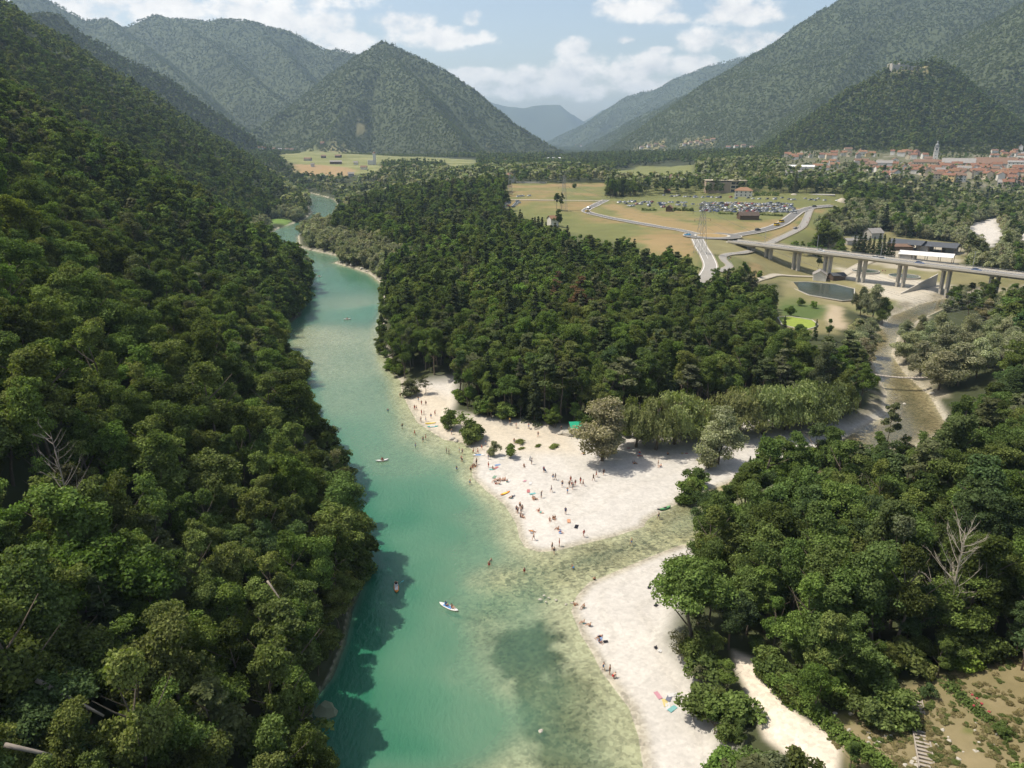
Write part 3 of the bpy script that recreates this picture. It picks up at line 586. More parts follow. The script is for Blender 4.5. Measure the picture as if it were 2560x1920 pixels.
def tube(V, F, pts, rad, n=6):
    base = len(V); pts = [Vector(p) for p in pts]
    for i, p in enumerate(pts):
        d = (pts[min(i + 1, len(pts) - 1)] - pts[max(i - 1, 0)]).normalized(); a = d.orthogonal().normalized(); b = d.cross(a)
        for k in range(n):
            an = 2 * math.pi * k / n; V.append(p + (a * math.cos(an) + b * math.sin(an)) * rad[i])
    for i in range(len(pts) - 1):
        for k in range(n): F.append((base + i * n + k, base + i * n + (k + 1) % n, base + (i + 1) * n + (k + 1) % n, base + (i + 1) * n + k))
def raw_mesh(name, V, F, m=None, smooth=False):
    me = bpy.data.meshes.new(name); me.from_pydata([tuple(v) for v in V], [], F); me.update()
    if smooth: me.polygons.foreach_set('use_smooth', np.ones(len(F), bool))
    if m is not None: me.materials.append(m)
    return me
def trunk_mesh(name, seed, H, r0, top=.8, limbs=6, spread=.45, m=None, n=7):
    g = random.Random(seed); V, F = [], []
    bend = [(g.uniform(-.25, .25) * k, g.uniform(-.25, .25) * k) for k in range(5)]
    pts = [(bend[k][0], bend[k][1], H * top * k / 4) for k in range(5)]
    tube(V, F, [(0, 0, -.6)] + pts, [r0 * 1.35] + [r0 * (1 - .2 * k) for k in range(5)], n)
    for i in range(limbs):
        f = g.uniform(.35, .9); z = H * top * f; a = g.uniform(0, 6.28); L = H * spread * g.uniform(.5, .9) * (1.2 - f * .6)
        p0 = Vector((bend[3][0] * f, bend[3][1] * f, z)); d = Vector((math.cos(a), math.sin(a), g.uniform(.5, 1.1)))
        tube(V, F, [p0, p0 + d * L * .35, p0 + d * L * .7 + Vector((0, 0, L * .08))], [r0 * .42, r0 * .28, r0 * .1], 5)
    return raw_mesh(name, V, F, m or BARK, True)
def dead_tree_mesh(name, seed, H, r0, m, branches=26, start=.35, blen=.34, up=.6, twigs=4):
    g = random.Random(seed); V, F = [], []
    lean = (g.uniform(-.06, .06), g.uniform(-.06, .06))
    pts = [Vector((lean[0] * H * k / 6 + g.uniform(-.12, .12), lean[1] * H * k / 6 + g.uniform(-.12, .12), H * k / 6)) for k in range(7)]
    tube(V, F, pts, [r0 * (1.1 - .165 * k) for k in range(7)], 7)
    for i in range(branches):
        f = g.uniform(start, .98); k = int(f * 6); p0 = pts[k].lerp(pts[min(k + 1, 6)], f * 6 - k); a = g.uniform(0, 6.28); L = H * blen * (1.15 - f * .7) * g.uniform(.5, 1.1)
        d = Vector((math.cos(a), math.sin(a), up * g.uniform(.4, 1.4))).normalized()
        q = [p0, p0 + d * L * .4, p0 + d * L * .75 + Vector((0, 0, L * .08)), p0 + d * L + Vector((0, 0, L * .16))]
        rb = r0 * .34 * (1.1 - f * .6); tube(V, F, q, [rb, rb * .65, rb * .4, rb * .12], 5)
        for j in range(twigs):
            ff = g.uniform(.3, .95); s = q[0].lerp(q[3], ff); d2 = (d + Vector((g.uniform(-.8, .8), g.uniform(-.8, .8), g.uniform(-.2, .7)))).normalized(); l2 = L * g.uniform(.15, .38)
            tube(V, F, [s, s + d2 * l2 * .5, s + d2 * l2], [rb * .38, rb * .24, rb * .08], 4)
    return raw_mesh(name, V, F, m, True)
def join(name, a, b):
    bm_ = bmesh.new(); lay_ = None
    me = bpy.data.meshes.new(name); bm_.from_mesh(a); n = len(bm_.faces); bm_.from_mesh(b); bm_.faces.ensure_lookup_table()
    for f in bm_.faces[n:]: f.material_index = 1
    bm_.to_mesh(me); bm_.free(); me.materials.append(a.materials[0]); me.materials.append(b.materials[0]); return me

# kinds: name -> list of (crown, trunk) at three levels of detail
KIND = {}
def add_kind(k, builds): KIND[k] = builds
NB = 6
bro, mid, low = [], [], []
for i in range(NB):
    H = [16, 17, 15, 18, 14, 16][i]; Rc = [5.0, 4.4, 5.6, 4.6, 5.2, 4.0][i]; sh_ = [1, 1.4, .6, 1.2, .8, 1.6][i]; bs = [.12, .10, .14, .08, .12, .07][i]
    tk = trunk_mesh("trunk", 40 + i, H, .26, .75)
    bro.append((crown_broad("crown", 100 + i, 15000, .255, H, Rc, bs, 96, (.10, .27), shape=sh_, lobes=[7, 5, 8, 6, 9, 5][i]), tk))
    mid.append((crown_broad("crown", 120 + i, 3200, .55, H, Rc, bs, 60, (.12, .28), shape=sh_, lobes=[7, 5, 8, 6, 9, 5][i]), trunk_mesh("trunk", 40 + i, H, .26, .7, 2, n=5)))
    low.append((crown_broad("crown", 140 + i, 130, 2.2, H, Rc, bs, 14, (.26, .42), shape=sh_, lobes=5, soft=1.0), None))
KIND['broad'] = (bro, mid, low)
KIND['spruce'] = ([(crown_conifer("crown", 200 + i, 7600, .42, 18, 3.3 + .4 * i, .1, 16), trunk_mesh("trunk", 60 + i, 18, .2, .95, 0)) for i in range(2)],
                  [(crown_conifer("crown", 210 + i, 2600, .8, 18, 3.3 + .4 * i, .1, 14), trunk_mesh("trunk", 60 + i, 18, .2, .95, 0, n=5)) for i in range(2)],
                  [(crown_conifer("crown", 220 + i, 200, 1.9, 18, 3.5, .1, 9), None) for i in range(2)])
KIND['pine'] = ([(crown_pine("crown", 230 + i, 4200, .42, 18, 4.0, .40 + .1 * i), trunk_mesh("trunk", 70 + i, 18, .24, .95, 8, .22)) for i in range(3)],
                [(crown_pine("crown", 240 + i, 1200, .8, 18, 4.0, .40 + .1 * i), trunk_mesh("trunk", 70 + i, 18, .24, .95, 4, .2, n=5)) for i in range(3)],
                [(crown_pine("crown", 250 + i, 200, 1.8, 18, 4.0, .4), None) for i in range(2)])
KIND['willow'] = ([(crown_broad("crown", 300 + i, 12500, .29, 13, 5.4, .0, 64, (.17, .32), .9), trunk_mesh("trunk", 80 + i, 13, .3, .6)) for i in range(3)],
                  [(crown_broad("crown", 310 + i, 2600, .6, 13, 5.4, .0, 46, (.18, .34), .9), trunk_mesh("trunk", 80 + i, 13, .3, .6, 2, n=5)) for i in range(3)],
                  [(crown_broad("crown", 320 + i, 160, 2.1, 13, 5.6, .06, 16, (.26, .4), .9), None) for i in range(2)])
KIND['weeping'] = ([(crown_weeping("crown", 330 + i, 13000, .27, 12, 6.0), trunk_mesh("trunk", 85 + i, 12, .34, .7)) for i in range(3)],) * 2 + (KIND['willow'][2],)
KIND['bush'] = ([(crown_broad("crown", 340 + i, 2600, .26, 4, 2.4, .0, 22, (.24, .4), .6), trunk_mesh("stem", 90 + i, 4, .08, .6)) for i in range(3)],
                [(crown_broad("crown", 350 + i, 700, .5, 4, 2.4, .0, 16, (.28, .44), .6), trunk_mesh("stem", 90 + i, 4, .08, .6, 2, n=4)) for i in range(3)],
                [(crown_broad("crown", 360, 80, 1.1, 4, 2.4, .0, 10, (.3, .5), .6), None)])
LOOSE = [(crown_broad("crown", 370 + i, 900, .22, 5, 2.8, .1, 40, (.12, .22), .5), dead_tree_mesh("stem", 95 + i, 4.6, .06, mat("twig", (.20, .17, .13), .9, .1), 16, .05, .55, .9, 3)) for i in range(2)]
KIND['twiggy'] = (LOOSE, LOOSE, KIND['bush'][2])
KH = {'broad': 16, 'spruce': 18, 'pine': 18, 'willow': 13, 'weeping': 12, 'bush': 4, 'twiggy': 5}
KR = {'broad': 5.0, 'spruce': 3.3, 'pine': 3.8, 'willow': 5.6, 'weeping': 6.5, 'bush': 2.4, 'twiggy': 2.8}
lib = bpy.data.collections.new("tree_kinds"); PIDX = {}
def proto(kind, lod, var):
    key = (kind, lod, var)
    if key not in PIDX:
        c, tk = KIND[kind][lod][var]; me = join("tree", c, tk) if tk else c
        o = bpy.data.objects.new("proto_%03d" % len(PIDX), me); lib.objects.link(o); PIDX[key] = len(PIDX)
    return PIDX[key]
def scatter(name, rows, label, cat='forest'):
    # rows: (x, y, z, rotz, tiltx, tilty, sx, sz, proto, r, g, b)
    A = np.array(rows, np.float32); me = bpy.data.meshes.new(name); n = len(A)
    me.vertices.add(n); me.vertices.foreach_set('co', np.ascontiguousarray(A[:, :3]).ravel())
    def va(nm, d): a = me.attributes.new(nm, 'FLOAT_VECTOR', 'POINT'); a.data.foreach_set('vector', np.ascontiguousarray(d, np.float32).ravel())
    va('rot', np.stack([A[:, 4], A[:, 5], A[:, 3]], -1)); va('scl', np.stack([A[:, 6], A[:, 6], A[:, 7]], -1)); va('tint', A[:, 9:12])
    a = me.attributes.new('idx', 'INT', 'POINT'); a.data.foreach_set('value', np.ascontiguousarray(A[:, 8].astype(np.int32)))
    o = put(name, me); tag(o, label, cat, kind='stuff')
    md = o.modifiers.new("stand", 'NODES'); md.node_group = STAND
    return o
def stand_group():
    g = bpy.data.node_groups.new("stand_of_trees", 'GeometryNodeTree')
    g.interface.new_socket("Geometry", in_out='INPUT', socket_type='NodeSocketGeometry'); g.interface.new_socket("Geometry", in_out='OUTPUT', socket_type='NodeSocketGeometry')
    gi, go = g.nodes.new('NodeGroupInput'), g.nodes.new('NodeGroupOutput'); l = g.links.new
    ci = g.nodes.new('GeometryNodeCollectionInfo'); ci.inputs['Collection'].default_value = lib; ci.inputs['Separate Children'].default_value = True; ci.inputs['Reset Children'].default_value = True
    ip = g.nodes.new('GeometryNodeInstanceOnPoints')
    def na(nm, t):
        n = g.nodes.new('GeometryNodeInputNamedAttribute'); n.data_type = t; n.inputs['Name'].default_value = nm; return n.outputs['Attribute']
    l(gi.outputs[0], ip.inputs['Points']); l(ci.outputs[0], ip.inputs['Instance']); ip.inputs['Pick Instance'].default_value = True
    l(na('idx', 'INT'), ip.inputs['Instance Index'])
    e2r = g.nodes.new('FunctionNodeEulerToRotation'); l(na('rot', 'FLOAT_VECTOR'), e2r.inputs[0]); l(e2r.outputs[0], ip.inputs['Rotation'])
    l(na('scl', 'FLOAT_VECTOR'), ip.inputs['Scale']); l(ip.outputs[0], go.inputs[0])
    return g
STAND = stand_group()

TINT = {'dark': (0.087, 0.114, 0.034), 'mid': (0.111, 0.157, 0.047), 'olive': (0.14, 0.178, 0.053), 'yellow': (0.171, 0.199, 0.061), 'blue': (0.094, 0.134, 0.052), 'fresh': (0.134, 0.193, 0.048), 'willow': (0.285, 0.295, 0.178), 'weep': (0.245, 0.275, 0.112), 'pine': (0.105, 0.123, 0.054), 'spruce': (0.063, 0.083, 0.038), 'brown': (0.175, 0.115, 0.068), 'grey': (0.137, 0.146, 0.08), 'lime': (0.175, 0.23, 0.048)}
TWORD = {'dark': 'dark green', 'mid': 'mid green', 'olive': 'olive green', 'yellow': 'yellowish olive', 'blue': 'bluish green', 'fresh': 'fresh green', 'willow': 'pale grey-green', 'weep': 'light yellow-green', 'pine': 'dusky green', 'spruce': 'blackish green', 'brown': 'rusty brown', 'grey': 'greyish', 'lime': 'bright lime green'}
TNAMES = ['dark', 'mid', 'olive', 'yellow', 'blue', 'fresh', 'grey']
def jitter(c, g, a=.13): 
    f = g.gauss(1, a); return tuple(max(.01, x * f * g.gauss(1, .035)) for x in c)
trees = []     # dict: p, kind, var, tint name, colour, sx, sz, rot, place, D
def grow(p, kind, tint, H, g, place, wide=1.0, tilt=(0, 0), label=None):
    s = H / KH[kind]; lodn = len(KIND[kind][0])
    trees.append(dict(p=p, kind=kind, var=g.randrange(lodn), tint=tint, c=jitter(TINT[tint], g), sx=s * wide * g.uniform(.8, 1.2), sz=s, rot=g.uniform(0, 6.283), tilt=tilt, place=place, label=label, D=math.dist(p, (0, 0, CAM_H))))
    return trees[-1]
def candidates(s, x0, x1, y0, y1, seed):
    g = np.random.default_rng(seed)
    xs, ys = np.meshgrid(np.arange(x0, x1, s), np.arange(y0, y1, s)); xs[1::2] += s / 2
    return (xs + g.uniform(-.42, .42, xs.shape) * s).ravel(), (ys + g.uniform(-.42, .42, ys.shape) * s).ravel()
def sift(x, y, Hh, Rr, keep_town=.12, margin=1.0):
    z, T, sd, bw, ld, h = land(x, y, True)
    P = np.stack([x, y, z], -1); ok = (sd > np.where(ld > -6, .3, 1.2)) & (bw < .3)
    def chk(dx, dz):
        nonlocal ok
        Q = P.copy(); Q[:, 0] += dx; Q[:, 2] += dz; u, v, f = proj(Q)
        for c in CLEAR: ok &= ~in_poly(u, v, c)
        return u, v, f
    u, v, f = chk(0, 0); chk(0, Hh * .95); chk(0, Hh * .5)
    mm = np.where(ld > -6, .28, .62); chk(Rr * mm, Hh * .6); chk(-Rr * .62, Hh * .6); chk(Rr * mm * .8, Hh * .85); chk(-Rr * .5, Hh * .85); chk(-Rr * .55, Hh * .3)
    ok &= (u > -600) & (u < 3250) & (v < 2500) & (f > 1)
    ut, vt, _ = proj(P + np.array([0, 0, 1.0]) * (np.asarray(Hh) * .8)[:, None]); tw = in_poly(u, v, SEEN_TOWN) | in_poly(ut, vt, SEEN_TOWN); ok &= ~tw | (rng.random(len(x)) < keep_town)
    return P, ok, u, v, f, T, ld, h, sd

g = random.Random(5)
# ---- near and middle woods, tree by tree
under = []
for (s, y0, y1, x0, x1) in [(4.6, 25, 330, -330, 330), (5.2, 330, 800, -640, 620)]:
    x, y = candidates(s, x0, x1, y0, y1, int(s * 10))
    Hh = np.clip(rng.normal(14.2, 2.9, len(x)), 7.5, 20); Rr = Hh / 16 * 5
    P, ok, u, v, f, T, ld, h, sd = sift(x, y, Hh, Rr)
    wet = in_poly(u, v - 15, [(2000, 520), (2560, 480), (2600, 780), (2450, 700), (2380, 660), (2250, 585), (2060, 600)])
    patch = fbm(x / 38, y / 38, 3, 77); pn = fbm(x / 70, y / 70, 2, 88)
    for i in np.nonzero(ok)[0]:
        H = float(Hh[i]); left = ld[i] > -6; kind = 'broad'; r_ = g.random()
        place = 'left' if left else ('right' if (x[i] > 25 and y[i] < 215) or (x[i] > 130 and y[i] < 330) else 'mid')
        w = patch[i] + g.gauss(0, .35) + (.26 if place == 'mid' else .08)
        tint = 'dark' if w < -.3 else 'mid' if w < .1 else 'olive' if w < .45 else 'yellow' if w < .62 else 'fresh'
        if g.random() < .07: tint = g.choice(['blue', 'grey'])
        if left:
            if ld[i] > 70 and y[i] > 250 and g.random() < .5: tint = g.choice(['olive', 'dark', 'mid', 'grey'])
            if r_ < .03: kind = 'spruce'
            elif r_ < .05: kind = 'pine'
            if 4 > sd[i] > 0 and g.random() < .25: kind, tint, H = 'bush', 'olive', g.uniform(3, 5)
        elif place == 'mid':
            if r_ < (.15 if pn[i] > -.1 and y[i] < 460 else .07): kind = 'pine'
            elif r_ < .24 and g.random() < .6: kind, H = 'spruce', H * 1.15
        else:
            if r_ < .14 and y[i] > 120: kind = 'pine'
            elif r_ < .17 and y[i] > 125: kind = 'spruce'
            elif r_ < .4: tint = g.choice(['fresh', 'mid', 'blue'])
        # willows along the wet ground
        if (place == 'mid' and sd[i] < 26 and y[i] > 420) or (x[i] < -150 and ld[i] < 0) or (x[i] > 110 and 330 > y[i] > 195 and sd[i] < 34 and g.random() < .8) or (y[i] > 420 and x[i] > 210 and wet[i] and g.random() < .85):
            kind, tint, H = 'willow', 'willow', g.uniform(9, 14)
        if kind in ('spruce', 'pine'): tint = kind if g.random() < .9 else 'grey'
        grow(P[i], kind, tint, H, g, place, tilt=(g.gauss(0, .04), g.gauss(0, .04)))
        if g.random() < (.38 if y[i] < 330 else .16): under.append((x[i] + g.uniform(-3.4, 3.4), y[i] + g.uniform(-3.4, 3.4), place))
# lower storey under and between the crowns
ux, uy = np.array([a[0] for a in under]), np.array([a[1] for a in under])
P, ok, *_ = sift(ux, uy, np.full(len(ux), 4.0), np.full(len(ux), 1.5))
for i in np.nonzero(ok)[0]: grow(P[i], 'broad', g.choice(['dark', 'mid', 'fresh', 'olive']), g.uniform(5, 9), g, under[i][2])
# ---- valley trees further off
x, y = candidates(10.5, -1100, 1500, 800, 2050, 3); Hh = rng.uniform(11, 17, len(x)); P, ok, u, v, f, T, ld, h, sd = sift(x, y, Hh * .6, Hh / 3.2, .34)
onhill = (h - T) > 6
far_rows = []
cov = fbm(x / 130, y / 130, 3, 99); intown = in_poly(u, v, SEEN_TOWN); open_field = (cov > .28) & ~onhill & (y > 950)
for i in np.nonzero(ok & ~open_field)[0]:
    hw_ = float(Hh[i]); w = cov[i] + g.gauss(0, .4); tint = 'dark' if w < -.2 else 'mid' if w < .1 else 'olive' if w < .5 else 'yellow'
    kind = 'broad' if g.random() < .9 else 'spruce'
    if not onhill[i] and y[i] < 1300 and g.random() < .25: kind, tint = 'willow', 'willow'
    if intown[i]: hw_ *= .55
    c = jitter(TINT['spruce' if kind == 'spruce' else tint], g); s_ = hw_ / KH[kind]
    far_rows.append((*P[i], g.uniform(0, 6.28), 0, 0, s_, s_, proto(kind, 2, g.randrange(len(KIND[kind][2]))), *c))
# ---- wooded mountain sides
n = 430000
a_ = rng.uniform(-.66, .66, n); r_ = np.exp(rng.uniform(math.log(1500), math.log(9500), n)); x, y = r_ * np.sin(a_), r_ * np.cos(a_)
z, T, sd, bw, ld, h = land(x, y, True); keep = ((h - T) > 4) | (y > 2050); u, v, f = proj(np.stack([x, y, z], -1)); keep &= (u > -150) & (u < 2710)
keep &= (sd > 3)
for c in (SEEN_MEADOW, SEEN_FAR_FIELD, [(890, 303), (914, 306), (906, 337), (888, 332)], [(2232, 160), (2320, 162), (2320, 182), (2230, 184)], [(1800, 407), (1835, 384), (1842, 390), (1812, 414)]): keep &= ~in_poly(u, v - 2, c)
valley = ((h - T) <= 4); keep &= ~valley | (fbm(x / 260, y / 260, 3, 111) < .12)
tone = fbm(x / 300, y / 300, 4, 121)
ki = np.nonzero(keep)[0]; m_ = len(ki); w = tone[ki] * .8 + rng.normal(0, .3, m_)
pal = np.array([TINT['dark'], TINT['mid'], TINT['olive'], TINT['yellow'], TINT['spruce']]); ci_ = np.digitize(w, [-.15, .25, .6]); con = rng.random(m_) < .06; ci_[con] = 4
pal = pal * .6 + pal[:4].mean(0) * .4; colr = pal[ci_] * np.array([1.16, 1.08, .95]) * rng.normal(1, .07, (m_, 1)) * rng.normal(1, .03, (m_, 3))
s_ = np.clip(.30 + r_[ki] / 10000, .45, 1.3) * rng.uniform(.75, 1.25, m_)
pb_ = np.array([proto('broad', 2, k) for k in range(NB)]); ps_ = np.array([proto('spruce', 2, k) for k in range(2)])
pid = np.where(con, ps_[rng.integers(0, 2, m_)], pb_[rng.integers(0, NB, m_)])
hill_rows = np.stack([x[ki], y[ki], z[ki] - s_ * np.where(con, 4, 9.2), rng.uniform(0, 6.28, m_), 0 * s_, 0 * s_, s_ * np.where(con, 1.0, 1.42), s_, pid, *np.clip(colr, .01, 1).T], -1)
_O1 = ['first', 'second', 'third', 'fourth', 'fifth', 'sixth', 'seventh', 'eighth', 'ninth', 'tenth', 'eleventh', 'twelfth', 'thirteenth', 'fourteenth', 'fifteenth', 'sixteenth', 'seventeenth', 'eighteenth', 'nineteenth']
_O2 = ['', '', 'twent', 'thirt', 'fort', 'fift', 'sixt', 'sevent', 'eight', 'ninet']
def ordw_(i):
    n = i + 1
    if n > 99: return 'hundred-and-' + ordw_(n - 101) if n > 100 else 'hundredth'
    if n < 20: return _O1[n - 1]
    return _O2[n // 10] + ('ieth' if n % 10 == 0 else 'y-' + _O1[n % 10 - 1])
# ---- trees that stand out, one by one
def tree_at(u, v, kind, tint, H, label=None, wide=1.0, tilt=(0, 0), place='mid', var=None, dz=0):
    p = hit(u, v); t_ = grow(np.array([p.x, p.y, p.z + dz]), kind, tint, H, g, place, wide, tilt, label); t_['own'] = True
    if var is not None: t_['var'] = var
    return t_
tree_at(1505, 1152, 'willow', 'willow', 17.5, 'big round pale willow at the left end of the beach tree row', .95, var=0)
tree_at(1530, 1135, 'willow', 'willow', 10, 'smaller pale willow tucked behind the big round beach willow', .85)
for u_, v_, h_, lb in [(1590, 1118, 12, 'weeping willow right of the big round willow on the beach'), (1640, 1125, 13, 'weeping willow with trailing strands in the middle of the beach row'), (1685, 1110, 13, 'weeping willow behind the row, left of the pale bush willow'),
                       (1735, 1095, 11, 'small weeping willow beside the orange canopy'), (1850, 1092, 13, 'tall weeping willow behind the second pale willow'), (1905, 1085, 14, 'tallest yellow-green weeping willow on the right of the beach row'),
                       (1965, 1075, 14, 'broad weeping willow near the gravel by the stream'), (2025, 1065, 13, 'weeping willow next to the stream gravel, second from the end'), (2070, 1048, 11, 'last weeping willow of the row above the stream gravel')]:
    tree_at(u_, v_, 'weeping', 'weep', h_ * 1.32, lb, g.uniform(.85, 1.05))
tree_at(1795, 1160, 'willow', 'willow', 16, 'second pale grey willow standing forward on the beach', 1.05, var=1)
tree_at(1770, 1172, 'bush', 'willow', 6, 'low pale willow bush at the foot of the second beach willow', 1.2)
tree_at(2110, 1030, 'willow', 'willow', 10, 'silvery willow between the weeping willows and the stream', .8)
tree_at(2150, 1015, 'broad', 'fresh', 14, 'fresh green tree beside the stream above the white gravel', 1.0)
for u_, v_, h_, lb in [(1028, 985, 5, 'brownish twiggy shrub on the far shore corner'), (1065, 985, 6.5, 'larger twiggy shrub on the sandy corner beside the water'), (1120, 1075, 6.5, 'leggy olive shrub on the sandy shore'), (1160, 1085, 6.5, 'olive shrub leaning over the sandy inlet'), (1190, 1105, 5, 'dark shrub at the waterside end of the inlet')]:
    tree_at(u_, v_, 'twiggy' if h_ != 5 else 'bush', 'grey' if u_ < 1100 else 'olive', h_, lb, 1.25)
tree_at(1175, 1100, 'bush', 'dark', 5.2, 'dense dark shrub in the middle of the shore thicket', 1.2)
tree_at(1130, 1068, 'bush', 'olive', 5.0, 'olive shrub at the back of the shore thicket', 1.3)
tree_at(1237, 1140, 'bush', 'willow', 4.2, 'pale feathery shrub alone on the white beach', .8)
tree_at(1277, 1144, 'bush', 'olive', 4.0, 'greener shrub beside the pale one on the white beach', .95)
tree_at(2207, 1178, 'pine', 'pine', 18, 'lone pine with a long bare trunk before the stream', .7, var=2)
tree_at(1900, 1178, 'spruce', 'fresh', 10, 'small bright conifer at the right end of the beach', 1.0)
tree_at(1870, 1200, 'spruce', 'spruce', 6, 'little dark conifer below the bright one at the beach end', 1.0)
tree_at(70, 720, 'broad', 'lime', 21, 'bright lime green tree high on the left slope', 1.0, place='left', var=1)
tree_at(120, 735, 'broad', 'lime', 17, 'smaller lime green tree beside the brightest one', 1.0, place='left', var=5)
tree_at(1445, 842, 'pine', 'brown', 23, 'rusty brown dying pine in the middle wood', 1.0)
tree_at(1392, 800, 'pine', 'brown', 20, 'second rusty brown pine left of the larger one', .7)
for u_, v_, h_ in [(1390, 860, 19), (1500, 880, 19), (1560, 860, 17), (1370, 760, 18), (1530, 800, 18), (1460, 760, 18), (1240, 640, 17), (1110, 740, 18)]:
    tree_at(u_, v_, 'pine', 'pine', h_, None, 1.05)
o_ = onz(800, 1975, 0.5); t_ = grow(np.array([o_[0], o_[1], 0.4]), 'broad', 'olive', 13, g, 'left', .8, (0, .22), 'olive tree reaching out over the water at the bottom'); t_['own'] = True
o_ = onz(770, 2010, 0.5); t_ = grow(np.array([o_[0] - 1.5, o_[1], 0.9]), 'broad', 'dark', 9, g, 'left', .7, (0, .15), 'dark low tree at the bottom edge of the left bank'); t_['own'] = True
tree_at(2068, 628, 'broad', 'dark', 17, 'big dark round tree on the bank above the viaduct', 1.3)
for k_ in range(9):
    tree_at(2132 + k_ * 12, 640 + (k_ % 2) * 4 + k_ * 1.0, 'spruce', 'spruce', 13 + (k_ * 7 % 4), f'blackish conifer in the dense row beside the fish farm, {ordw_(k_)} from left', 1.0)
tree_at(1392, 526, 'broad', 'mid', 15, 'round tree alone in the meadow beside the pylon', 1.0); tree_at(1404, 528, 'broad', 'dark', 15, 'dark narrow tree beside the round meadow tree', .7); tree_at(1396, 568, 'broad', 'dark', 15, 'dark tree on the meadow edge in front of the lone pair', .9)
tree_at(1436, 470, 'bush', 'dark', 5, 'small round bush in the far meadow', 1.2)
tree_at(2180, 800, 'willow', 'willow', 17, 'tall grey-green willow beside the dark pond', .8); tree_at(2150, 790, 'willow', 'grey', 14, 'leaning greyish willow at the right corner of the pond', .75); tree_at(2205, 812, 'willow', 'mid', 13, 'greener willow on the stream bank below the pond', .8)
tree_at(2045, 675, 'broad', 'dark', 11, 'dark tree between the viaduct pillars', .8)
for u_, v_, h_, k_ in [(1790, 705, 8, 'broad'), (1830, 705, 7, 'broad'), (1870, 700, 7, 'broad'), (1898, 694, 4, 'bush'), (1850, 720, 8, 'broad'), (1810, 725, 9, 'broad'), (1930, 780, 7, 'willow'), (1975, 790, 5, 'bush'), (2000, 765, 4, 'bush'), (2030, 770, 3.5, 'bush')]:
    tree_at(u_, v_, k_, 'fresh' if k_ != 'willow' else 'grey', h_, None, 1.1)
# pale willows crowding the stream
for i_, (u_, v_, h_) in enumerate([(2265, 905, 12), (2300, 940, 13), (2345, 975, 14), (2395, 965, 15), (2440, 945, 14), (2310, 885, 13), (2360, 905, 15), (2415, 885, 15), (2470, 920, 13), (2260, 860, 10), (2345, 860, 13), (2160, 885, 12), (2150, 925, 12), (2138, 862, 11), (2130, 905, 12), (2172, 845, 9), (2480, 870, 13), (2300, 845, 10)]):
    tree_at(u_, v_, 'willow', 'willow', h_, f"{ordw_(i_)} pale willow counted along the {'right' if u_ > 2200 else 'left'} bank of the brown stream", 1.05, place='right')
for i_, (u_, v_) in enumerate([(2420, 792), (2462, 802), (2502, 812), (2545, 802), (2450, 772), (2522, 778), (2385, 772), (2480, 760), (2560, 770)]): tree_at(u_, v_, 'broad', g.choice(['dark', 'mid']), g.uniform(11, 15), f"dark tree between the willows and the viaduct end, {ordw_(i_)} planted", 1.0, place='right')
for i_, (u_, v_) in enumerate([(1990, 628), (2005, 622), (2020, 628), (2035, 618), (2050, 632), (2010, 640), (2030, 640), (2060, 642), (2088, 636), (2100, 620), (1975, 634), (2085, 604), (2105, 640)]): tree_at(u_, v_, 'broad' if i_ % 3 else 'bush', 'fresh', g.uniform(4, 7), f"fresh green shrub on the bank above the viaduct, {ordw_(i_)} in the thicket", 1.2)
for i_, (u_, v_) in enumerate([(1740, 1755), (1765, 1705), (1785, 1835), (1835, 1810), (1850, 1860), (1760, 1790), (1800, 1700), (1750, 1650)]): tree_at(u_, v_, 'bush' if i_ % 2 else 'broad', g.choice(['fresh', 'mid', 'olive']), g.uniform(3.4, 5.2), f"green shrub between lower beach and gravel path, {ordw_(i_)} in the thicket", 1.2, place='right')
for i_, (u_, v_) in enumerate([(1958, 840), (1998, 850), (2036, 850), (2070, 850)]): tree_at(u_, v_, 'broad' if i_ % 2 else 'spruce', 'mid' if i_ % 2 else 'spruce', 8, f'small tree before the duckweed pond, {ordw_(i_)} from left', 1.0)
for i_, (u_, v_) in enumerate([(2400, 742), (2425, 746), (2450, 749), (2475, 753), (2502, 756), (2532, 758), (2415, 761), (2440, 766), (2385, 752)]): tree_at(u_, v_, 'broad', g.choice(['dark', 'mid', 'olive']), g.uniform(6.5, 8.5), f"low tree below the right end of the viaduct, {ordw_(i_)} in the clump", 1.3, place='right')
for i_, (u_, v_) in enumerate([(1752, 486), (1770, 488), (1788, 487), (1803, 488), (1896, 484), (1925, 482), (1950, 485), (1975, 483), (2000, 480), (2025, 478), (1660, 486), (1690, 485), (1715, 486)]): tree_at(u_, v_, 'broad', g.choice(['dark', 'mid', 'blue']), g.uniform(9, 14), f"park tree behind the car field, {ordw_(i_)} of the line near the school", .85)
# shrubs closing the wood edges
def edge(px, n_, lo, hi, place, back=6):
    P_ = [np.array(q) for q in px]; L_ = [np.linalg.norm(P_[k + 1] - P_[k]) for k in range(len(P_) - 1)]
    for _ in range(n_):
        k = g.choices(range(len(L_)), L_)[0]; q = P_[k] + (P_[k + 1] - P_[k]) * g.random(); p = hit(q[0], q[1] - g.uniform(0, back)); h_ = g.uniform(lo, hi)
        grow(np.array([p.x, p.y, p.z]), 'bush' if h_ < 5 else 'broad', g.choice(['dark', 'mid', 'olive', 'fresh']), h_, g, place, 1.2)
edge([(1125, 1000), (1225, 1050), (1322, 1056), (1376, 1074), (1430, 1070), (1560, 1100), (1740, 1085)], 44, 2.5, 6.5, 'mid', 14)
edge([(2045, 1765), (2160, 1736), (2215, 1688), (2300, 1680), (2420, 1655), (2560, 1632)], 34, 2.5, 6, 'right', 22)
edge([(1890, 1630), (1915, 1680), (1952, 1735), (2005, 1785)], 14, 2, 4, 'right', 10)
edge([(955, 720), (955, 868), (975, 920), (1003, 945)], 24, 3, 7, 'mid', 3)
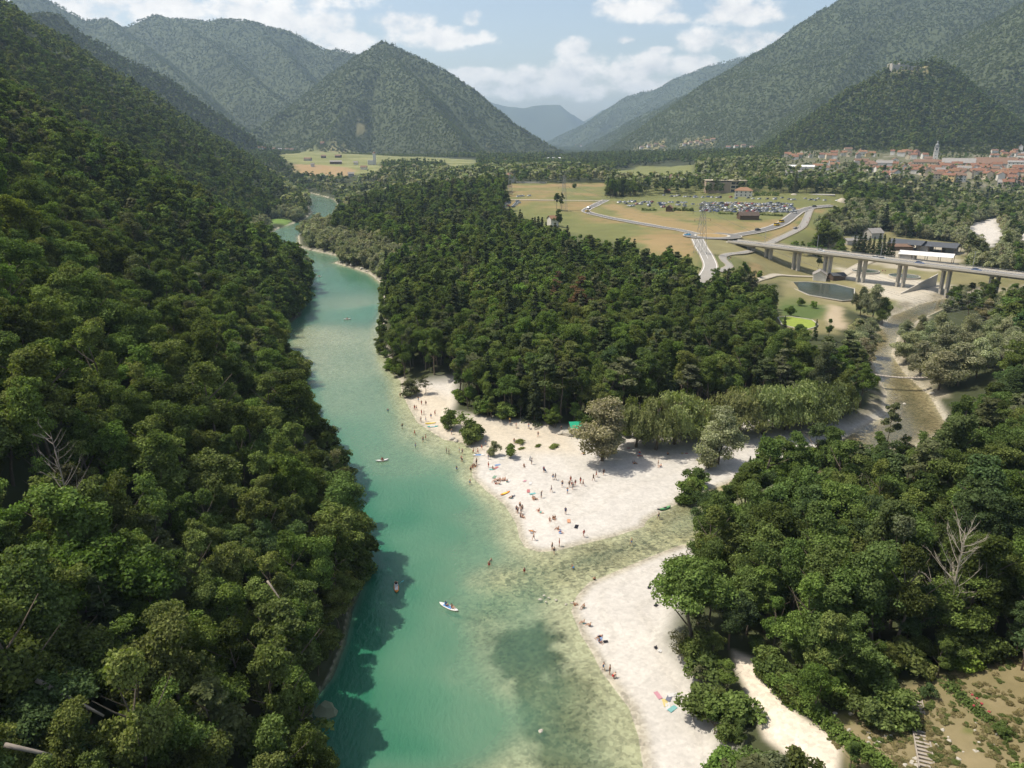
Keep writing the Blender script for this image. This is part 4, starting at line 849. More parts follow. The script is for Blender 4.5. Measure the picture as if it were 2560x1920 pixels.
edge([(1745, 1206), (1722, 1248), (1718, 1277)], 8, 3, 6, 'right', 3)
for u_, v_, s_ in [(1300, 1108, 1.3), (1345, 1116, .8), (1385, 1118, 1.1), (1304, 1122, .7)]:
    p = hit(u_, v_); t_ = grow(np.array([p.x, p.y, p.z - .2]), 'bush', 'yellow', s_, g, 'mid', 2.4, (0, 0), f"low mat of dry weeds on the sand, {'largest' if s_ > 1.2 else 'smallest' if s_ < .75 else 'right' if u_ > 1370 else 'middle'} of four"); t_['own'] = True
# crowns hanging over the left water line
for k_ in range(len(left_line) - 1):
    a_, b_ = left_line[k_], left_line[k_ + 1]; n_ = max(1, int(np.linalg.norm(b_ - a_) / 2.6))
    for q_ in range(n_):
        p_ = a_ + (b_ - a_) * (q_ + g.random()) / n_; bx = p_[0] - g.uniform(.2, 1.6)
        if p_[1] < 60: continue
        far_k = p_[1] > 330
        grow(np.array([bx, p_[1], float(land_mesh(bx, p_[1]))]), g.choice(['broad', 'broad', 'bush']), g.choice(['olive', 'mid', 'dark', 'yellow']), g.uniform(4, 8.5) , g, 'left', 1.25, (0, g.uniform(0, .22)))
# garden and path plants
for u_, v_, h_, k_, tt, lb in [(2170, 1815, 4.2, 'bush', 'mid', 'round green bush standing in the stony garden slope'), (2250, 1800, 4.4, 'bush', 'olive', 'wide clipped green shrub left of the garden steps'), (2215, 1770, 4.6, 'bush', 'mid', 'green shrub behind the clipped one left of the steps'), (2320, 1745, 2.2, 'bush', 'blue', 'small bluish conifer shrub right of the steps'),
                               (2345, 1690, 6.5, 'broad', 'fresh', 'tidy dark green tree at the garden end'), (2420, 1665, 3.2, 'bush', 'lime', 'bright green bush in the shade behind the garden'), (2125, 1925, 4, 'broad', 'mid', 'small green tree beside the gravel path at the bottom'), (1985, 1960, 5, 'bush', 'olive', 'low bush at the path foot'),
                               (2300, 1692, 2.4, 'bush', 'yellow', 'yellow flowering bush at the garden corner'), (2545, 1985, 4, 'bush', 'olive', 'bush in the bottom right corner of the garden'), (2500, 1840, 1.4, 'bush', 'mid', 'small bush at the end of the flower border')]:
    p = onz(u_, v_, 7.5); z_ = float(land_mesh(p[0], p[1])); p = onz(u_, v_, z_); z_ = float(land_mesh(p[0], p[1]))
    t_ = grow(np.array([p[0], p[1], z_]), k_, tt, h_, g, 'right', 1.15, (0, 0), lb); t_['own'] = True
for u_, v_, h_, k_, lb in [(1735, 1600, 6, 'twiggy', 'twiggy shrub at the edge of the lower beach'), (1700, 1460, 6, 'twiggy', 'bare branched shrub beside the lower beach'), (1745, 1720, 4, 'twiggy', 'sparse shrub beside the red bundle on the lower beach'), (1700, 1660, 5, 'twiggy', 'sparse grey shrub hanging over the towels'), (1735, 1805, 3.4, 'twiggy', 'low sparse shrub at the bottom of the beach'),
                           (1790, 1790, 5, 'broad', 'green tree between the beach and the gravel path'), (1815, 1740, 5.5, 'broad', 'fresh tree leaning over the gravel path'), (1810, 1860, 3.4, 'bush', 'dense bush left of the gravel path'), (1800, 1940, 4, 'bush', 'bush left of the path at the bottom edge'), (1900, 1950, 4, 'bush', 'bush right beside the path at the bottom edge'), (1780, 1660, 6, 'broad', 'green tree above the beach path')]:
    tree_at(u_, v_, k_, 'grey' if k_ == 'twiggy' else g.choice(['fresh', 'mid', 'olive']), h_, lb, 1.15, place='right')

# ---- the largest in view become things of their own, the rest stays woodland
for t_ in trees:
    u, v, f = proj(np.array(t_['p']) + np.array([0, 0, t_['sz'] * KH[t_['kind']] * .7])); t_['u'], t_['v'] = float(u), float(v)
    t_['px'] = FPX * t_['sz'] * KH[t_['kind']] / t_['D']; t_['seen'] = -40 < u < 2600 and v < 1990
CAP = {'broad': 285, 'pine': 70, 'spruce': 60, 'willow': 110, 'weeping': 20, 'bush': 60, 'twiggy': 20}
NAME = {'broad': ('broadleaf_tree', 'tree'), 'pine': ('pine_tree', 'pine'), 'spruce': ('spruce_tree', 'conifer'), 'willow': ('willow_tree', 'willow'), 'weeping': ('weeping_willow', 'weeping willow'), 'bush': ('bush', 'bush'), 'twiggy': ('shrub', 'shrub')}
KWORD = {'broad': 'tree', 'pine': 'pine', 'spruce': 'conifer', 'willow': 'willow', 'weeping': 'weeping willow', 'bush': 'bush', 'twiggy': 'shrub'}
chosen = []
for k_, cap in CAP.items():
    l_ = [t_ for t_ in trees if t_['kind'] == k_ and t_['seen']]; l_.sort(key=lambda q: (-bool(q.get('own')), -q['px'])); chosen += l_[:cap]
ids = set(id(t_) for t_ in chosen)
PW = {'left': 'on the wooded left bank', 'mid': 'in the wood beyond the beach', 'right': 'in the wood right of the beach'}
def where(t_):
    u, v = t_['u'], t_['v']
    if t_['place'] == 'left': return ('at the waterside' if u > 640 - (v < 900) * 60 else 'halfway up' if u > 330 else 'at picture edge') + (' far up' if v < 620 else ' midway along' if v < 1150 else ' low down') + ' the left slope'
    if t_['place'] == 'right': return 'near the bottom right garden' if v > 1500 else 'overlooking the white beach' if u < 1950 else 'on the right by the stream' if v > 780 else 'right beyond the viaduct'
    return 'bordering the turquoise river' if u < 1100 else ('in the left part' if u < 1350 else 'in the middle' if u < 1600 else 'in the right part') + ' of the central wood' + (' behind beach' if v > 850 else ' towards meadow' if v < 690 else '')
def bigness(t_): return 'tall ' if t_['sz'] * KH[t_['kind']] > KH[t_['kind']] * 1.12 else 'small ' if t_['sz'] * KH[t_['kind']] < KH[t_['kind']] * .7 else ''
same = {}
for t_ in chosen:
    if not t_['label']: same.setdefault(f"{bigness(t_)}{TWORD[t_['tint']]} {KWORD[t_['kind']]} {where(t_)}", []).append(t_)
for lb, l_ in same.items():
    l_.sort(key=lambda q: q['u'])
    for k_, t_ in enumerate(l_): t_['label'] = lb if len(l_) == 1 else f"{lb}, {'leftmost' if k_ == 0 else 'rightmost' if k_ == len(l_) - 1 else ordw_(k_) + ' from left'}"; t_['grp'] = f"{KWORD[t_['kind']]}s {where(t_)}"
for t_ in chosen:
    nm, ct = NAME[t_['kind']]; cr, tk = KIND[t_['kind']][0 if t_['D'] < 420 else 1][t_['var']]
    e = empty(nm, tuple(t_['p']) , t_['rot']); e.rotation_euler = (t_['tilt'][0], t_['tilt'][1], t_['rot']); e.scale = (t_['sx'], t_['sx'], t_['sz'])
    tag(e, t_['label'], ct)
    if t_.get('grp') or 'dense row' in t_['label']: e['group'] = t_.get('grp', 'conifers in the row by the fish farm')
    c = put("crown", cr, None, e); c['tint'] = [float(q) for q in t_['c']]
    put("trunk" if t_['kind'] not in ('bush', 'twiggy') else "stem", tk, None, e)
rows = {'left': [], 'mid': [], 'right': []}
for t_ in trees:
    if id(t_) in ids: continue
    lod = 0 if t_['D'] < 300 else 1
    rows[t_['place']].append((*t_['p'], t_['rot'], *t_['tilt'], t_['sx'], t_['sz'], proto(t_['kind'], lod, t_['var']), *t_['c']))
print("TREES", len(trees), "own", len(chosen), "far", len(far_rows), [len(v) for v in rows.values()])
scatter("left_slope_woodland", rows['left'], 'dense broadleaf woodland covering the steep left mountainside')
scatter("central_woodland", rows['mid'], 'mixed woodland filling the land between river and meadow')
scatter("right_woodland", rows['right'], 'dense woodland on the right bank beside the stream')
far_ = np.concatenate([np.array(far_rows), hill_rows])
scatter("valley_woodland", far_[far_[:, 1] < 2050], 'groves and hedgerows across the valley floor and castle hill')
scatter("mountain_forest", far_[far_[:, 1] >= 2050], 'distant forest cloaking the mountain sides')

# ---- dead trees and fallen logs
def dead(name, u, v, H, r0, seed, label, m=DEADWOOD, **kw):
    p = hit(u, v); e = empty(name, (p.x, p.y, p.z - .4)); tag(e, label, 'dead tree')
    put("trunk", dead_tree_mesh("trunk", seed, H, r0, m, **kw), None, e); return e
dead("dead_tree", 228, 1500, 24, .24, 3, 'tall bare dead tree with spreading grey limbs on the left slope', start=.58, blen=.26, branches=22, up=.9)
dead("dead_tree", 2352, 1612, 20, .26, 4, 'bleached leafless tree at the edge of the right wood', mat("bleached_wood", (.44, .39, .31), .9, .1), branches=46, start=.25, blen=.36, up=1.2, twigs=5)
dead("dead_tree", 1630, 775, 17, .22, 6, 'grey leafless trees top standing in the central wood', branches=36, start=.3, blen=.22, up=1.4)
dead("dead_tree", 1655, 770, 15, .2, 8, 'second grey leafless tree just right of the first in the wood', branches=30, start=.3, blen=.22, up=1.4)
dead("dead_tree", 560, 705, 14, .2, 9, 'grey leaning snag on the left slope above the river', branches=20, start=.3, blen=.2)
def log(u0, v0, u1, v1, r0, lift, label):
    def over(u, v):
        d = ray(u, v); ts = np.linspace(60, 260, 400); p = d[None, :] * ts[:, None]; p[:, 2] += CAM_H; k = int(np.argmax(p[:, 2] < land_mesh(p[:, 0], p[:, 1]) + lift)); return Vector(p[k])
    a, b = over(u0, v0), over(u1, v1); V, F = [], []
    tube(V, F, [a - a, (b - a) * .35, (b - a) * .7, b - a], [r0, r0 * .9, r0 * .75, r0 * .5], 8); F += [tuple(range(8))[::-1], tuple(range(len(V) - 8, len(V)))]
    o = put("fallen_log", raw_mesh("fallen_log", V, F, DEADWOOD, True)); o.location = a; tag(o, label, 'log')
log(90, 1700, 260, 1790, .22, 11.5, 'long pale fallen log across the lower left trees'); log(10, 1862, 130, 1888, .22, 11.5, 'pale fallen log at the left bottom corner')
log(668, 1452, 705, 1505, .16, 11.5, 'short broken log among the left bank crowns')
# ------------------------------------------------------------------ roads, bridges, buildings
def landz(p): return float(land_mesh(p[0], p[1]))

def ordw(i): return ordw_(i)
class MB:
    def __init__(s): s.V, s.F = [], []
    def box(s, x0, x1, y0, y1, z0, z1):
        b = len(s.V); s.V += [(x, y, z) for z in (z0, z1) for x, y in ((x0, y0), (x1, y0), (x1, y1), (x0, y1))]
        s.F += [tuple(b + i for i in f) for f in ((3, 2, 1, 0), (4, 5, 6, 7), (0, 1, 5, 4), (1, 2, 6, 5), (2, 3, 7, 6), (3, 0, 4, 7))]; return s
    def bar(s, a, b, w, h=None):
        h = h or w; a, b = Vector(a), Vector(b); d = (b - a).normalized(); x = d.cross(Vector((0, 0, 1)))
        x = Vector((1, 0, 0)) if x.length < 1e-3 else x.normalized(); y = x.cross(d); k = len(s.V)
        for p in (a, b):
            for i, j in ((-1, -1), (1, -1), (1, 1), (-1, 1)): s.V.append(tuple(p + x * (w / 2 * i) + y * (h / 2 * j)))
        s.F += [tuple(k + i for i in f) for f in ((0, 1, 2, 3), (7, 6, 5, 4), (4, 5, 1, 0), (5, 6, 2, 1), (6, 7, 3, 2), (7, 4, 0, 3))]; return s
    def prism(s, poly, z0, z1):
        k, n_ = len(s.V), len(poly); s.V += [(p[0], p[1], z0) for p in poly] + [(p[0], p[1], z1) for p in poly]
        s.F += [tuple(k + i for i in range(n_))[::-1], tuple(k + n_ + i for i in range(n_))] + [(k + i, k + (i + 1) % n_, k + n_ + (i + 1) % n_, k + n_ + i) for i in range(n_)]; return s
    def add(s, V, F): k = len(s.V); s.V += [tuple(v) for v in V]; s.F += [tuple(k + i for i in f) for f in F]; return s
    def lathe(s, prof, n_=12, c=(0, 0)):
        k = len(s.V)
        for r, z in prof:
            for i in range(n_): a = 6.28318 * i / n_; s.V.append((c[0] + r * math.cos(a), c[1] + r * math.sin(a), z))
        for j in range(len(prof) - 1):
            for i in range(n_): s.F.append((k + j * n_ + i, k + j * n_ + (i + 1) % n_, k + (j + 1) * n_ + (i + 1) % n_, k + (j + 1) * n_ + i))
        s.F.append(tuple(k + (len(prof) - 1) * n_ + i for i in range(n_))); return s
    def mesh(s, name, m, smooth=False): return raw_mesh(name, s.V, s.F, m, smooth)
    def build(s, name, m, parent=None, smooth=False): return put(name, s.mesh(name, m, smooth), None, parent)
ASPH = mat("asphalt", (.17, .165, .155), .9, .1, .10, .3); PALE_ASPH = mat("pale_asphalt", (.30, .285, .255), .9, .1, .08, .3); PAINT = mat("road_paint", (.72, .71, .67), .7); CONC = mat("concrete", (.46, .43, .37), .85, .2, .10, .25)
PATHM = mat("path_gravel", (.42, .38, .30), .95, .1, .12, .8); STEEL = mat("galvanised_steel", (.30, .31, .31), .5, .5); STONE = mat("stone", (.42, .39, .33), .9, .2, .25, 1.2); GLASS = mat("window_glass", (.03, .04, .05), .12, .6)
BANKDRY = mat("dry_grass", (.30, .215, .10), .95, .05, .2, .4)
VERGE = mat("road_verge", (.33, .29, .22), .95, .1, .15, .5)
def spline(P, step=4.0):
    P = [Vector((p[0], p[1], 0)) for p in P]; out = []
    for i in range(len(P) - 1):
        a, b, c, d = P[max(i - 1, 0)], P[i], P[i + 1], P[min(i + 2, len(P) - 1)]; n_ = max(2, int((c - b).length / step))
        for k in range(n_):
            t = k / n_; out.append(.5 * ((2 * b) + (c - a) * t + (2 * a - 5 * b + 4 * c - d) * t * t + (3 * b - a - 3 * c + d) * t ** 3))
    return out + [P[-1]]
def strip_mesh(name, C, w, lift, m, off=0.0, zs=None):
    n_ = len(C); V = []; F = []
    for i, p in enumerate(C):
        d = (C[min(i + 1, n_ - 1)] - C[max(i - 1, 0)]); d.z = 0; d.normalize(); s_ = Vector((-d.y, d.x, 0)); V += [p + s_ * (off + w / 2), p + s_ * (off - w / 2)]
    if zs is None:
        X = np.array([v.x for v in V]); Y = np.array([v.y for v in V]); z = land_mesh(X, Y); zc = land_mesh(np.array([p.x for p in C]), np.array([p.y for p in C]))
        k = np.ones(5) / 5; zc = np.convolve(np.pad(zc, 2, 'edge'), k, 'valid'); z = np.maximum(z * .3 + np.repeat(zc, 2) * .7, z)
    else: z = np.repeat(zs, 2)
    for v, zz in zip(V, z): v.z = float(zz) + lift
    F = [(2 * i, 2 * i + 1, 2 * i + 3, 2 * i + 2) for i in range(n_ - 1)]
    me = raw_mesh(name, V, F, m); return me
def road(name, px, w, label, m=ASPH, lines=True, lift=.22, pts=None):
    C = spline(pts or [(p.x, p.y) for p in hits(px)]); o = put(name, strip_mesh(name, C, w, lift, m)); tag(o, label, kind='structure')
    if lines:
        for off in (-w / 2 + .35, w / 2 - .35): put("edge_line", strip_mesh("edge_line", C, .35, lift + .03, PAINT, off), None, o)
        put("centre_line", strip_mesh("centre_line", C, .2, lift + .03, PAINT, 0), None, o)
    for s_ in (-1, 1): put("verge", strip_mesh("verge", C, .7, lift - .05, VERGE, s_ * (w / 2 + .3)), None, o)
    return C
RC = onz(1780, 591, 16.0); RZ = max(landz(RC), 15.8)
road("road", [(1515, 500), (1489, 513), (1470, 522), (1464, 528), (1478, 534), (1507, 541), (1547, 549.5), (1605, 560), (1663, 570), (1706, 577), (1742, 586)], 7, 'curving main road crossing the meadow to the roundabout')
road("road", [(1830, 590), (1860, 585), (1894, 579), (1941, 565.5), (1972, 548), (1995, 530.5), (2011, 525), (2034, 519), (2085, 515)], 8, 'road climbing from the roundabout past the car park')
WALK = road("cycle_path", [(1922, 610), (1972, 586), (2003, 569), (2015, 550), (2023, 530), (2030, 519)], 4.5, 'pale cycle path beside the climbing road', PALE_ASPH, False)
road("road", [(1743, 598), (1754, 620), (1768, 643), (1776, 667), (1766, 690), (1740, 720)], 7.5, 'slip road dropping from the roundabout into the wood', PALE_ASPH)
LOOP = road("footpath", [(1879, 628), (1852, 633.5), (1822, 636), (1806, 643), (1813, 655), (1824, 667), (1797, 680)], 3.4, 'pale footpath looping below the roundabout', PALE_ASPH, False)
road("track", [(1867, 712), (1895, 700), (1918, 694), (1953, 688), (2030, 692), (2100, 700)], 3, 'gravel track under the viaduct', PATHM, False)
road("track", [(1278, 500), (1330, 500.5), (1379, 501), (1450, 502), (1507, 502)], 3.5, 'pale farm track across the meadow', PATHM, False)
road("track", [(2100, 690), (2170, 655), (2240, 640), (2300, 668), (2390, 668)], 5, 'pale yard road through the fish farm', PATHM, False)
e = empty("roundabout", (RC[0], RC[1], RZ)); tag(e, kind='structure', label='roundabout with a dry grass island')
def ring(r0, r1, z, n_=40): return [(r * math.cos(6.28318 * i / n_), r * math.sin(6.28318 * i / n_), z) for r in (r0, r1) for i in range(n_)], [(i, (i + 1) % n_, n_ + (i + 1) % n_, n_ + i)[::-1] for i in range(n_)]
V, F = ring(10.5, 19, .32); MB().add(V, F).build("carriageway", ASPH, e)
V, F = ring(10.0, 12.2, .42); MB().add(V, F).build("apron", CONC, e)
MB().lathe([(10.2, .2), (10.2, .55), (9.9, .56), (0.1, .9)], 40).build("island", BANKDRY, e)
V, F = ring(19, 19.6, .40); MB().add(V, F).build("kerb", CONC, e)

# ---- viaduct
A = Vector((*onz(1832, 602, 16.0), 16.0)); B = Vector((*onz(2560, 691, 15.6), 15.6)); D_ = (B - A); Lb = D_.length; D_.normalize(); Bx = Vector((D_.x, D_.y, 0)).normalized(); S_ = Vector((-Bx.y, Bx.x, 0))
TOT = Lb + 60
vd = empty("viaduct", A, math.atan2(Bx.y, Bx.x)); tag(vd, 'long concrete road viaduct on paired pillars over the valley', 'bridge')
dz = D_.z
def at_(t): return t * dz
deckb = MB(); 
for (y0, y1, z0, z1) in ((-5.6, 5.6, -.55, 0.0), (-3.6, -1.0, -1.7, -.55), (1.0, 3.6, -1.7, -.55)):
    k = len(deckb.V); deckb.box(0, TOT, y0, y1, z0, z1)
deckb.build("deck", CONC, vd)
MB().box(0, TOT, -4.1, 4.1, .004, .03).build("roadway", ASPH, vd)
for y_ in (-3.7, 3.7, 0): MB().box(0, TOT, y_ - .12, y_ + .12, .034, .04).build("road_line", PAINT, vd)
for s_ in (-1, 1):
    MB().box(0, TOT, *(sorted((s_ * 5.6, s_ * 4.9))), .004, .55).build("parapet", CONC, vd)
    rl = MB(); rl.box(0, TOT, s_ * 5.3 - .05, s_ * 5.3 + .05, 1.05, 1.15)
    r_o = rl.build("railing", STEEL, vd)
    for k in range(0, int(TOT), 4): MB().box(k, k + .08, s_ * 5.3 - .04, s_ * 5.3 + .04, .55, 1.05).build("railing_post", STEEL, r_o) if k < Lb and k % 8 == 0 else None
for u_ in (1880, 1924, 1995, 2073, 2160, 2260, 2370, 2490):
    best = min(np.linspace(0, TOT, 800), key=lambda t: abs(proj(np.array(A + D_ * t))[0] - u_)); c = A + D_ * best
    for s_ in (-1, 1):
        q = c + Bx * (1.5 * s_); zb = landz(q) - A.z - .6; m_ = MB()
        V = [(x, y, z) for z, sx, sy in ((zb, .5, 1.3), (-1.65, .5, 1.6)) for x, y in ((-sx, -sy), (sx, -sy), (sx, sy), (-sx, sy))]
        V = [(best + 1.5 * s_ + x, y, z) for x, y, z in V]; m_.add(V, [(3, 2, 1, 0), (4, 5, 6, 7), (0, 1, 5, 4), (1, 2, 6, 5), (2, 3, 7, 6), (3, 0, 4, 7)]); m_.build("pillar", CONC, vd)
    MB().box(best - 2.1, best + 2.1, -3.7, 3.7, -1.9, -1.0).build("crosshead", CONC, vd)
MB().box(-3, 6, -5.2, 5.2, -6, -.56).build("abutment", CONC, vd)
for k, u_ in enumerate((1900, 2030, 2190, 2420)):
    best = min(np.linspace(0, TOT, 800), key=lambda t: abs(proj(np.array(A + D_ * t))[0] - u_)); m_ = MB().bar((best, 5.0, .5), (best, 5.0, 8.2), .16).bar((best, 5.0, 8.1), (best, 3.6, 8.4), .14); m_.build("lamp_post", STEEL, vd)
ra = hit(2252, 735); rb = hit(2340, 715); m_ = MB(); m_.add([(0, 0, -1), (0, 0, .3), tuple((rb - ra) + Vector((0, 0, 6.5))), tuple((rb - ra) + Vector((0, 0, -2))), (1.2, 2.2, -1), (1.2, 2.2, .3), tuple((rb - ra) + Vector((1.2, 2.2, 6.5))), tuple((rb - ra) + Vector((1.2, 2.2, -2)))], [(0, 3, 2, 1), (4, 5, 6, 7), (1, 2, 6, 5), (0, 1, 5, 4), (3, 7, 6, 2)])
o = m_.build("ramp_wall", CONC); o.location = ra; tag(o, 'sloping concrete ramp wall at the right end of the viaduct', 'wall')
def fence(C, off, h, label, name="railing", step=3):
    C2 = []
    for i, p in enumerate(C):
        d = (C[min(i + 1, len(C) - 1)] - C[max(i - 1, 0)]); d.z = 0; d.normalize(); q = p + Vector((-d.y, d.x, 0)) * off; C2.append(Vector((q.x, q.y, 0)))
    z = land_mesh(np.array([q.x for q in C2]), np.array([q.y for q in C2])) + .2
    o_ = Vector((C2[0].x, C2[0].y, float(z[0]))); e_ = empty(name, o_); tag(e_, label, 'railing'); r1 = MB()
    for i in range(len(C2) - 1):
        a, b = C2[i].copy(), C2[i + 1].copy(); a.z, b.z = z[i] + h, z[i + 1] + h; r1.bar(a - o_, b - o_, .09)
    r1.build("top_rail", STEEL, e_)
    for i in range(0, len(C2), 2): a = C2[i].copy(); a.z = z[i]; MB().bar(a - o_ - Vector((0, 0, .2)), a - o_ + Vector((0, 0, h)), .09).build("post", STEEL, e_)
fence(WALK, 2.2, 1.1, 'steel railing along the left edge of the cycle path'); fence(WALK, -2.2, 1.1, 'steel railing along the right edge of the cycle path'); fence(LOOP, 1.7, 1.1, 'railing curving round the footpath loop')

# ---- footbridge over the stream
a, b = Vector((*onz(2188, 937, 4.6), 4.6)), Vector((*onz(2322, 943, 4.6), 4.6)); fl = (b - a).length; fb = empty("footbridge", a, math.atan2(b.y - a.y, b.x - a.x)); tag(fb, 'slender plank footbridge over the brown stream', 'footbridge')
pk = MB().box(0, .8, -.75, .75, 0, .1).mesh("plank", mat("weathered_wood", (.34, .30, .25), .85, .2, .12, 1.5))
for k in range(int(fl)):
    o = put("plank", pk, None, fb); o.location = (k, 0, -.5 * math.sin(math.pi * k / fl))
MB().box(0, fl, -.7, -.55, -.22, -.11).build("beam", STEEL, fb).location.z = -.35; MB().box(0, fl, .55, .7, -.22, -.11).build("beam", STEEL, fb).location.z = -.35
for s_ in (-.72, .72):
    m_ = MB()
    for k in range(12): m_.bar((fl * k / 12, s_, 1.0 - .5 * math.sin(math.pi * k / 12)), (fl * (k + 1) / 12, s_, 1.0 - .5 * math.sin(math.pi * (k + 1) / 12)), .06)
    m_.build("handrail", STEEL, fb)
    for k in range(0, int(fl), 2): MB().box(k + .36, k + .42, s_ - .03, s_ + .03, -.5, 1.0 - .5 * math.sin(math.pi * k / fl)).build("post", STEEL, fb)

# ---- pylons and wires
LAT = mat("lattice_steel", (.30, .30, .28), .6, .4)
def pylon(p, H, w, label, rz=0.0, m_w=.11):
    e_ = empty("pylon", p, rz); tag(e_, label, 'pylon'); hw_ = lambda z: w * (1 - z / H) ** 1.0 + .45
    lv = [H * f for f in (0, .16, .32, .47, .6, .72, .83, .92, 1)]
    for sx in (-1, 1):
        for sy in (-1, 1):
            lg = MB(); 
            for z0, z1 in zip(lv[:-1], lv[1:]): lg.bar((sx * hw_(z0), sy * hw_(z0), z0 - .5 * (z0 == 0)), (sx * hw_(z1), sy * hw_(z1), z1), m_w * 1.3)
            lg.build("leg", LAT, e_)
    br = MB()
    for z0, z1 in zip(lv[:-1], lv[1:]):
        a_, b_ = hw_(z0), hw_(z1)
        for q in ((1, 1), (-1, 1), (-1, -1), (1, -1)):
            q2 = (-q[1], q[0]); br.bar((q[0] * a_, q[1] * a_, z0), (q2[0] * b_, q2[1] * b_, z1), m_w * .7).bar((q2[0] * a_, q2[1] * a_, z0), (q[0] * b_, q[1] * b_, z1), m_w * .7)
    br.build("bracing", LAT, e_); tips = []
    for z_, l_ in ((H * .66, 5.2), (H * .80, 6.6), (H * .94, 4.4)):
        MB().bar((-l_, 0, z_ + .1), (l_, 0, z_ + .1), m_w).bar((-l_, 0, z_ + .1), (0, .5, z_ + 1.2), m_w * .7).bar((l_, 0, z_ + .1), (0, .5, z_ + 1.2), m_w * .7).build("crossarm", LAT, e_)
        for s_ in (-1, 1): MB().bar((s_ * l_, 0, z_), (s_ * l_, 0, z_ - 1.1), .14).build("insulator", mat("insulator", (.12, .07, .05), .3), e_); tips.append(Matrix.Rotation(rz, 3, 'Z') @ Vector((s_ * l_, 0, z_ - 1.1)) + Vector(p))
    return tips
t1 = pylon(hit(1750, 634), 30, 2.4, 'tall lattice pylon rising beside the roundabout', .3); t2 = pylon(hit(1409, 526), 30, 2.2, 'lattice pylon behind the lone meadow trees', .3); t3 = pylon(hit(1275, 488), 22, 1.8, 'lattice pylon at the left edge of the meadow', .3)
end = atY(2800, 915, 235); te = [Vector((end[0], end[1], end[2])) + (q - t1[0]) * .9 + Vector((0, 0, 3)) for q in t1]
WIRE = mat("wire", (.16, .16, .16), .5)
def wire(a_, b_, sag, label):
    V, F = [], []; P = [a_.lerp(b_, k / 20) - Vector((0, 0, sag * 4 * (k / 20) * (1 - k / 20))) for k in range(21)]; tube(V, F, [p - a_ for p in P], [.035] * 21, 4); o = put("power_line", raw_mesh("power_line", V, F, WIRE)); o.location = a_; tag(o, label, 'cable', 'power lines')
for i, (p_, q_) in enumerate(zip(t1, te)): wire(p_, q_, 7, f'thin power line over the pond, {ordw(i)} conductor from the roundabout pylon')
for i, (p_, q_) in enumerate(zip(t1, t2)): wire(p_, q_, 7, f'thin power line over the meadow, {ordw(i)} conductor between the pylons')

# ---- houses
WALLS = {'white': mat("wall_white", (.66, .63, .57), .85, .2, .06, .3), 'cream': mat("wall_cream", (.60, .52, .38), .85, .2, .06, .3), 'yellow': mat("wall_yellow", (.60, .46, .22), .85, .2, .06, .3), 'pink': mat("wall_pink", (.55, .32, .27), .85, .2, .06, .3), 'grey': mat("wall_grey", (.40, .38, .35), .85, .2, .06, .3), 'brick': mat("wall_brick", (.38, .30, .22), .85, .2, .08, .3), 'wood': mat("wall_wood", (.12, .085, .06), .9, .1, .15, .8)}
ROOFS = {'red': mat("roof_red", (.215, .112, .072), .85, .2, .14, .35), 'orange': mat("roof_orange", (.25, .145, .085), .85, .2, .14, .35), 'brown': mat("roof_brown", (.19, .122, .085), .85, .2, .14, .35), 'grey': mat("roof_grey", (.26, .245, .225), .85, .2, .12, .35), 'dark': mat("roof_dark", (.075, .08, .088), .7, .3, .10, .2), 'white': mat("roof_white", (.66, .65, .62), .6, .3, .05, .2), 'wood': mat("roof_wood", (.10, .075, .06), .85, .2, .12, .5)}
def house(p, w, l, h, rh, wall, roof, label, rz=0.0, hip=0.0, cat='house', name="house", windows=None, group=None, chimney=True, over=.5, base=1.5):
    """l along local x (the ridge), w along local y"""
    e_ = empty(name, p, rz); tag(e_, label, cat, group); x, y = l / 2, w / 2
    m_ = MB(); m_.V = [(-x, -y, -base), (x, -y, -base), (x, y, -base), (-x, y, -base), (-x, -y, h), (x, -y, h), (x, y, h), (-x, y, h)]; m_.F = [(0, 1, 5, 4), (1, 2, 6, 5), (2, 3, 7, 6), (3, 0, 4, 7)]
    if hip == 0 and rh > 0: m_.V += [(-x, 0, h + rh), (x, 0, h + rh)]; m_.F += [(5, 6, 9), (7, 4, 8)]
    else: m_.F += [(4, 5, 6, 7)]
    m_.build("wall", WALLS[wall], e_)
    X, Y = x + over, y + over; dr = rh * over / max(y, .1); t = .18; r_ = MB(); hx = x - hip if hip else X
    for zo in (0, t):
        r_.V += [(-X, -Y, h - dr + zo), (X, -Y, h - dr + zo), (X, Y, h - dr + zo), (-X, Y, h - dr + zo), (-hx, 0, h + rh + zo), (hx, 0, h + rh + zo)]
    r_.F = [(6, 7, 11, 10), (8, 9, 10, 11), (7, 8, 11), (9, 6, 10), (1, 0, 4, 5), (3, 2, 5, 4), (2, 1, 5), (0, 3, 4), (0, 1, 7, 6), (1, 2, 8, 7), (2, 3, 9, 8), (3, 0, 6, 9)] if hip else [(6, 7, 11, 10), (8, 9, 10, 11), (1, 0, 4, 5), (3, 2, 5, 4), (0, 1, 7, 6), (2, 3, 9, 8), (1, 5, 11, 7), (5, 2, 8, 11), (4, 0, 6, 10), (3, 4, 10, 9)]
    for v in range(len(r_.V)): r_.V[v] = (r_.V[v][0], r_.V[v][1], r_.V[v][2] + .02)
    ro = r_.build("roof", ROOFS[roof], e_)
    if chimney: cx = rnd.uniform(-x * .5, x * .5); MB().box(cx - .4, cx + .4, y * .2 - .4, y * .2 + .4, h + rh * .4, h + rh + 1.0).build("chimney", WALLS['grey'], ro)
    if windows:
        cols, fl_ = windows; wm = WINM
        for f_ in range(fl_):
            for c_ in range(cols):
                o_ = put("window", wm, None, e_); o_.location = (-x + (c_ + .5) * l / cols, -y - .03, h * (f_ + .5) / fl_)
    return e_
WINM = MB().box(-.55, .55, 0, .04, -.75, .75).mesh("window", GLASS)
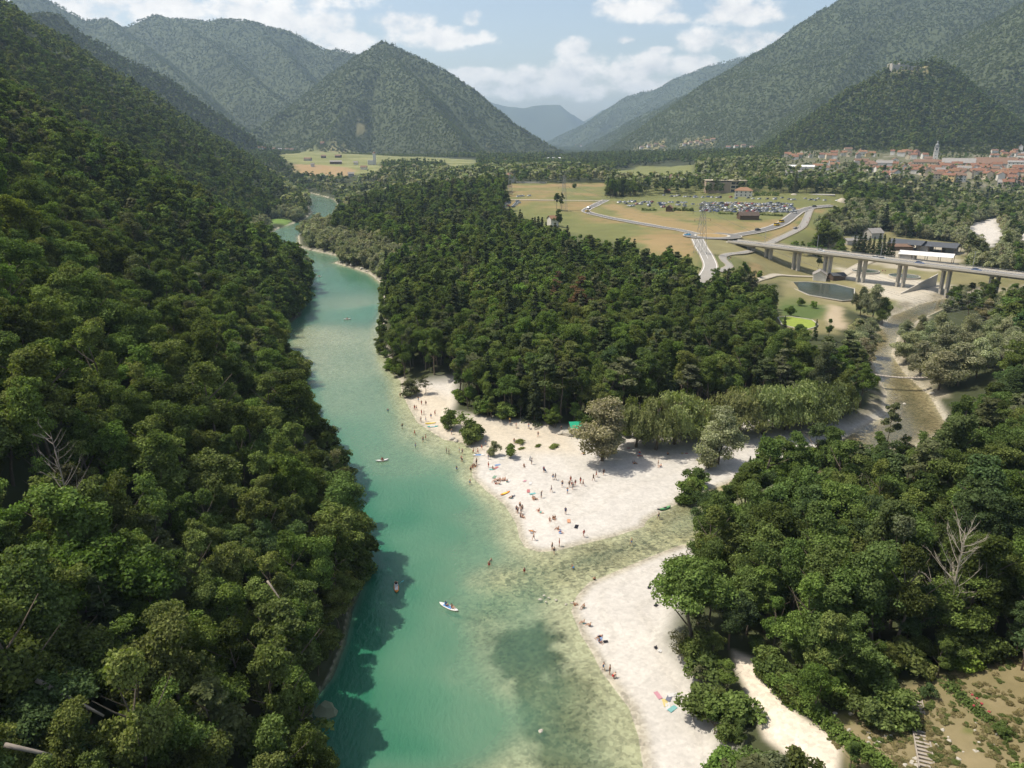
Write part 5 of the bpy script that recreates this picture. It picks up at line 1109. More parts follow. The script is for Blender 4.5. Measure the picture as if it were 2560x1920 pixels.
def facing(p): return math.atan2(p[1], p[0]) - math.pi / 2
TZ = 3.352
town = [(165, 165), (230, 168), (262, 178), (292, 192), (330, 178), (420, 178), (520, 178), (570, 188), (618, 160), (620, 186), (735, 133), (742, 168), (820, 180), (840, 148), (905, 168), (938, 168), (1108, 155), (1212, 152), (1240, 185), (1285, 190), (1305, 158), (1180, 165), (1375, 188),
        (480, 275), (540, 258), (562, 290), (602, 243), (622, 262), (645, 238), (812, 230), (872, 235), (1128, 220), (1125, 265), (1192, 264), (1262, 260), (1402, 224), (1442, 228), (1492, 238), (2152, 258), (2182, 232),
        (930, 292), (1010, 304), (1092, 302), (1202, 300), (1232, 312), (1342, 297), (1440, 302), (1500, 330), (1560, 302), (1602, 292), (1672, 292), (1742, 292), (1802, 307), (1880, 302), (1942, 302), (2012, 302), (2082, 320), (2152, 302), (2192, 330), (1580, 368), (1642, 347), (1702, 337), (1762, 342), (1540, 337), (2002, 362), (2102, 384), (2162, 400), (2192, 382), (1962, 342), (2062, 352), (1042, 347), (1132, 347), (1112, 322),
        (1960, 152), (2030, 152), (2092, 188), (2132, 142), (2182, 112), (2202, 162), (2192, 192), (2112, 167), (1902, 262), (1862, 257), (1300, 282), (1400, 280), (1700, 310), (1850, 325), (1480, 350), (1670, 372), (1900, 350), (2110, 350), (2050, 330), (1960, 180), (2060, 170), (2145, 170), (1240, 150), (860, 160), (700, 160)]
town += [(1300 + 34 * k + rnd.uniform(-8, 8), 318 + rnd.uniform(-12, 30) + k * .6) for k in range(26)] + [(1500 + 48 * k, 268 + rnd.uniform(-14, 14)) for k in range(14)] + [(2040 + 30 * k, 400 + rnd.uniform(-10, 25)) for k in range(6)]
town.sort(key=lambda a: (a[1] > 215, a[0]))
cnt = [0, 0]
for (zx, zy) in town:
    u_, v_ = 1900 + zx / TZ, 340 + zy / TZ; p = hit(u_, v_ + 1.5); up_ = zy <= 215; k_ = rnd.random()
    wall = rnd.choices(['white', 'cream', 'yellow', 'pink', 'grey'], [6, 3, 1.2, .6, .8])[0]; roof = rnd.choices(['red', 'orange', 'brown', 'grey'], [5, 3.5, 3, .6])[0]
    big = rnd.uniform(.55, .85); i_ = cnt[up_]; cnt[up_] += 1
    house(p, rnd.uniform(9, 12) * big, rnd.uniform(12, 20) * big, rnd.uniform(4.5, 7.5), rnd.uniform(2.2, 3.2), wall, roof, f"{wall} house with {roof} roof, {ordw(i_)} from left in the {'upper' if up_ else 'lower'} town", facing(p) + rnd.choice([0, 0, 0, 1.57]) + rnd.gauss(.1, .2), group='houses of the town', windows=(4, 2) if v_ > 440 else None)
    cnt[up_] = i_ + 1
def big_house(u0, u1, vb, w, h, rh, wall, roof, label, rz=0, hip=0, windows=None, cat='building', over=.5, chimney=False):
    p = hit((u0 + u1) / 2, vb); dist = proj(np.array(p))[2]; l = (u1 - u0) * float(dist) / FPX
    return house(p, w, l, h, rh, wall, roof, label, facing(p) + rz, hip, cat, "building", windows, None, chimney, over)
big_house(1973, 2032, 430, 14, 7, 2, 'white', 'white', 'long hall with a bright white roof left of the town', windows=(8, 1))
big_house(1966, 2082, 442, 16, 5, 2.5, 'white', 'grey', 'long low barracks with a grey roof below the white hall', windows=(16, 1))
big_house(2160, 2190, 427, 16, 9, 4, 'cream', 'brown', 'large cream house with hipped brown roof in the town', hip=5, windows=(5, 2)); big_house(2190, 2226, 426, 14, 10, 3, 'white', 'grey', 'white hall with tall narrow windows beside the cream house', windows=(7, 1)); big_house(2285, 2338, 421, 13, 9, 3.5, 'cream', 'brown', 'long cream building with brown roof before the church', windows=(9, 2))
big_house(2358, 2430, 419, 34, 7, 6, 'grey', 'grey', 'wide hall with broad grey pitched roof right of the church'); big_house(2440, 2530, 421, 40, 7, 8, 'grey', 'brown', 'huge hall with broad brown roof on the right of the town'); big_house(2520, 2562, 424, 14, 10, 2, 'white', 'grey', 'white block of flats at the right edge of the town', windows=(5, 3))
big_house(1837, 1879, 491, 13, 6, 3, 'white', 'orange', 'white house with hipped orange roof behind the parked cars', hip=5, windows=(4, 2), cat='house')
big_house(1872, 1962, 455, 20, 7, .6, 'cream', 'brown', 'long flat modern hall behind the school trees', windows=(10, 1)); big_house(1710, 1732, 452, 12, 7, .8, 'pink', 'grey', 'pink house with flat pale roof beyond the trees', cat='house'); big_house(1674, 1706, 460, 12, 7, 4, 'white', 'brown', 'white gabled house left of the pink one', cat='house', windows=(4, 2)); big_house(1588, 1611, 458, 10, 5, 3, 'grey', 'brown', 'grey brown house above the pale yard', cat='house')
big_house(1735, 1765, 450, 14, 6, 1, 'grey', 'brown', 'low brown roofed shed right of the pink house')
# school: brick block and glazed concrete frame
p = hit(1792, 481); e_ = empty("school", p, facing(p) + .15); tag(e_, 'brick and concrete school block with big window bays', 'school'); MB().box(-13, 13, -7, 9, -2, 11.5).build("brick_block", WALLS['brick'], e_); MB().box(13.1, 30, -5, 9, -2, 12.5).build("window_block", WALLS['cream'], e_); MB().box(-13.4, 30.4, -7.4, 9.4, 12.6, 13.1).build("flat_roof", WALLS['cream'], e_)
wp = MB().box(-2.2, 2.2, 0, .06, -1.3, 1.3).mesh("window", GLASS)
for i in range(3):
    for j in range(3): o = put("window", wp, None, e_); o.location = (16.2 + i * 5.1, -5.1, 2.2 + j * 3.9)
# church tower
p = hit(2336, 406); e_ = empty("church_tower", p, facing(p) + .1); tag(e_, 'white church bell tower with dark pointed lantern above the town', 'church'); WH = WALLS['white']
MB().box(-3.2, 3.2, -3.2, 3.2, -3, 17).build("shaft", WH, e_); MB().box(-3.6, 3.6, -3.6, 3.6, 17.01, 17.7).build("cornice", WALLS['grey'], e_); MB().box(-3.0, 3.0, -3.0, 3.0, 17.71, 23).build("belfry", WH, e_); MB().box(-3.5, 3.5, -3.5, 3.5, 23.01, 23.6).build("cornice", WALLS['grey'], e_)
for q in range(4): o = MB().box(-.9, .9, -3.06, -3.0, 18.5, 22).build("bell_opening", GLASS, e_); o.rotation_euler.z = q * math.pi / 2
for q in range(2): MB().box(-.5, .5, -3.26, -3.2, 5 + q * 5, 6.6 + q * 5).build("window", GLASS, e_)
MB().lathe([(2.7, 23.61), (2.7, 26), (3.0, 26.2), (2.6, 27.2), (1.5, 28.4), (1.1, 29), (1.1, 30.6), (1.4, 30.8), (.9, 31.8), (.15, 33), (.06, 35.5)], 8).build("lantern_spire", mat("tower_cap", (.22, .23, .23), .6, .4), e_)
# outbuildings
house(hit(1869, 548), 8, 15, 3.2, 2.6, 'wood', 'wood', 'dark open timber barn alone on the meadow', facing(hit(1869, 548)) + .35, cat='barn', name="barn", chimney=False)
house(hit(1673, 528), 5, 6, 3, 2.2, 'wood', 'orange', 'small hut with an orange roof among the parked cars', 1.2, cat='hut', name="hut", chimney=False); house(hit(1668, 482), 5, 5, 2.5, 1.6, 'wood', 'orange', 'tiny orange roofed shelter at the trees behind the field', .8, cat='hut', name="hut", chimney=False); house(hit(1382, 565), 6, 7, 6, 2, 'white', 'orange', 'white house with orange roof half hidden in the wood edge', .5, cat='house', chimney=False)
house(hit(1245, 456), 7, 10, 5, 2, 'white', 'orange', 'small white house left of the cemetery chapel', .2, cat='house', chimney=False); house(hit(1274, 456), 11, 11, 8, 4, 'white', 'orange', 'white cemetery chapel with orange roof', .2, 4, cat='chapel', name="chapel", chimney=False)
p, q = hit(1290, 458), hit(1366, 459); m_ = MB().bar((0, 0, .8), q - p + Vector((0, 0, .8)), .5, 3.0); o = m_.build("wall", WALLS['grey']); o.name = "cemetery_wall"; o.location = p; tag(o, 'long pale cemetery wall beyond the meadow', 'wall')
big_house(1365, 1406, 404, 30, 8, 1.5, 'white', 'white', 'far white factory hall among valley trees')
p = hit(937, 412); e_ = empty("church_tower", p, .2); tag(e_, 'small white church with square tower on the far meadow', 'church'); MB().box(-3, 3, -3, 3, -2, 22).build("tower", WH, e_); MB().lathe([(4.1, 22.01), (.2, 26)], 4).build("spire", ROOFS['brown'], e_); MB().box(-14, -3.1, -5, 5, -2, 9).build("nave", WH, e_)
for u_, v_, l_, wl, rf, lb in [(809, 395, 16, 'wood', 'brown', 'dark hay barn left on the far meadow'), (846, 394, 20, 'wood', 'brown', 'dark barn beside trees on the far meadow'), (770, 402, 22, 'grey', 'brown', 'low farm roof at the upper edge of the brown field'), (840, 410, 34, 'wood', 'grey', 'long dark shed between the meadow and brown field'), (782, 417, 9, 'white', 'grey', 'little white hut in the brown field'), (878, 441, 14, 'grey', 'grey', 'grey house below the brown field'), (910, 424, 16, 'white', 'brown', 'pale house on the bend of the village road'), (890, 412, 12, 'white', 'grey', 'white van sized shed at the village road'), (960, 424, 12, 'cream', 'brown', 'cream house below the little church'),
                            (652, 374, 18, 'white', 'brown', 'village house at the foot of the left mountain, leftmost'), (668, 375, 18, 'white', 'orange', 'village house at the foot of the mountain, second from left'), (685, 375, 18, 'cream', 'red', 'village house at the foot of the mountain, third from left'), (700, 376, 20, 'white', 'grey', 'village house at the foot of the mountain, fourth from left'), (718, 376, 18, 'white', 'brown', 'village house at the foot of the mountain, fifth from left'), (730, 377, 18, 'white', 'red', 'village house at the foot of the mountain, rightmost'), (672, 388, 22, 'white', 'orange', 'orange roofed farmhouse nearest on the far left village'), (690, 386, 16, 'white', 'grey', 'grey roofed house beside the orange farmhouse'), (806, 360, 18, 'pink', 'orange', 'lone red roofed house at the wooded mountain foot')]:
    house(hit(u_, v_), l_ * .42, l_ * .7, 4.6, 2.4, wl, rf, lb, rnd.uniform(-.3, .3), chimney=False)
k_ = 0
for u_, v_ in [(1604, 372), (1622, 368), (1640, 364), (1655, 370), (1712, 364), (1726, 360), (1742, 358), (1752, 362), (1768, 355), (1782, 352), (1820, 372), (1840, 370), (1858, 368), (1880, 372), (1452, 366), (1440, 363), (1330, 404), (1268, 408)]:
    house(hit(u_, v_), 10, 15, 6, 3.4, rnd.choice(['white', 'cream']), rnd.choice(['red', 'brown', 'orange']), f'tiny distant village house below the right mountains, {ordw(k_)} in the scatter', rnd.uniform(-.4, .4), chimney=False, group='distant village houses'); k_ += 1
# fish farm and works under the viaduct
def shed(u0, u1, vb, w, h, rh, roof, label, rz=0.0, posts=True):
    p = hit((u0 + u1) / 2, vb); l = (u1 - u0) * float(proj(np.array(p))[2]) / FPX; e_ = empty("open_shed", p, facing(p) + rz); tag(e_, label, 'shed'); x, y = l / 2, w / 2
    r_ = MB(); X, Y = x + .6, y + .6
    for zo in (0, .2): r_.V += [(-X, -Y, h + zo), (X, -Y, h + zo), (X, Y, h + zo), (-X, Y, h + zo), (-X, 0, h + rh + zo), (X, 0, h + rh + zo)]
    r_.F = [(6, 7, 11, 10), (8, 9, 10, 11), (1, 0, 4, 5), (3, 2, 5, 4), (0, 1, 7, 6), (2, 3, 9, 8), (1, 5, 11, 7), (5, 2, 8, 11), (4, 0, 6, 10), (3, 4, 10, 9)]; r_.build("roof", ROOFS[roof], e_)
    n_ = max(4, int(l / 5)); po = MB().box(-.15, .15, -.15, .15, -1, h).mesh("post", WALLS['wood'])
    for i in range(n_):
        for s_ in (-1, 1): o = put("post", po, None, e_); o.location = (-x + l * i / (n_ - 1), s_ * y, 0)
    MB().box(-x + .3, -x + l * .3, -y + .2, y - .2, -1, h - .1).build("enclosed_bay", WALLS['grey'], e_)
    return e_
shed(2255, 2372, 655, 11, 4.4, 1.8, 'white', 'open sided shed with a bright white roof at the fish farm', -.12); shed(2231, 2305, 622, 20, 4, 2.2, 'dark', 'dark grey roofed shed left behind the white roofed one', -.25); shed(2302, 2388, 629, 18, 4, 2.2, 'dark', 'dark grey roofed shed right behind the white roofed one', -.2)
house(hit(2182, 594), 9, 11, 4, 3, 'grey', 'grey', 'grey gabled house beside the round tank', .3, chimney=False); house(hit(2124, 611), 6, 8, 3, 1.2, 'grey', 'grey', 'low hut beside the conifers', .2, cat='hut', name="hut", chimney=False); house(hit(2252, 626), 5, 14, 3, 1.4, 'wood', 'brown', 'brown roofed lean-to before the dark sheds', -.1, cat='hut', name="hut", chimney=False); house(hit(2374, 630), 6, 8, 4, 2, 'grey', 'dark', 'small dark roofed hut at the right end of the sheds', -.1, cat='hut', name="hut", chimney=False)
house(hit(2048, 700), 7, 9, 3.6, 2.2, 'white', 'grey', 'white gabled cabin under the viaduct', 1.2, windows=(2, 1), chimney=False); house(hit(2090, 699), 6, 8, 2.8, 1.2, 'wood', 'dark', 'dark lean-to shelter beside the white cabin', .2, cat='hut', name="hut", chimney=False)
CW = mat("tank_water", (.07, .10, .07), .15, .5)
for u_, v_, r_, lb in [(2163, 680, 7.5, 'round concrete fish tank left under the viaduct'), (2260, 693, 8, 'round concrete fish tank right under the viaduct'), (2150, 596, 7, 'round clarifier tank behind the conifers')]:
    p = hit(u_, v_); e_ = empty("fish_tank", p); tag(e_, lb, 'tank'); MB().lathe([(r_ + .35, -.8), (r_ + .35, .9), (r_, .9), (r_, .25)], 28).build("rim", CONC, e_); MB().lathe([(r_ - .02, .2), (r_ - .02, .42)], 28).build("water", CW, e_); MB().bar((-r_, 0, 1.1), (r_, 0, 1.1), .5, .2).build("walkway", STEEL, e_); MB().lathe([(.5, .4), (.5, 1.6)], 8).build("hub", STEEL, e_)
# ponds
def pond(px, m, label, name, rim=True):
    P = hits(px); z = max(p.z for p in P) * .4 + sum(p.z for p in P) / len(P) * .6 + .15; P2 = [Vector((*onz(u, v, z), z)) for u, v in px]; e_ = empty(name, (P2[0].x, P2[0].y, z)); tag(e_, label, kind='structure')
    C = [Vector((p.x, p.y, 0)) for p in P2]; o_ = P2[0]
    put("water", raw_mesh("water", [(c.x - o_.x, c.y - o_.y, 0) for c in C], [tuple(range(len(C)))], m), None, e_)
    if rim:
        r_ = MB()
        for i in range(len(C)): a, b = C[i], C[(i + 1) % len(C)]; r_.bar((a.x - o_.x, a.y - o_.y, .02), (b.x - o_.x, b.y - o_.y, .02), .4, .4)
        r_.build("rim", CONC, e_)
def pond_mat():
    m = mat("pond_water", (.05, .062, .05), .12, .3); t = m.node_tree; b = t.nodes['Principled BSDF']; geo = nd(t, 'ShaderNodeNewGeometry'); n_ = nd(t, 'ShaderNodeTexNoise', i_Scale=.7, i_Detail=3.0); t.links.new(geo.outputs['Position'], n_.inputs['Vector'])
    f = nd(t, 'ShaderNodeMapRange'); t.links.new(n_.outputs[0], f.inputs[0]); f.inputs[1].default_value = .64; f.inputs[2].default_value = .72; t.links.new(mixc(t, f.outputs[0], (.05, .062, .05), (.20, .18, .09)), b.inputs['Base Color']); return m
pond([(1968, 706), (2020, 705), (2090, 711), (2136, 722), (2136, 750), (2105, 752), (2023, 738), (1985, 722)], pond_mat(), 'dark still pond below the viaduct', "pond")
pond([(1944, 794), (1972, 791), (2030, 800), (2045, 811), (2038, 818), (2010, 826), (1955, 812)], mat("duckweed", (.24, .30, .055), .8, .1, .18, .5), 'small pond covered in bright green duckweed', "duckweed_pond")
# stone wall by the right edge, castle ruin, court, heap
p = hit(2512, 945); e_ = empty("boulder_wall", p, -.35); tag(e_, 'dry stone boulder wall at the right picture edge', 'wall'); bmsh = []
def rock_mesh(seed, m=STONE, name="boulder"):
    g_ = random.Random(seed); b_ = bmesh.new(); bmesh.ops.create_icosphere(b_, subdivisions=2, radius=1)
    for v in b_.verts: v.co *= 1 + .22 * math.sin(v.co.x * 3 + seed) * math.cos(v.co.y * 2.7 + seed * 2) + g_.uniform(-.07, .07); v.co.z *= .72
    me_ = bpy.data.meshes.new(name); b_.to_mesh(me_); b_.free(); me_.materials.append(m); return me_
ROCK = [rock_mesh(i) for i in range(4)]
for r_ in range(4):
    for c_ in range(14): o = put("boulder", ROCK[(r_ * 3 + c_) % 4], None, e_); o.location = (c_ * 1.25 + (r_ % 2) * .6, .5 * r_, .5 + r_ * .85); o.scale = (.75, .6, .62); o.rotation_euler = (0, 0, c_ * 1.7 + r_)
p = hit(2262, 172); e_ = empty("castle_ruin", p); tag(e_, 'ruined castle walls on top of the wooded hill', 'ruin')
for x0, x1, y0, y1, h_ in [(-28, 8, -2, 0, 8), (-28, -26, .1, 22, 11), (-10, -2, 4, 14, 12), (8.1, 26, -4, -2, 5), (24, 26, -1.9, 14, 6)]: MB().box(x0, x1, y0, y1, -6, h_).build("ruined_wall", STONE, e_)
p = hit(2043, 486); o = MB().box(-17, 17, -4, 4, -.5, .25).build("sports_court", mat("court", (.50, .47, .43), .8)); o.location = p; o.rotation_euler.z = facing(p); tag(o, 'pale sports court behind the parked cars', kind='structure')
p = hit(2104, 505); o = MB().lathe([(5.5, -1), (4.8, .6), (3.2, 2.4), (1.4, 3.6), (.2, 3.9)], 14).build("gravel_heap", PATHM, None, True); o.location = p; tag(o, 'pale conical gravel heap at the right of the field', 'heap')
o = MB().lathe([(3.2, -.5), (3.2, .5), (1.2, 1.2)], 12).build("gravel_heap", PATHM, None, True); o.location = hit(1985, 487); tag(o, 'low mound behind the parked cars', 'heap')
# hedges in the field
def hedge(px, w, h, label, n_=500, tint='dark', size=.5):
    P = spline([(p.x, p.y) for p in hits(px)], 1.0); g_ = np.random.default_rng(len(px) + int(px[0][0])); ii = g_.integers(0, len(P), n_); xy = np.array([(P[i].x, P[i].y) for i in ii]) + g_.normal(0, .3, (n_, 2)); a = g_.uniform(0, math.pi, n_)
    d = np.array([((P[min(i + 1, len(P) - 1)] - P[max(i - 1, 0)]).normalized()) for i in ii]); s_ = np.stack([-d[:, 1], d[:, 0]], -1); bump_ = 1 + .25 * np.sin(ii * .9) * g_.uniform(.5, 1, n_)
    xy = xy + s_ * (np.cos(a) * w / 2)[:, None]; z = land_mesh(xy[:, 0], xy[:, 1]) + np.sin(a) * h * bump_ * g_.uniform(.35, 1.0, n_); Pn = np.stack([xy[:, 0], xy[:, 1], z], -1); N = unit(np.stack([s_[:, 0] * np.cos(a), s_[:, 1] * np.cos(a), np.sin(a) + .2], -1) + g_.normal(0, .45, (n_, 3)))
    o_ = Pn.mean(0); V, F = leaves(Pn - o_, N, size, g_); o = put("hedge", foliage_mesh("hedge", [(V, F, np.clip(g_.normal(1, .22, n_), .4, 1.7))])); o.location = o_; o['tint'] = list(TINT[tint]); tag(o, label, 'hedge')
hedge([(1685, 526), (1700, 527)], 2, 2.6, 'clipped hedge right of the orange roofed hut', 260, size=.8); hedge([(1706, 527), (1732, 528)], 2, 2.8, 'longer clipped hedge before the parked cars', 400, size=.8); hedge([(1605, 526), (1640, 527)], 2, 2.2, 'low hedge left of the orange roofed hut', 300, 'olive', .8); hedge([(1797, 535), (1832, 536)], 1.5, 1.4, 'low hedge below the car rows, left piece', 300, 'olive', .7); hedge([(1884, 537), (1955, 541)], 1.5, 1.8, 'low hedge below the car rows, right piece', 500, size=.7)
hedge([(1888, 490), (1920, 489), (1946, 490)], 4, 4.5, 'dense green hedge right of the orange roofed house', 500, 'mid', 1.0); hedge([(2079, 484), (2110, 484)], 3, 4, 'tall hedge right of the sports court', 350, 'dark', 1.0)
# rocks along the river banks
k_ = 0
for u_, v_, s_ in [(757, 640, 1.2), (770, 642, .8), (855, 656, 1.6), (868, 660, 1.3), (880, 664, 1.8), (905, 672, 1.5), (918, 678, 1.0), (985, 934, 1.0), (1410, 1082, 1.5), (1422, 1086, 2.0), (1433, 1088, 1.3), (1400, 1085, .9), (1130, 1098, .9), (1140, 1103, .8), (1360, 1495, .3), (1372, 1499, .25), (1390, 1503, .3), (1352, 1838, .4), (1350, 1506, .35), (1365, 1510, .25), (1415, 1512, .3), (1430, 1508, .3), (2230, 1040, .8), (2260, 1012, .6), (2330, 985, .9)]:
    p = hit(u_, v_); o = put("rock", ROCK[k_ % 4]); o.location = (p.x, p.y, max(p.z, -.1) + s_ * .15); o.scale = (s_, s_ * .8, s_ * .75); o.rotation_euler = (0, 0, k_ * 2.1); lb = 'pale rock on the far river bend' if v_ < 700 else 'boulder beside the green awning' if 1390 < u_ < 1440 and v_ < 1100 else 'stone in the brown stream below the footbridge' if u_ > 2000 else 'small stone in the shallows by the lower beach' if v_ > 1400 else 'rock at the shore thicket'
    tag(o, lb + ', ' + ordw(k_) + ' going downstream', 'rock', 'riverside rocks'); k_ += 1
wq = onz(815, 1777, 0); o = put("rock", rock_mesh(21, mat("mossy_stone", (.17, .20, .12), .8, .2, .2, .6))); o.location = (wq[0], wq[1], -.5); o.scale = (1.9, 1.9, 1.5); tag(o, 'round mossy boulder in the water under the left bank', 'rock')
# ------------------------------------------------------------------ vehicles
CARC = {'white': (.62, .62, .60), 'silver': (.38, .39, .40), 'grey': (.13, .135, .14), 'black': (.02, .02, .022), 'blue': (.05, .10, .24), 'red': (.36, .03, .025), 'yellow': (.65, .42, .03), 'sky blue': (.12, .38, .62)}
def paint(c): return mat("paint_" + c.replace(' ', '_'), CARC[c], .3, .5)
RUB = mat("tyre", (.02, .02, .02), .8)
def car_meshes(kind, c):
    L, W_, H = {'car': (4.3, 1.8, 1.5), 'van': (5.2, 2.0, 2.3)}[kind]; b = MB()
    if kind == 'car': prof = [(-2.15, .3), (-2.15, .78), (-1.95, .92), (-1.3, .98), (1.05, 1.0), (1.95, .84), (2.15, .62), (2.15, .3)]; cab = [(-1.95, .93), (-1.5, 1.42), (.25, 1.46), (1.05, 1.0)]
    else: prof = [(-2.6, .3), (-2.6, 1.25), (1.3, 1.25), (2.2, 1.1), (2.6, .9), (2.6, .3)]; cab = [(-2.6, 1.26), (-2.55, 2.1), (.9, 2.15), (1.75, 1.26)]
    def ext(m_, pr, w0, w1=None):
        w1 = w0 if w1 is None else w1; n_ = len(pr); zt = max(p[1] for p in pr); zb = min(p[1] for p in pr); k = len(m_.V)
        for s_ in (-1, 1): m_.V += [(x, s_ * (w0 + (w1 - w0) * (z - zb) / (zt - zb)) / 2, z) for x, z in pr]
        m_.F += [tuple(k + i for i in range(n_)), tuple(k + n_ + i for i in range(n_))[::-1]] + [(k + (i + 1) % n_, k + i, k + n_ + i, k + n_ + (i + 1) % n_) for i in range(n_)]
    ext(b, prof, W_ , W_ * .94); x0, x1 = cab[1][0] + .1, cab[2][0] - .05; zt = cab[1][1]; b.box(x0, x1, -W_ * .39, W_ * .39, zt - .02, zt + .1)
    g_ = MB(); ext(g_, cab, W_ * .93, W_ * .8)
    return b.mesh("body", paint(c)), g_.mesh("window_glass", GLASS)
CM = {}
whl = MB(); whl.lathe([(.31, -.11), (.31, .11)], 10); WHM = raw_mesh("wheel", [(x, z, y) for x, y, z in whl.V], whl.F, RUB)
def car(p, rz, c, kind, label, group=None, wheels=False):
    if (kind, c) not in CM: CM[(kind, c)] = car_meshes(kind, c)
    e_ = empty("car" if kind == 'car' else "van", p, rz); tag(e_, label, kind, group); put("body", CM[(kind, c)][0], None, e_); put("window_glass", CM[(kind, c)][1], None, e_)
    if wheels:
        for sx in (-1.35, 1.35):
            for sy in (-.82, .82): o = put("wheel", WHM, None, e_); o.location = (sx, sy, .31)
    return e_
rows_ = []
rowA = [(1500 + x / 4.809, 380 + y / 4.809) for x, y in [(770, 526), (855, 540), (885, 536), (905, 540), (930, 532), (955, 530), (1015, 545), (1035, 544), (1080, 545), (1140, 550), (1165, 550), (1235, 550), (1290, 545), (1310, 545), (1350, 550), (1410, 555), (1440, 553), (1575, 548)]] + \
       [(1700 + x / 2.572, 340 + y / 2.572) for x, y in [(95, 398), (145, 398), (205, 397), (240, 399), (255, 400), (360, 404), (435, 403), (470, 407), (510, 408), (560, 408), (610, 410), (655, 402), (700, 410), (720, 413), (735, 412), (805, 406), (835, 414), (850, 412), (870, 417), (890, 407), (930, 417), (1010, 418)]]
rows_.append(('back row', rowA))
rowB = [(1500 + x / 4.809, 380 + y / 4.809) for x, y in [(225, 612), (240, 606), (290, 608), (315, 628), (350, 605), (372, 598), (395, 606), (415, 602), (350, 652), (372, 655), (400, 652), (440, 632), (465, 630), (490, 632), (510, 612), (535, 612), (550, 606), (575, 612), (600, 606), (628, 606), (585, 640), (612, 622), (590, 655), (705, 622), (735, 620), (760, 622), (790, 626), (735, 645), (760, 642), (745, 668), (770, 665), (835, 612), (868, 612), (940, 612), (985, 615), (1005, 622), (1030, 615), (930, 640), (945, 645), (1018, 658), (1118, 635)]]
rows_.append(('left block', rowB))
rowC = []
for r_, (y_, n_) in enumerate(((438, 44), (450, 46), (464, 46), (478, 42), (489, 34))):
    for i in range(n_):
        if rnd.random() < .12: continue
        x_ = 135 + (745 - 135) * (i + rnd.uniform(-.2, .2)) / n_; yy = y_ + (x_ - 400) * .012 + rnd.uniform(-3, 3); rowC.append((1700 + x_ / 2.572, 340 + yy / 2.572))
rows_.append(('crowded right block', rowC))
rowD = [(1200 + x / 3.456, 360 + y / 3.456) for x, y in [(185, 545), (200, 535), (212, 528), (225, 522), (238, 516), (250, 510), (205, 552), (222, 545), (240, 540), (285, 548), (295, 538), (305, 528), (312, 520), (320, 512), (322, 500), (335, 512), (330, 458), (350, 456), (368, 454), (425, 452)]]
rows_.append(('lot at the meadow corner', rowD))
for nm, pts in rows_:
    pts = sorted(pts); cnt_ = {}
    for (u_, v_) in pts:
        c = rnd.choices(list(CARC)[:6], [7, 5, 3, 2, 1.6, .9])[0]; i_ = cnt_.get(c, 0); cnt_[c] = i_ + 1; p = hit(u_, v_); kd = 'van' if rnd.random() < .07 else 'car'
        rz = facing(p) + (1.0 if nm != 'lot at the meadow corner' else .6) + rnd.choice([0, math.pi]) + rnd.gauss(0, .08)
        car((p.x, p.y, p.z + .05), rz, c, kd, f"{c} parked {kd}, {ordw(i_)} {c} one from left in the {nm}", f'cars parked in the {nm}')
def on_deck(u_, side):
    t = min(np.linspace(0, TOT, 900), key=lambda q: abs(proj(np.array(A + D_ * q + S_ * side))[0] - u_)); return A + D_ * t + S_ * side + Vector((0, 0, .05))
br_ = math.atan2(Bx.y, Bx.x)
for u_, c, lb in [(2052, 'white', 'white car on the viaduct, leftmost of those on the deck'), (2190, 'white', 'white car at the middle of the viaduct'), (2205, 'silver', 'silver car close behind the white one on the viaduct'), (2298, 'blue', 'dark blue car on the right half of the viaduct'), (2440, 'blue', 'blue car at the right end of the viaduct')]: car(on_deck(u_, -1.9), br_, c, 'car', lb, None, True)
def road_car(u_, v_, rz, c, kd, lb): p = hit(u_, v_); car((p.x, p.y, p.z + .3), rz, c, kd, lb, None, True)
road_car(1719, 590, 2.7, 'sky blue', 'car', 'light blue car entering the roundabout'); road_car(1894, 577, .5, 'black', 'car', 'dark car on the road right of the roundabout'); road_car(1942, 565, .6, 'yellow', 'van', 'yellow van on the climbing road, lower of two'); road_car(1954, 557, .7, 'yellow', 'van', 'yellow van on the climbing road, upper of two'); road_car(1988, 534, 1.0, 'white', 'van', 'white van high on the climbing road'); road_car(1988, 573, .8, 'grey', 'car', 'grey car on the cycle path'); road_car(2036, 518, .3, 'black', 'car', 'dark car at the top of the climbing road'); road_car(1469, 530, .6, 'yellow', 'car', 'yellow car in the bend of the meadow road'); road_car(1472, 522, 1.0, 'grey', 'car', 'grey car above the bend of the meadow road')

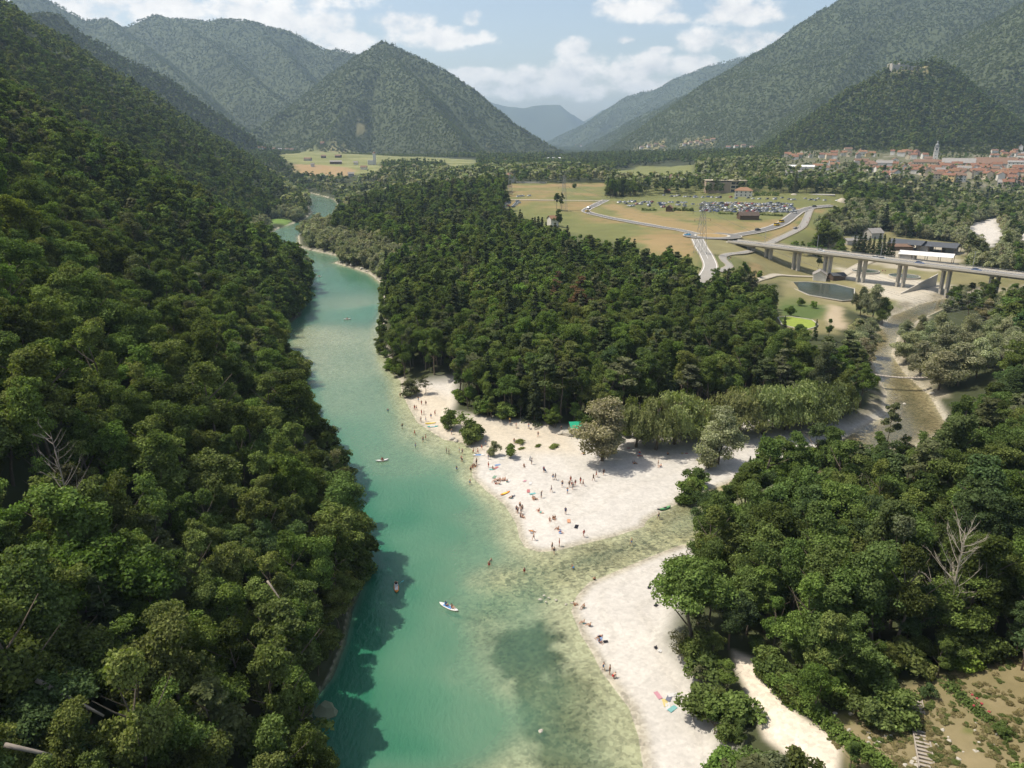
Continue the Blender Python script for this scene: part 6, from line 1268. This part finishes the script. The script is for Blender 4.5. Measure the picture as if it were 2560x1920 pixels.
# ------------------------------------------------------------------ people
SKIN = [mat("skin_tan", (.50, .29, .19), .6, .3), mat("skin_fair", (.60, .38, .27), .6, .3), mat("skin_brown", (.36, .20, .125), .6, .3)]
HAIRM = [mat("hair_dark", (.035, .022, .015), .6), mat("hair_brown", (.10, .06, .03), .6), mat("hair_fair", (.30, .21, .10), .6)]
CLO = {'black': (.02, .02, .025), 'navy': (.03, .05, .13), 'red': (.42, .04, .035), 'white': (.66, .65, .62), 'blue': (.08, .24, .50), 'orange': (.60, .24, .05), 'green': (.10, .28, .12), 'pink': (.55, .20, .27), 'yellow': (.65, .48, .08), 'grey': (.22, .22, .23), 'turquoise': (.08, .38, .36)}
def cloth(c): return mat("cloth_" + c, CLO[c], .8, .2)
def pose_joints(kind):
    J = dict(pelvis=(0, 0, .95), spine=(0, 0, 1.15), chest=(0, 0, 1.36), neck=(0, 0, 1.49), head=(0, -.02, 1.60), crown=(0, -.01, 1.70))
    for s_, n_ in ((-1, 'l'), (1, 'r')):
        J['sh' + n_] = (s_ * .18, 0, 1.40); J['el' + n_] = (s_ * .25, .02, 1.13); J['wr' + n_] = (s_ * .27, -.06, .88); J['ha' + n_] = (s_ * .27, -.09, .78); J['hi' + n_] = (s_ * .10, 0, .90); J['kn' + n_] = (s_ * .11, -.02, .49); J['an' + n_] = (s_ * .11, .02, .08); J['to' + n_] = (s_ * .13, -.15, .035)
    if kind == 'walk':
        J.update(knl=(-.11, -.20, .52), anl=(-.11, -.26, .10), tol=(-.12, -.42, .06), knr=(.11, .08, .49), anr=(.11, .30, .12), tor=(.12, .17, .03), ell=(-.24, .12, 1.14), wrl=(-.25, .12, .90), hal=(-.25, .10, .80), elr=(.24, -.08, 1.13), wrr=(.25, -.26, .96), har=(.25, -.33, .90))
    if kind == 'arms':
        J.update(ell=(-.32, -.08, 1.22), wrl=(-.16, -.26, 1.16), hal=(-.08, -.30, 1.17), elr=(.36, -.02, 1.55), wrr=(.30, -.05, 1.80), har=(.28, -.06, 1.89))
    if kind in ('sit', 'paddle'):
        dz_ = .82
        for k in ('pelvis', 'spine', 'chest', 'neck', 'head', 'crown', 'shl', 'shr', 'ell', 'elr', 'hil', 'hir'): x, y, z = J[k]; J[k] = (x, y + (z - .95) * .22, z - dz_)
        for s_, n_ in ((-1, 'l'), (1, 'r')): J['kn' + n_] = (s_ * .15, -.38, .42); J['an' + n_] = (s_ * .13, -.68, .08); J['to' + n_] = (s_ * .14, -.84, .05); J['el' + n_] = (s_ * .28, -.02, .33); J['wr' + n_] = (s_ * .16, -.26, .40); J['ha' + n_] = (s_ * .10, -.32, .42)
        if kind == 'paddle': J.update(wrl=(-.26, -.36, .42), hal=(-.26, -.43, .42), wrr=(.26, -.36, .56), har=(.26, -.43, .57))
    if kind == 'crouch':
        for k in ('pelvis', 'spine', 'chest', 'neck', 'head', 'crown', 'shl', 'shr', 'hil', 'hir'): x, y, z = J[k]; J[k] = (x, y - (z - .95) * .75, .52 + (z - .95) * .72)
        for s_, n_ in ((-1, 'l'), (1, 'r')): J['hi' + n_] = (s_ * .11, .03, .49); J['kn' + n_] = (s_ * .17, -.34, .45); J['an' + n_] = (s_ * .13, -.10, .08); J['to' + n_] = (s_ * .14, -.27, .03); J['el' + n_] = (s_ * .24, -.42, .55); J['wr' + n_] = (s_ * .18, -.52, .32); J['ha' + n_] = (s_ * .16, -.56, .24)
    if kind == 'lie':
        J = {k: (x, z - .95, .13 - y * .5) for k, (x, y, z) in J.items()}
        for s_, n_ in ((-1, 'l'), (1, 'r')): J['to' + n_] = (s_ * .15, J['an' + n_][1] - .06, .2); J['el' + n_] = (s_ * .34, .22, .06); J['wr' + n_] = (s_ * .36, -.02, .06); J['ha' + n_] = (s_ * .36, -.10, .05)
    return J
BONES = [('pelvis', 'spine'), ('spine', 'chest'), ('chest', 'neck'), ('neck', 'head'), ('head', 'crown')] + [b for n_ in 'lr' for b in (('chest', 'sh' + n_), ('sh' + n_, 'el' + n_), ('el' + n_, 'wr' + n_), ('wr' + n_, 'ha' + n_), ('pelvis', 'hi' + n_), ('hi' + n_, 'kn' + n_), ('kn' + n_, 'an' + n_), ('an' + n_, 'to' + n_))]
RADJ = dict(pelvis=.135, spine=.125, chest=.145, neck=.055, head=.098, crown=.075, sh=.075, el=.048, wr=.034, ha=.036, hi=.10, kn=.062, an=.042, to=.036)
def person_meshes(kind):
    J = pose_joints(kind); names = list(J); me_ = bpy.data.meshes.new("pose"); me_.from_pydata([J[k] for k in names], [(names.index(a), names.index(b)) for a, b in BONES], []); ob = bpy.data.objects.new("pose", me_); COL.objects.link(ob)
    md = ob.modifiers.new("skin", 'SKIN'); md.use_smooth_shade = True; sv = me_.skin_vertices[0].data
    for i, k in enumerate(names): r_ = RADJ.get(k, RADJ.get(k[:2], .05)); sv[i].radius = (r_, r_ * (.8 if k in ('spine', 'chest', 'pelvis') else 1)); sv[i].use_root = (k == 'pelvis')
    sb = ob.modifiers.new("sub", 'SUBSURF'); sb.levels = 1; sb.render_levels = 1
    dg = bpy.context.evaluated_depsgraph_get(); dg.update(); body = bpy.data.meshes.new_from_object(ob.evaluated_get(dg)); body.name = "body"; bpy.data.objects.remove(ob)
    co = np.array([v.co[:] for v in body.vertices]); no = np.array([v.normal[:] for v in body.vertices]); segs = [(np.array(J[a]), np.array(J[b])) for a, b in BONES]
    cs = np.array([p_.center[:] for p_ in body.polygons]); dd, tt = [], []
    for bi, (a, b) in enumerate(segs):
        t = np.clip(((cs - a) @ (b - a)) / ((b - a) @ (b - a) + 1e-9), 0, 1); tt.append(t); dd.append(np.linalg.norm(cs - a - t[:, None] * (b - a), axis=1) - .02 * (bi < 3))
    wb = np.argmin(dd, 0)
    sets = {'shorts': [], 'top': [], 'hair': []}; hd = np.array(J['crown']) - np.array(J['neck']); hd /= np.linalg.norm(hd)
    for pi_, p_ in enumerate(body.polygons):
        c = cs[pi_]; (a, b), t = BONES[wb[pi_]], tt[wb[pi_]][pi_]
        if a == 'pelvis' or (a[:2] == 'hi' and t < .45) or b[:2] == 'hi': sets['shorts'].append(tuple(p_.vertices))
        elif (a == 'spine') or b[:2] == 'sh' or (a == 'chest' and t < .4) or (a[:2] == 'sh' and t < .35): sets['top'].append(tuple(p_.vertices))
        elif a in ('head', 'neck') or b == 'crown':
            if (c - np.array(J['head'])) @ hd > .03 or ((c - np.array(J['head'])) @ hd > -.05 and (c[1] - J['head'][1] > .02 if kind != 'lie' else c[2] < .1)): sets['hair'].append(tuple(p_.vertices))
    out = {'body': body}
    for k, fs in sets.items():
        used = sorted(set(i for f in fs for i in f)); mp = {v: i for i, v in enumerate(used)}; out[k] = raw_mesh(k, co[used] + no[used] * .016, [tuple(mp[i] for i in f) for f in fs], None, True) if fs else None
    body.polygons.foreach_set('use_smooth', np.ones(len(body.polygons), bool)); return out
PM = {k: person_meshes(k) for k in ('stand', 'walk', 'arms', 'sit', 'paddle', 'crouch', 'lie')}
def slot(o, m):
    if not o.data.materials: o.data.materials.append(m)
    o.material_slots[0].link = 'OBJECT'; o.material_slots[0].material = m
PEOPLE = []
def person(p, kind, rz, bottom, top, label, scale=1.0, group=None):
    e_ = empty("person", p, rz); e_.scale = (scale,) * 3; tag(e_, label, 'person', group); M_ = PM[kind]
    slot(put("body", M_['body'], None, e_), rnd.choice(SKIN)); slot(put("swimwear" if not top else "trousers", M_['shorts'], None, e_), cloth(bottom)); slot(put("hair", M_['hair'], None, e_), rnd.choice(HAIRM))
    if top: slot(put("shirt", M_['top'], None, e_), cloth(top))
    return e_
Z7 = lambda x, y: (960 + x / 2.765, 900 + y / 2.765)
Z8 = lambda x, y: (800 + x / 2.304, 1300 + y / 2.304)
groups_ = [
 ('wading in the turquoise shallows', 'stand', [Z7(*a) for a in [(28, 372), (113, 262), (152, 252), (127, 478), (213, 522), (270, 572), (290, 555), (218, 612), (433, 648), (450, 655), (521, 640), (542, 652), (540, 707), (600, 778), (595, 868), (503, 772), (535, 700)]]),
 ('on the narrow sand by the shrubs', 'stand', [Z7(*a) for a in [(185, 240), (238, 290), (260, 312), (290, 315), (212, 345), (225, 348), (260, 380), (277, 380), (353, 385), (325, 405), (256, 430), (290, 428)]]),
 ('at the sandy inlet by the shrubs', 'stand', [Z7(*a) for a in [(467, 515), (680, 550), (703, 597), (618, 647), (648, 652), (676, 622), (720, 688), (722, 744), (640, 724), (900, 582)]]),
 ('sitting near the waterline of the upper beach', 'sit', [Z7(*a) for a in [(612, 744), (630, 740), (752, 755), (620, 735)]]),
 ('sitting in the circle on the upper beach', 'sit', [Z7(*a) for a in [(765, 842), (785, 835), (800, 832), (820, 834), (835, 832), (850, 845), (770, 858), (800, 860)]]),
 ('standing in the cluster on the open gravel', 'walk', [Z7(*a) for a in [(1168, 828), (1185, 830), (1232, 878), (1290, 846), (1280, 880), (1298, 876), (1322, 872), (1305, 897), (1358, 855), (1376, 870), (1268, 924)]]),
 ('walking on the open white gravel', 'walk', [Z7(*a) for a in [(1020, 722), (1105, 777), (1157, 914), (1087, 954), (1447, 837), (1468, 810), (1518, 797), (1255, 1068), (1035, 1247), (1381, 1224), (1212, 1287), (1897, 1100)]]),
 ('sitting on the middle of the gravel beach', 'sit', [Z7(*a) for a in [(968, 737), (1030, 962), (1045, 966), (1070, 1047), (1145, 1110), (1170, 1102), (1180, 1098), (880, 957), (1204, 1172)]]),
 ('lying on the gravel beach', 'lie', [Z7(*a) for a in [(1085, 1056), (1220, 1190), (1022, 1186)]]),
 ('standing in the bunch at the water edge', 'stand', [Z7(*a) for a in [(916, 1055), (926, 1062), (940, 1030), (948, 1066), (955, 1050)]]),
 ('sitting in the bunch at the water edge', 'sit', [Z7(*a) for a in [(945, 1087), (960, 1090)]]),
 ('below the willows behind the beach', 'stand', [Z7(*a) for a in [(870, 440), (913, 472), (1000, 478), (1340, 537), (1225, 490), (1765, 672), (1895, 732), (1065, 532)]]),
 ('sitting before the willows at the back', 'sit', [Z7(*a) for a in [(1722, 717), (1732, 717), (1912, 740), (1380, 655), (1960, 655)]]),
 ('wading in the shallow tributary', 'stand', [Z7(*a) for a in [(1162, 1312), (1175, 1340), (1710, 1282), (740, 1420), (727, 1442), (970, 1484)]]),
 ('bending down in the tributary', 'crouch', [Z7(1310, 1450)]),
 ('sitting along the edge of the lower beach', 'sit', [Z7(1455, 1522), Z8(1465, 492), Z8(1518, 507), Z8(1518, 597), Z8(1555, 612), Z8(1610, 706)]),
 ('standing at the lower beach edge', 'stand', [Z8(1632, 867), Z8(1668, 890)]),
 ('crouching at the lower beach edge', 'crouch', [Z8(1686, 914)]),
 ('lying on the lower beach', 'lie', [Z8(1608, 676)]),
]
BW = {'stand': ['black', 'navy', 'red', 'blue', 'grey', 'black'], 'sit': ['black', 'navy', 'red', 'orange', 'blue', 'turquoise']}
for place, kind, pts in groups_:
    for i_, (u_, v_) in enumerate(sorted(pts)):
        p = hit(u_, v_); k2 = kind
        if kind in ('stand', 'walk'): k2 = rnd.choices([kind, 'stand', 'walk', 'arms'], [4, 2, 2, 1])[0]
        top = rnd.choice(['white', 'black', 'navy', 'grey', 'red', 'blue']) if ('cluster' in place or 'walking' in place or 'willows' in place) and rnd.random() < .65 else None
        if p.z < -.9 : p.z = -.9
        bt = rnd.choice(BW['sit' if kind in ('sit', 'lie') else 'stand'])
        if 'willows' in place and i_ == 0: top = 'yellow'
        wear = f"{top} top" if top else f"{bt} swimwear"
        word = {'sit': 'sitting', 'lie': 'lying', 'crouch': 'crouching'}.get(kind, 'standing')
        pl = place if place.split()[0] in ('sitting', 'lying', 'standing', 'walking', 'wading', 'bending', 'crouching') else 'standing ' + place
        person(p, k2, rnd.uniform(0, 6.28), bt, top, ' '.join(f"person in {wear} {pl}".split()[:13]) + (f", {ordw(i_)} from left" if len(pts) > 1 else ''), rnd.uniform(.94, 1.06), 'people ' + place)
for i_, (u_, v_) in enumerate([(2023, 549), (2017, 560), (1996, 573), (2000, 571), (1822, 652), (1826, 650), (2206, 682), (2212, 682), (2024, 523)]):
    p = hit(u_, v_); p.z += .25; person(p, 'walk', rnd.uniform(0, 6.28), 'navy', rnd.choice(['red', 'white', 'blue']), f"tiny walker on the far paths by the viaduct, {ordw(i_)} of nine", 1.0, 'people on the far paths')

# ------------------------------------------------------------------ boats, boards and beach things
def hull(L, W_, h, m, name="hull", rocker=.12, n_=14):
    V, F = [], []
    for i in range(n_ + 1):
        t = i / n_; x = (t - .5) * L; w = W_ / 2 * (max(0.0, 1 - abs(2 * t - 1) ** 2.6)) ** .8 + .01; z = rocker * (2 * t - 1) ** 2
        V += [(x, -w * .7, z), (x, -w, z + h * .55), (x, -w * .82, z + h), (x, 0, z + h * 1.04), (x, w * .82, z + h), (x, w, z + h * .55), (x, w * .7, z)]
    for i in range(n_):
        for j in range(7): F.append((i * 7 + j, i * 7 + (j + 1) % 7, i * 7 + 7 + (j + 1) % 7, i * 7 + 7 + j)[::-1])
    F += [tuple(range(7)), tuple(range(n_ * 7, n_ * 7 + 7))[::-1]]
    return raw_mesh(name, V, F, m, True)
def board(u_, v_, rz, L, W_, c1, c2, label, cat='paddle board', z=None, paddle=False, name="paddle_board", tilt=0.0, h=.14):
    p = hit(u_, v_) if z is None else Vector((*onz(u_, v_, z), z)); e_ = empty(name, (p.x, p.y, (p.z if z is None else z) + .02), rz); e_.rotation_euler = (0, tilt, rz); tag(e_, label, cat)
    put("hull", hull(L, W_, h, cloth(c1)), None, e_); d_ = put("deck_pad", MB().box(-L * .30, L * .18, -W_ * .33, W_ * .33, h * 1.05, h * 1.05 + .03).mesh("deck_pad", cloth(c2)), None, e_)
    if paddle: m_ = MB().bar((-.6, W_ * .3, h + .35), (1.0, -W_ * 1.1, h + .35), .04); m_.add([(1.0, -W_ * 1.1 - .1, h + .3), (1.4, -W_ * 1.5 - .1, h + .3), (1.4, -W_ * 1.5 + .1, h + .38), (1.0, -W_ * 1.1 + .1, h + .38)], [(0, 1, 2, 3)]); m_.build("paddle", cloth('turquoise'), e_)
    return e_, p
def kayak(u_, v_, rz, c, label, z=None):
    p = hit(u_, v_) if z is None else Vector((*onz(u_, v_, z), z)); e_ = empty("kayak", (p.x, p.y, p.z), rz); tag(e_, label, 'kayak'); put("hull", hull(3.2, .75, .34, cloth(c), rocker=.2), None, e_); MB().lathe([(.34, .33), (.34, .40), (.27, .40), (.27, .36)], 14).build("cockpit_rim", cloth('black'), e_).scale = (1.5, .8, 1); return e_, p
e_, p = board(991, 1470, 1.75, 3.4, .9, 'orange', 'white', 'orange and white paddle board on the deep turquoise water', z=0, paddle=True); person((p.x - .15, p.y + .75, .17), 'paddle', math.pi, 'black', 'black', 'person in black kneeling at the tail of the orange paddle board')
MB().box(.35, 1.0, -.3, .3, .16, .30).build("bag", cloth('white'), e_)
e_, p = board(1122, 1519, -.62, 4.2, 1.05, 'white', 'blue', 'white and blue paddle board carrying two people', z=0, h=.18); person((p.x - .5, p.y + .35, .2), 'sit', .9, 'blue', 'blue', 'person in blue at the front of the two seater board'); person((p.x + .6, p.y - .4, .2), 'sit', .9, 'orange', None, 'person in orange swimwear at the back of the two seater board')
kayak(822, 1070, 1.9, 'white', 'white boat on the water, left of the pair', 0)[0]; q1 = onz(822, 1070); kayak(835, 1072, 1.9, 'white', 'white boat on the water, right of the pair', 0); q2 = onz(835, 1072)
person((q1[0], q1[1], .22), 'paddle', .3, 'black', 'white', 'person in white in the left boat of the pair'); person((q2[0], q2[1], .22), 'paddle', .3, 'black', 'grey', 'person in grey in the right boat of the pair')
for u_, v_, c, lb in [(798, 692, 'white', 'small pale boat near the far river bend'), (868, 799, 'white', 'small boat in midstream below the bend'), (776, 674, 'orange', 'orange boat hugging the far left bank'), (956, 1153, 'white', 'white swimming float in midstream')]:
    kayak(u_, v_, .3, c, lb, 0); q = onz(u_, v_); person((q[0], q[1], .22), 'paddle', .4, 'navy', 'red', 'person paddling the ' + lb)
board(1076, 1059, .15, 3.2, .8, 'yellow', 'yellow', 'yellow paddle board lying on the narrow sand'); board(1082, 1067, .1, 3.2, .8, 'turquoise', 'white', 'turquoise paddle board next to the yellow one on the sand'); board(1197, 1139, -.02, 3.2, .8, 'white', 'blue', 'white and blue board floating at the inlet'); kayak(1663, 1273, .55, 'green', 'bright green kayak pulled up on the gravel'); board(1361, 1176, 1.2, 3.0, .75, 'blue', 'white', 'blue board carried across the beach', tilt=.9); board(1326, 1152, 1.4, 3.0, .75, 'white', 'white', 'tall white board standing by a walker', tilt=1.25); board(1263, 1234, .7, 2.8, .8, 'orange', 'yellow', 'orange board beached at the waterline'); board(1280, 1243, .8, 2.0, .7, 'grey', 'black', 'dark board beside the orange one at the waterline')
def towel(u_, v_, c, label, w=1.9, h=.95, rz=None):
    p = hit(u_, v_); rz = rnd.uniform(0, 3.14) if rz is None else rz; V, F = [], []; nx, ny = 8, 4
    for j in range(ny + 1):
        for i in range(nx + 1): V.append(((i / nx - .5) * w, (j / ny - .5) * h, .04 + .03 * math.sin(i * 1.7 + j * 2.1 + u_)))
    F = [(j * (nx + 1) + i, j * (nx + 1) + i + 1, (j + 1) * (nx + 1) + i + 1, (j + 1) * (nx + 1) + i) for j in range(ny) for i in range(nx)]
    o = put("towel", raw_mesh("towel", V, F, mat('towel_' + c, tuple(.55 * q + .45 * (.30 + .08 * (q > .3)) for q in CLO[c]) if c != 'black' else CLO[c], .9, .1), True)); o.location = (p.x, p.y, p.z + .05); o.rotation_euler.z = rz; tag(o, label, 'towel')
for u_, v_, c, lb in [(1240, 1170, 'red', 'red towel on the upper beach'), (1231, 1174, 'turquoise', 'turquoise towel left of the red one'), (1244, 1163, 'blue', 'light blue towel above the red one'), (1236, 1193, 'green', 'green towel by the sitting circle'), (1272, 1203, 'white', 'white towel right of the sitting circle'), (1312, 1203, 'pink', 'purple bundle towel on the middle gravel'), (1326, 1209, 'white', 'white towel on the middle gravel'), (1321, 1228, 'red', 'small red towel on the middle gravel'), (1331, 1235, 'turquoise', 'pale blue towel behind the sitters'), (1400, 1330, 'blue', 'blue towel under the lower sitters'), (1330, 1330, 'grey', 'grey towel under the lying person at the beach tip'), (1441, 1317, 'black', 'black mat alone on the gravel'), (1422, 1303, 'orange', 'pale orange towel on the lower gravel'), (1648, 1274, 'black', 'dark bundle left of the green kayak'), (1254, 1147, 'white', 'white towel below the beach shrubs'),
                      (1500, 1596, 'blue', 'blue towel at the lower beach edge'), (1514, 1605, 'black', 'black bag beside the blue towel'), (1641, 1619, 'black', 'black bag under the shrubs of the lower beach'), (1651, 1627, 'white', 'white cloth beside the black bag'), (1623, 1470, 'black', 'dark bag high on the lower beach'), (1640, 1514, 'black', 'dark bundle at the shrub edge'), (1673, 1745, 'navy', 'navy towel at the bottom of the beach'), (1682, 1738, 'white', 'white towel at the bottom of the beach'), (1663, 1758, 'yellow', 'pale yellow towel at the bottom of the beach'), (1670, 1768, 'white', 'striped pale towel below the yellow one'), (1681, 1773, 'turquoise', 'teal towel lowest on the beach'), (1645, 1739, 'pink', 'small pink cloth on the lower beach'),
                      (1571, 1121, 'red', 'red bundle under the willows, leftmost'), (1600, 1140, 'red', 'red cloth under the willows in the middle'), (1706, 1134, 'yellow', 'yellow and green bundle under the willows'), (1716, 1134, 'red', 'red bundle beside the yellow one under the willows')]:
    towel(u_, v_, c, lb, *((.8, .6) if 'bag' in lb or 'bundle' in lb else (1.5, .7)))
# green awning and orange canopy, umbrella
def awning(u_, v_, w, d, h, c, label, rz=0.0):
    p = hit(u_, v_); e_ = empty("awning", p, rz); tag(e_, label, 'awning'); m_ = MB(); m_.add([(-w / 2, -d / 2, h), (w / 2, -d / 2, h), (w / 2, d / 2, h + .9), (-w / 2, d / 2, h + .9), (-w / 2, -d / 2, h - .06), (w / 2, -d / 2, h - .06), (w / 2, d / 2, h + .84), (-w / 2, d / 2, h + .84)], [(0, 1, 2, 3), (7, 6, 5, 4), (0, 4, 5, 1), (1, 5, 6, 2), (2, 6, 7, 3), (3, 7, 4, 0)]); m_.build("canopy", cloth(c), e_)
    for sx in (-1, 1):
        for sy in (-1, 1): MB().bar((sx * w * .47, sy * d * .47, 0), (sx * w * .47, sy * d * .47, h + .42 + sy * .42), .08).build("pole", STEEL, e_)
CLO['tarp green'] = (.02, .30, .17)
awning(1440, 1090, 3.4, 3.6, 2.6, 'tarp green', 'green tarpaulin awning at the edge of the beach wood', .12); awning(1757, 1094, 3.0, 2.6, 2.4, 'orange', 'orange canopy behind the pale beach willow', .2)
p = hit(1702, 1068); e_ = empty("parasol", p); tag(e_, 'white beach parasol glimpsed between the willows', 'parasol'); MB().lathe([(2.0, 2.3), (1.2, 2.7), (.05, 2.95)], 10).build("canopy", cloth('white'), e_); MB().bar((0, 0, 0), (0, 0, 2.8), .06).build("pole", STEEL, e_)
o = put("kayak_bundle", hull(2.6, 1.0, .5, cloth('red')), None); p = hit(1754, 1678); o.location = p; o.rotation_euler.z = 1.3; tag(o, 'red inflatable boat under the shrubs of the lower beach', 'boat')

# ------------------------------------------------------------------ garden in the lower right corner
def gz(u_, v_): 
    z = 7.5
    for _ in range(4): q = onz(u_, v_, z); z = landz(q)
    return Vector((q[0], q[1], z))
WOODM = MATS["weathered_wood"]
a, b = gz(2285, 1745), gz(2318, 1925); st = empty("garden_steps", a, math.atan2(b.y - a.y, b.x - a.x)); tag(st, 'long straight garden stairway of timber treads', 'steps'); L = (b - a).length; sl = (b.z - a.z)
tr_ = MB().box(-.16, .16, -.75, .75, 0, .14).mesh("tread", WOODM); n_ = int(L / .62)
for k in range(n_): o = put("tread", tr_, None, st); o.location = (k * L / n_ + .2, 0, sl * k / n_ + .08)
for s_ in (-1, 1): MB().bar((0, s_ * .85, .12), (L, s_ * .85, sl + .12), .16, .24).build("side_board", WOODM, st)
hedge([(2027, 1775), (2090, 1835), (2150, 1880), (2214, 1930), (2260, 1990)], 1.6, 1.7, 'leafy green hedge between the gravel path and the garden', 4200, 'fresh', .26)
hedge([(1905, 1660), (1940, 1715), (1985, 1765), (2020, 1775)], 1.4, 1.2, 'low wild hedge along the upper side of the gravel path', 2200, 'fresh', .26)
hedge([(2372, 1717), (2420, 1760), (2470, 1800), (2518, 1834)], 1.0, .8, 'flower border running down the garden', 1800, 'mid', .22)
hedge([(2385, 1665), (2440, 1650)], 2.2, 1.6, 'bright green clipped hedge in the shade at the garden end', 1500, 'lime', .26)
FLW = mat("red_petals", (.34, .05, .06), .8)
for i, (u_, v_) in enumerate([(2428, 1748), (2440, 1757), (2432, 1775), (2452, 1770), (2470, 1790)]):
    p = gz(u_, v_); o = put("rose_bush", MB().add(*(lambda m_: (m_.V, m_.F))(MB())).mesh("rose_bush", FLW)) if False else put("flower_cluster", rock_mesh(60 + i, FLW, "flower_cluster")); o.location = p + Vector((0, 0, .7)); o.scale = (.17, .17, .14); tag(o, f'red blossom cluster in the flower border, {ordw(i)} from the top', 'flowers', 'red blossom clusters')
spots = sorted(rnd.choice([(2080 + rnd.uniform(0, 120), 1780 + rnd.uniform(0, 60)), (2170 + rnd.uniform(0, 60), 1830 + rnd.uniform(0, 40)), (2330 + rnd.uniform(0, 170), 1800 + rnd.uniform(0, 110)), (2260 + rnd.uniform(0, 40), 1895 + rnd.uniform(0, 25))]) for _ in range(46))
for i, (u_, v_) in enumerate(spots):
    p = gz(u_, v_); s_ = rnd.uniform(.14, .34); o = put("garden_stone", ROCK[i % 4]); o.location = p; o.scale = (s_, s_ * .8, s_ * .8); o.rotation_euler.z = i; tag(o, f'pale stone on the dry garden slope, {ordw(i)} from left', 'stone', 'stones on the garden slope')
for i, (u_, v_) in enumerate([(2176, 1685), (2218, 1682), (2272, 1664)]): p = gz(u_, v_); o = MB().bar((0, 0, -.2), (0, 0, 2.2), .07).build("fence_post", STEEL); o.location = p; tag(o, f'thin pale fence post at the back of the garden, {ordw(i)} from left', 'post', 'garden fence posts')
# corner of the house: dark roof over a white wall
p = gz(2610, 1735); e_ = empty("house", p, -.55); tag(e_, 'dark roofed house corner at the right picture edge', 'house')
MB().box(1.6, 9, -4, 4, -2, 2.7).build("wall", WALLS['white'], e_); r_ = MB(); V = [(-2.6, -5, 2.75), (-2.6, 5, 2.75), (4.8, 5, 5.6), (4.8, -5, 5.6)]; r_.add(V + [(x, y, z + .22) for x, y, z in V], [(0, 1, 2, 3), (7, 6, 5, 4), (4, 5, 1, 0), (5, 6, 2, 1), (6, 7, 3, 2), (7, 4, 0, 3)]); r_.build("roof", ROOFS['wood'], e_)
for y_ in (-4.4, -1.5, 1.5, 4.4): MB().bar((-2.3, y_, 2.6), (.6, y_, 2.6), .2).build("rafter", WALLS['wood'], e_)
for y_ in (-4.4, 4.4): MB().bar((-2.2, y_, -1.5), (-2.2, y_, 2.55), .24).build("porch_post", WALLS['wood'], e_)
# rough dry grass on the garden slope and the field banks
tufts = []; gp = np.array(GARDEN); TK = [PIDXT for PIDXT in (proto('bush', 1, 0), proto('bush', 1, 1), proto('bush', 1, 2))]
for _ in range(3000):
    x, y = rnd.uniform(gp[:, 0].min(), gp[:, 0].max()), rnd.uniform(gp[:, 1].min(), gp[:, 1].max())
    if vnoise(np.array([x / 3.0]), np.array([y / 3.0]), 9)[0] < rnd.uniform(.25, .75): continue
    s_ = rnd.uniform(.05, .14); c = rnd.choice([(.22, .19, .09), (.26, .22, .115), (.17, .165, .07), (.11, .14, .045)]); f_ = rnd.uniform(.8, 1.2); tufts.append((x, y, s_, tuple(q * f_ for q in c)))
inside = in_poly(np.array([q[0] for q in tufts]), np.array([q[1] for q in tufts]), GARDEN)
zt = land_mesh(np.array([q[0] for q in tufts]), np.array([q[1] for q in tufts]))
scatter("garden_grass", [(q[0], q[1], zt[k], rnd.uniform(0, 6.28), 0, 0, q[2] * 2.0, q[2] * .6, rnd.choice(TK), *q[3]) for k, q in enumerate(tufts) if inside[k]], 'rough dry grass tufts over the garden slope', 'grass')

for o in bpy.data.objects:
    if len(str(o.get('label', '')).split()) > 16: o['label'] = ' '.join(o['label'].replace(' the ', ' ').split()[:16])
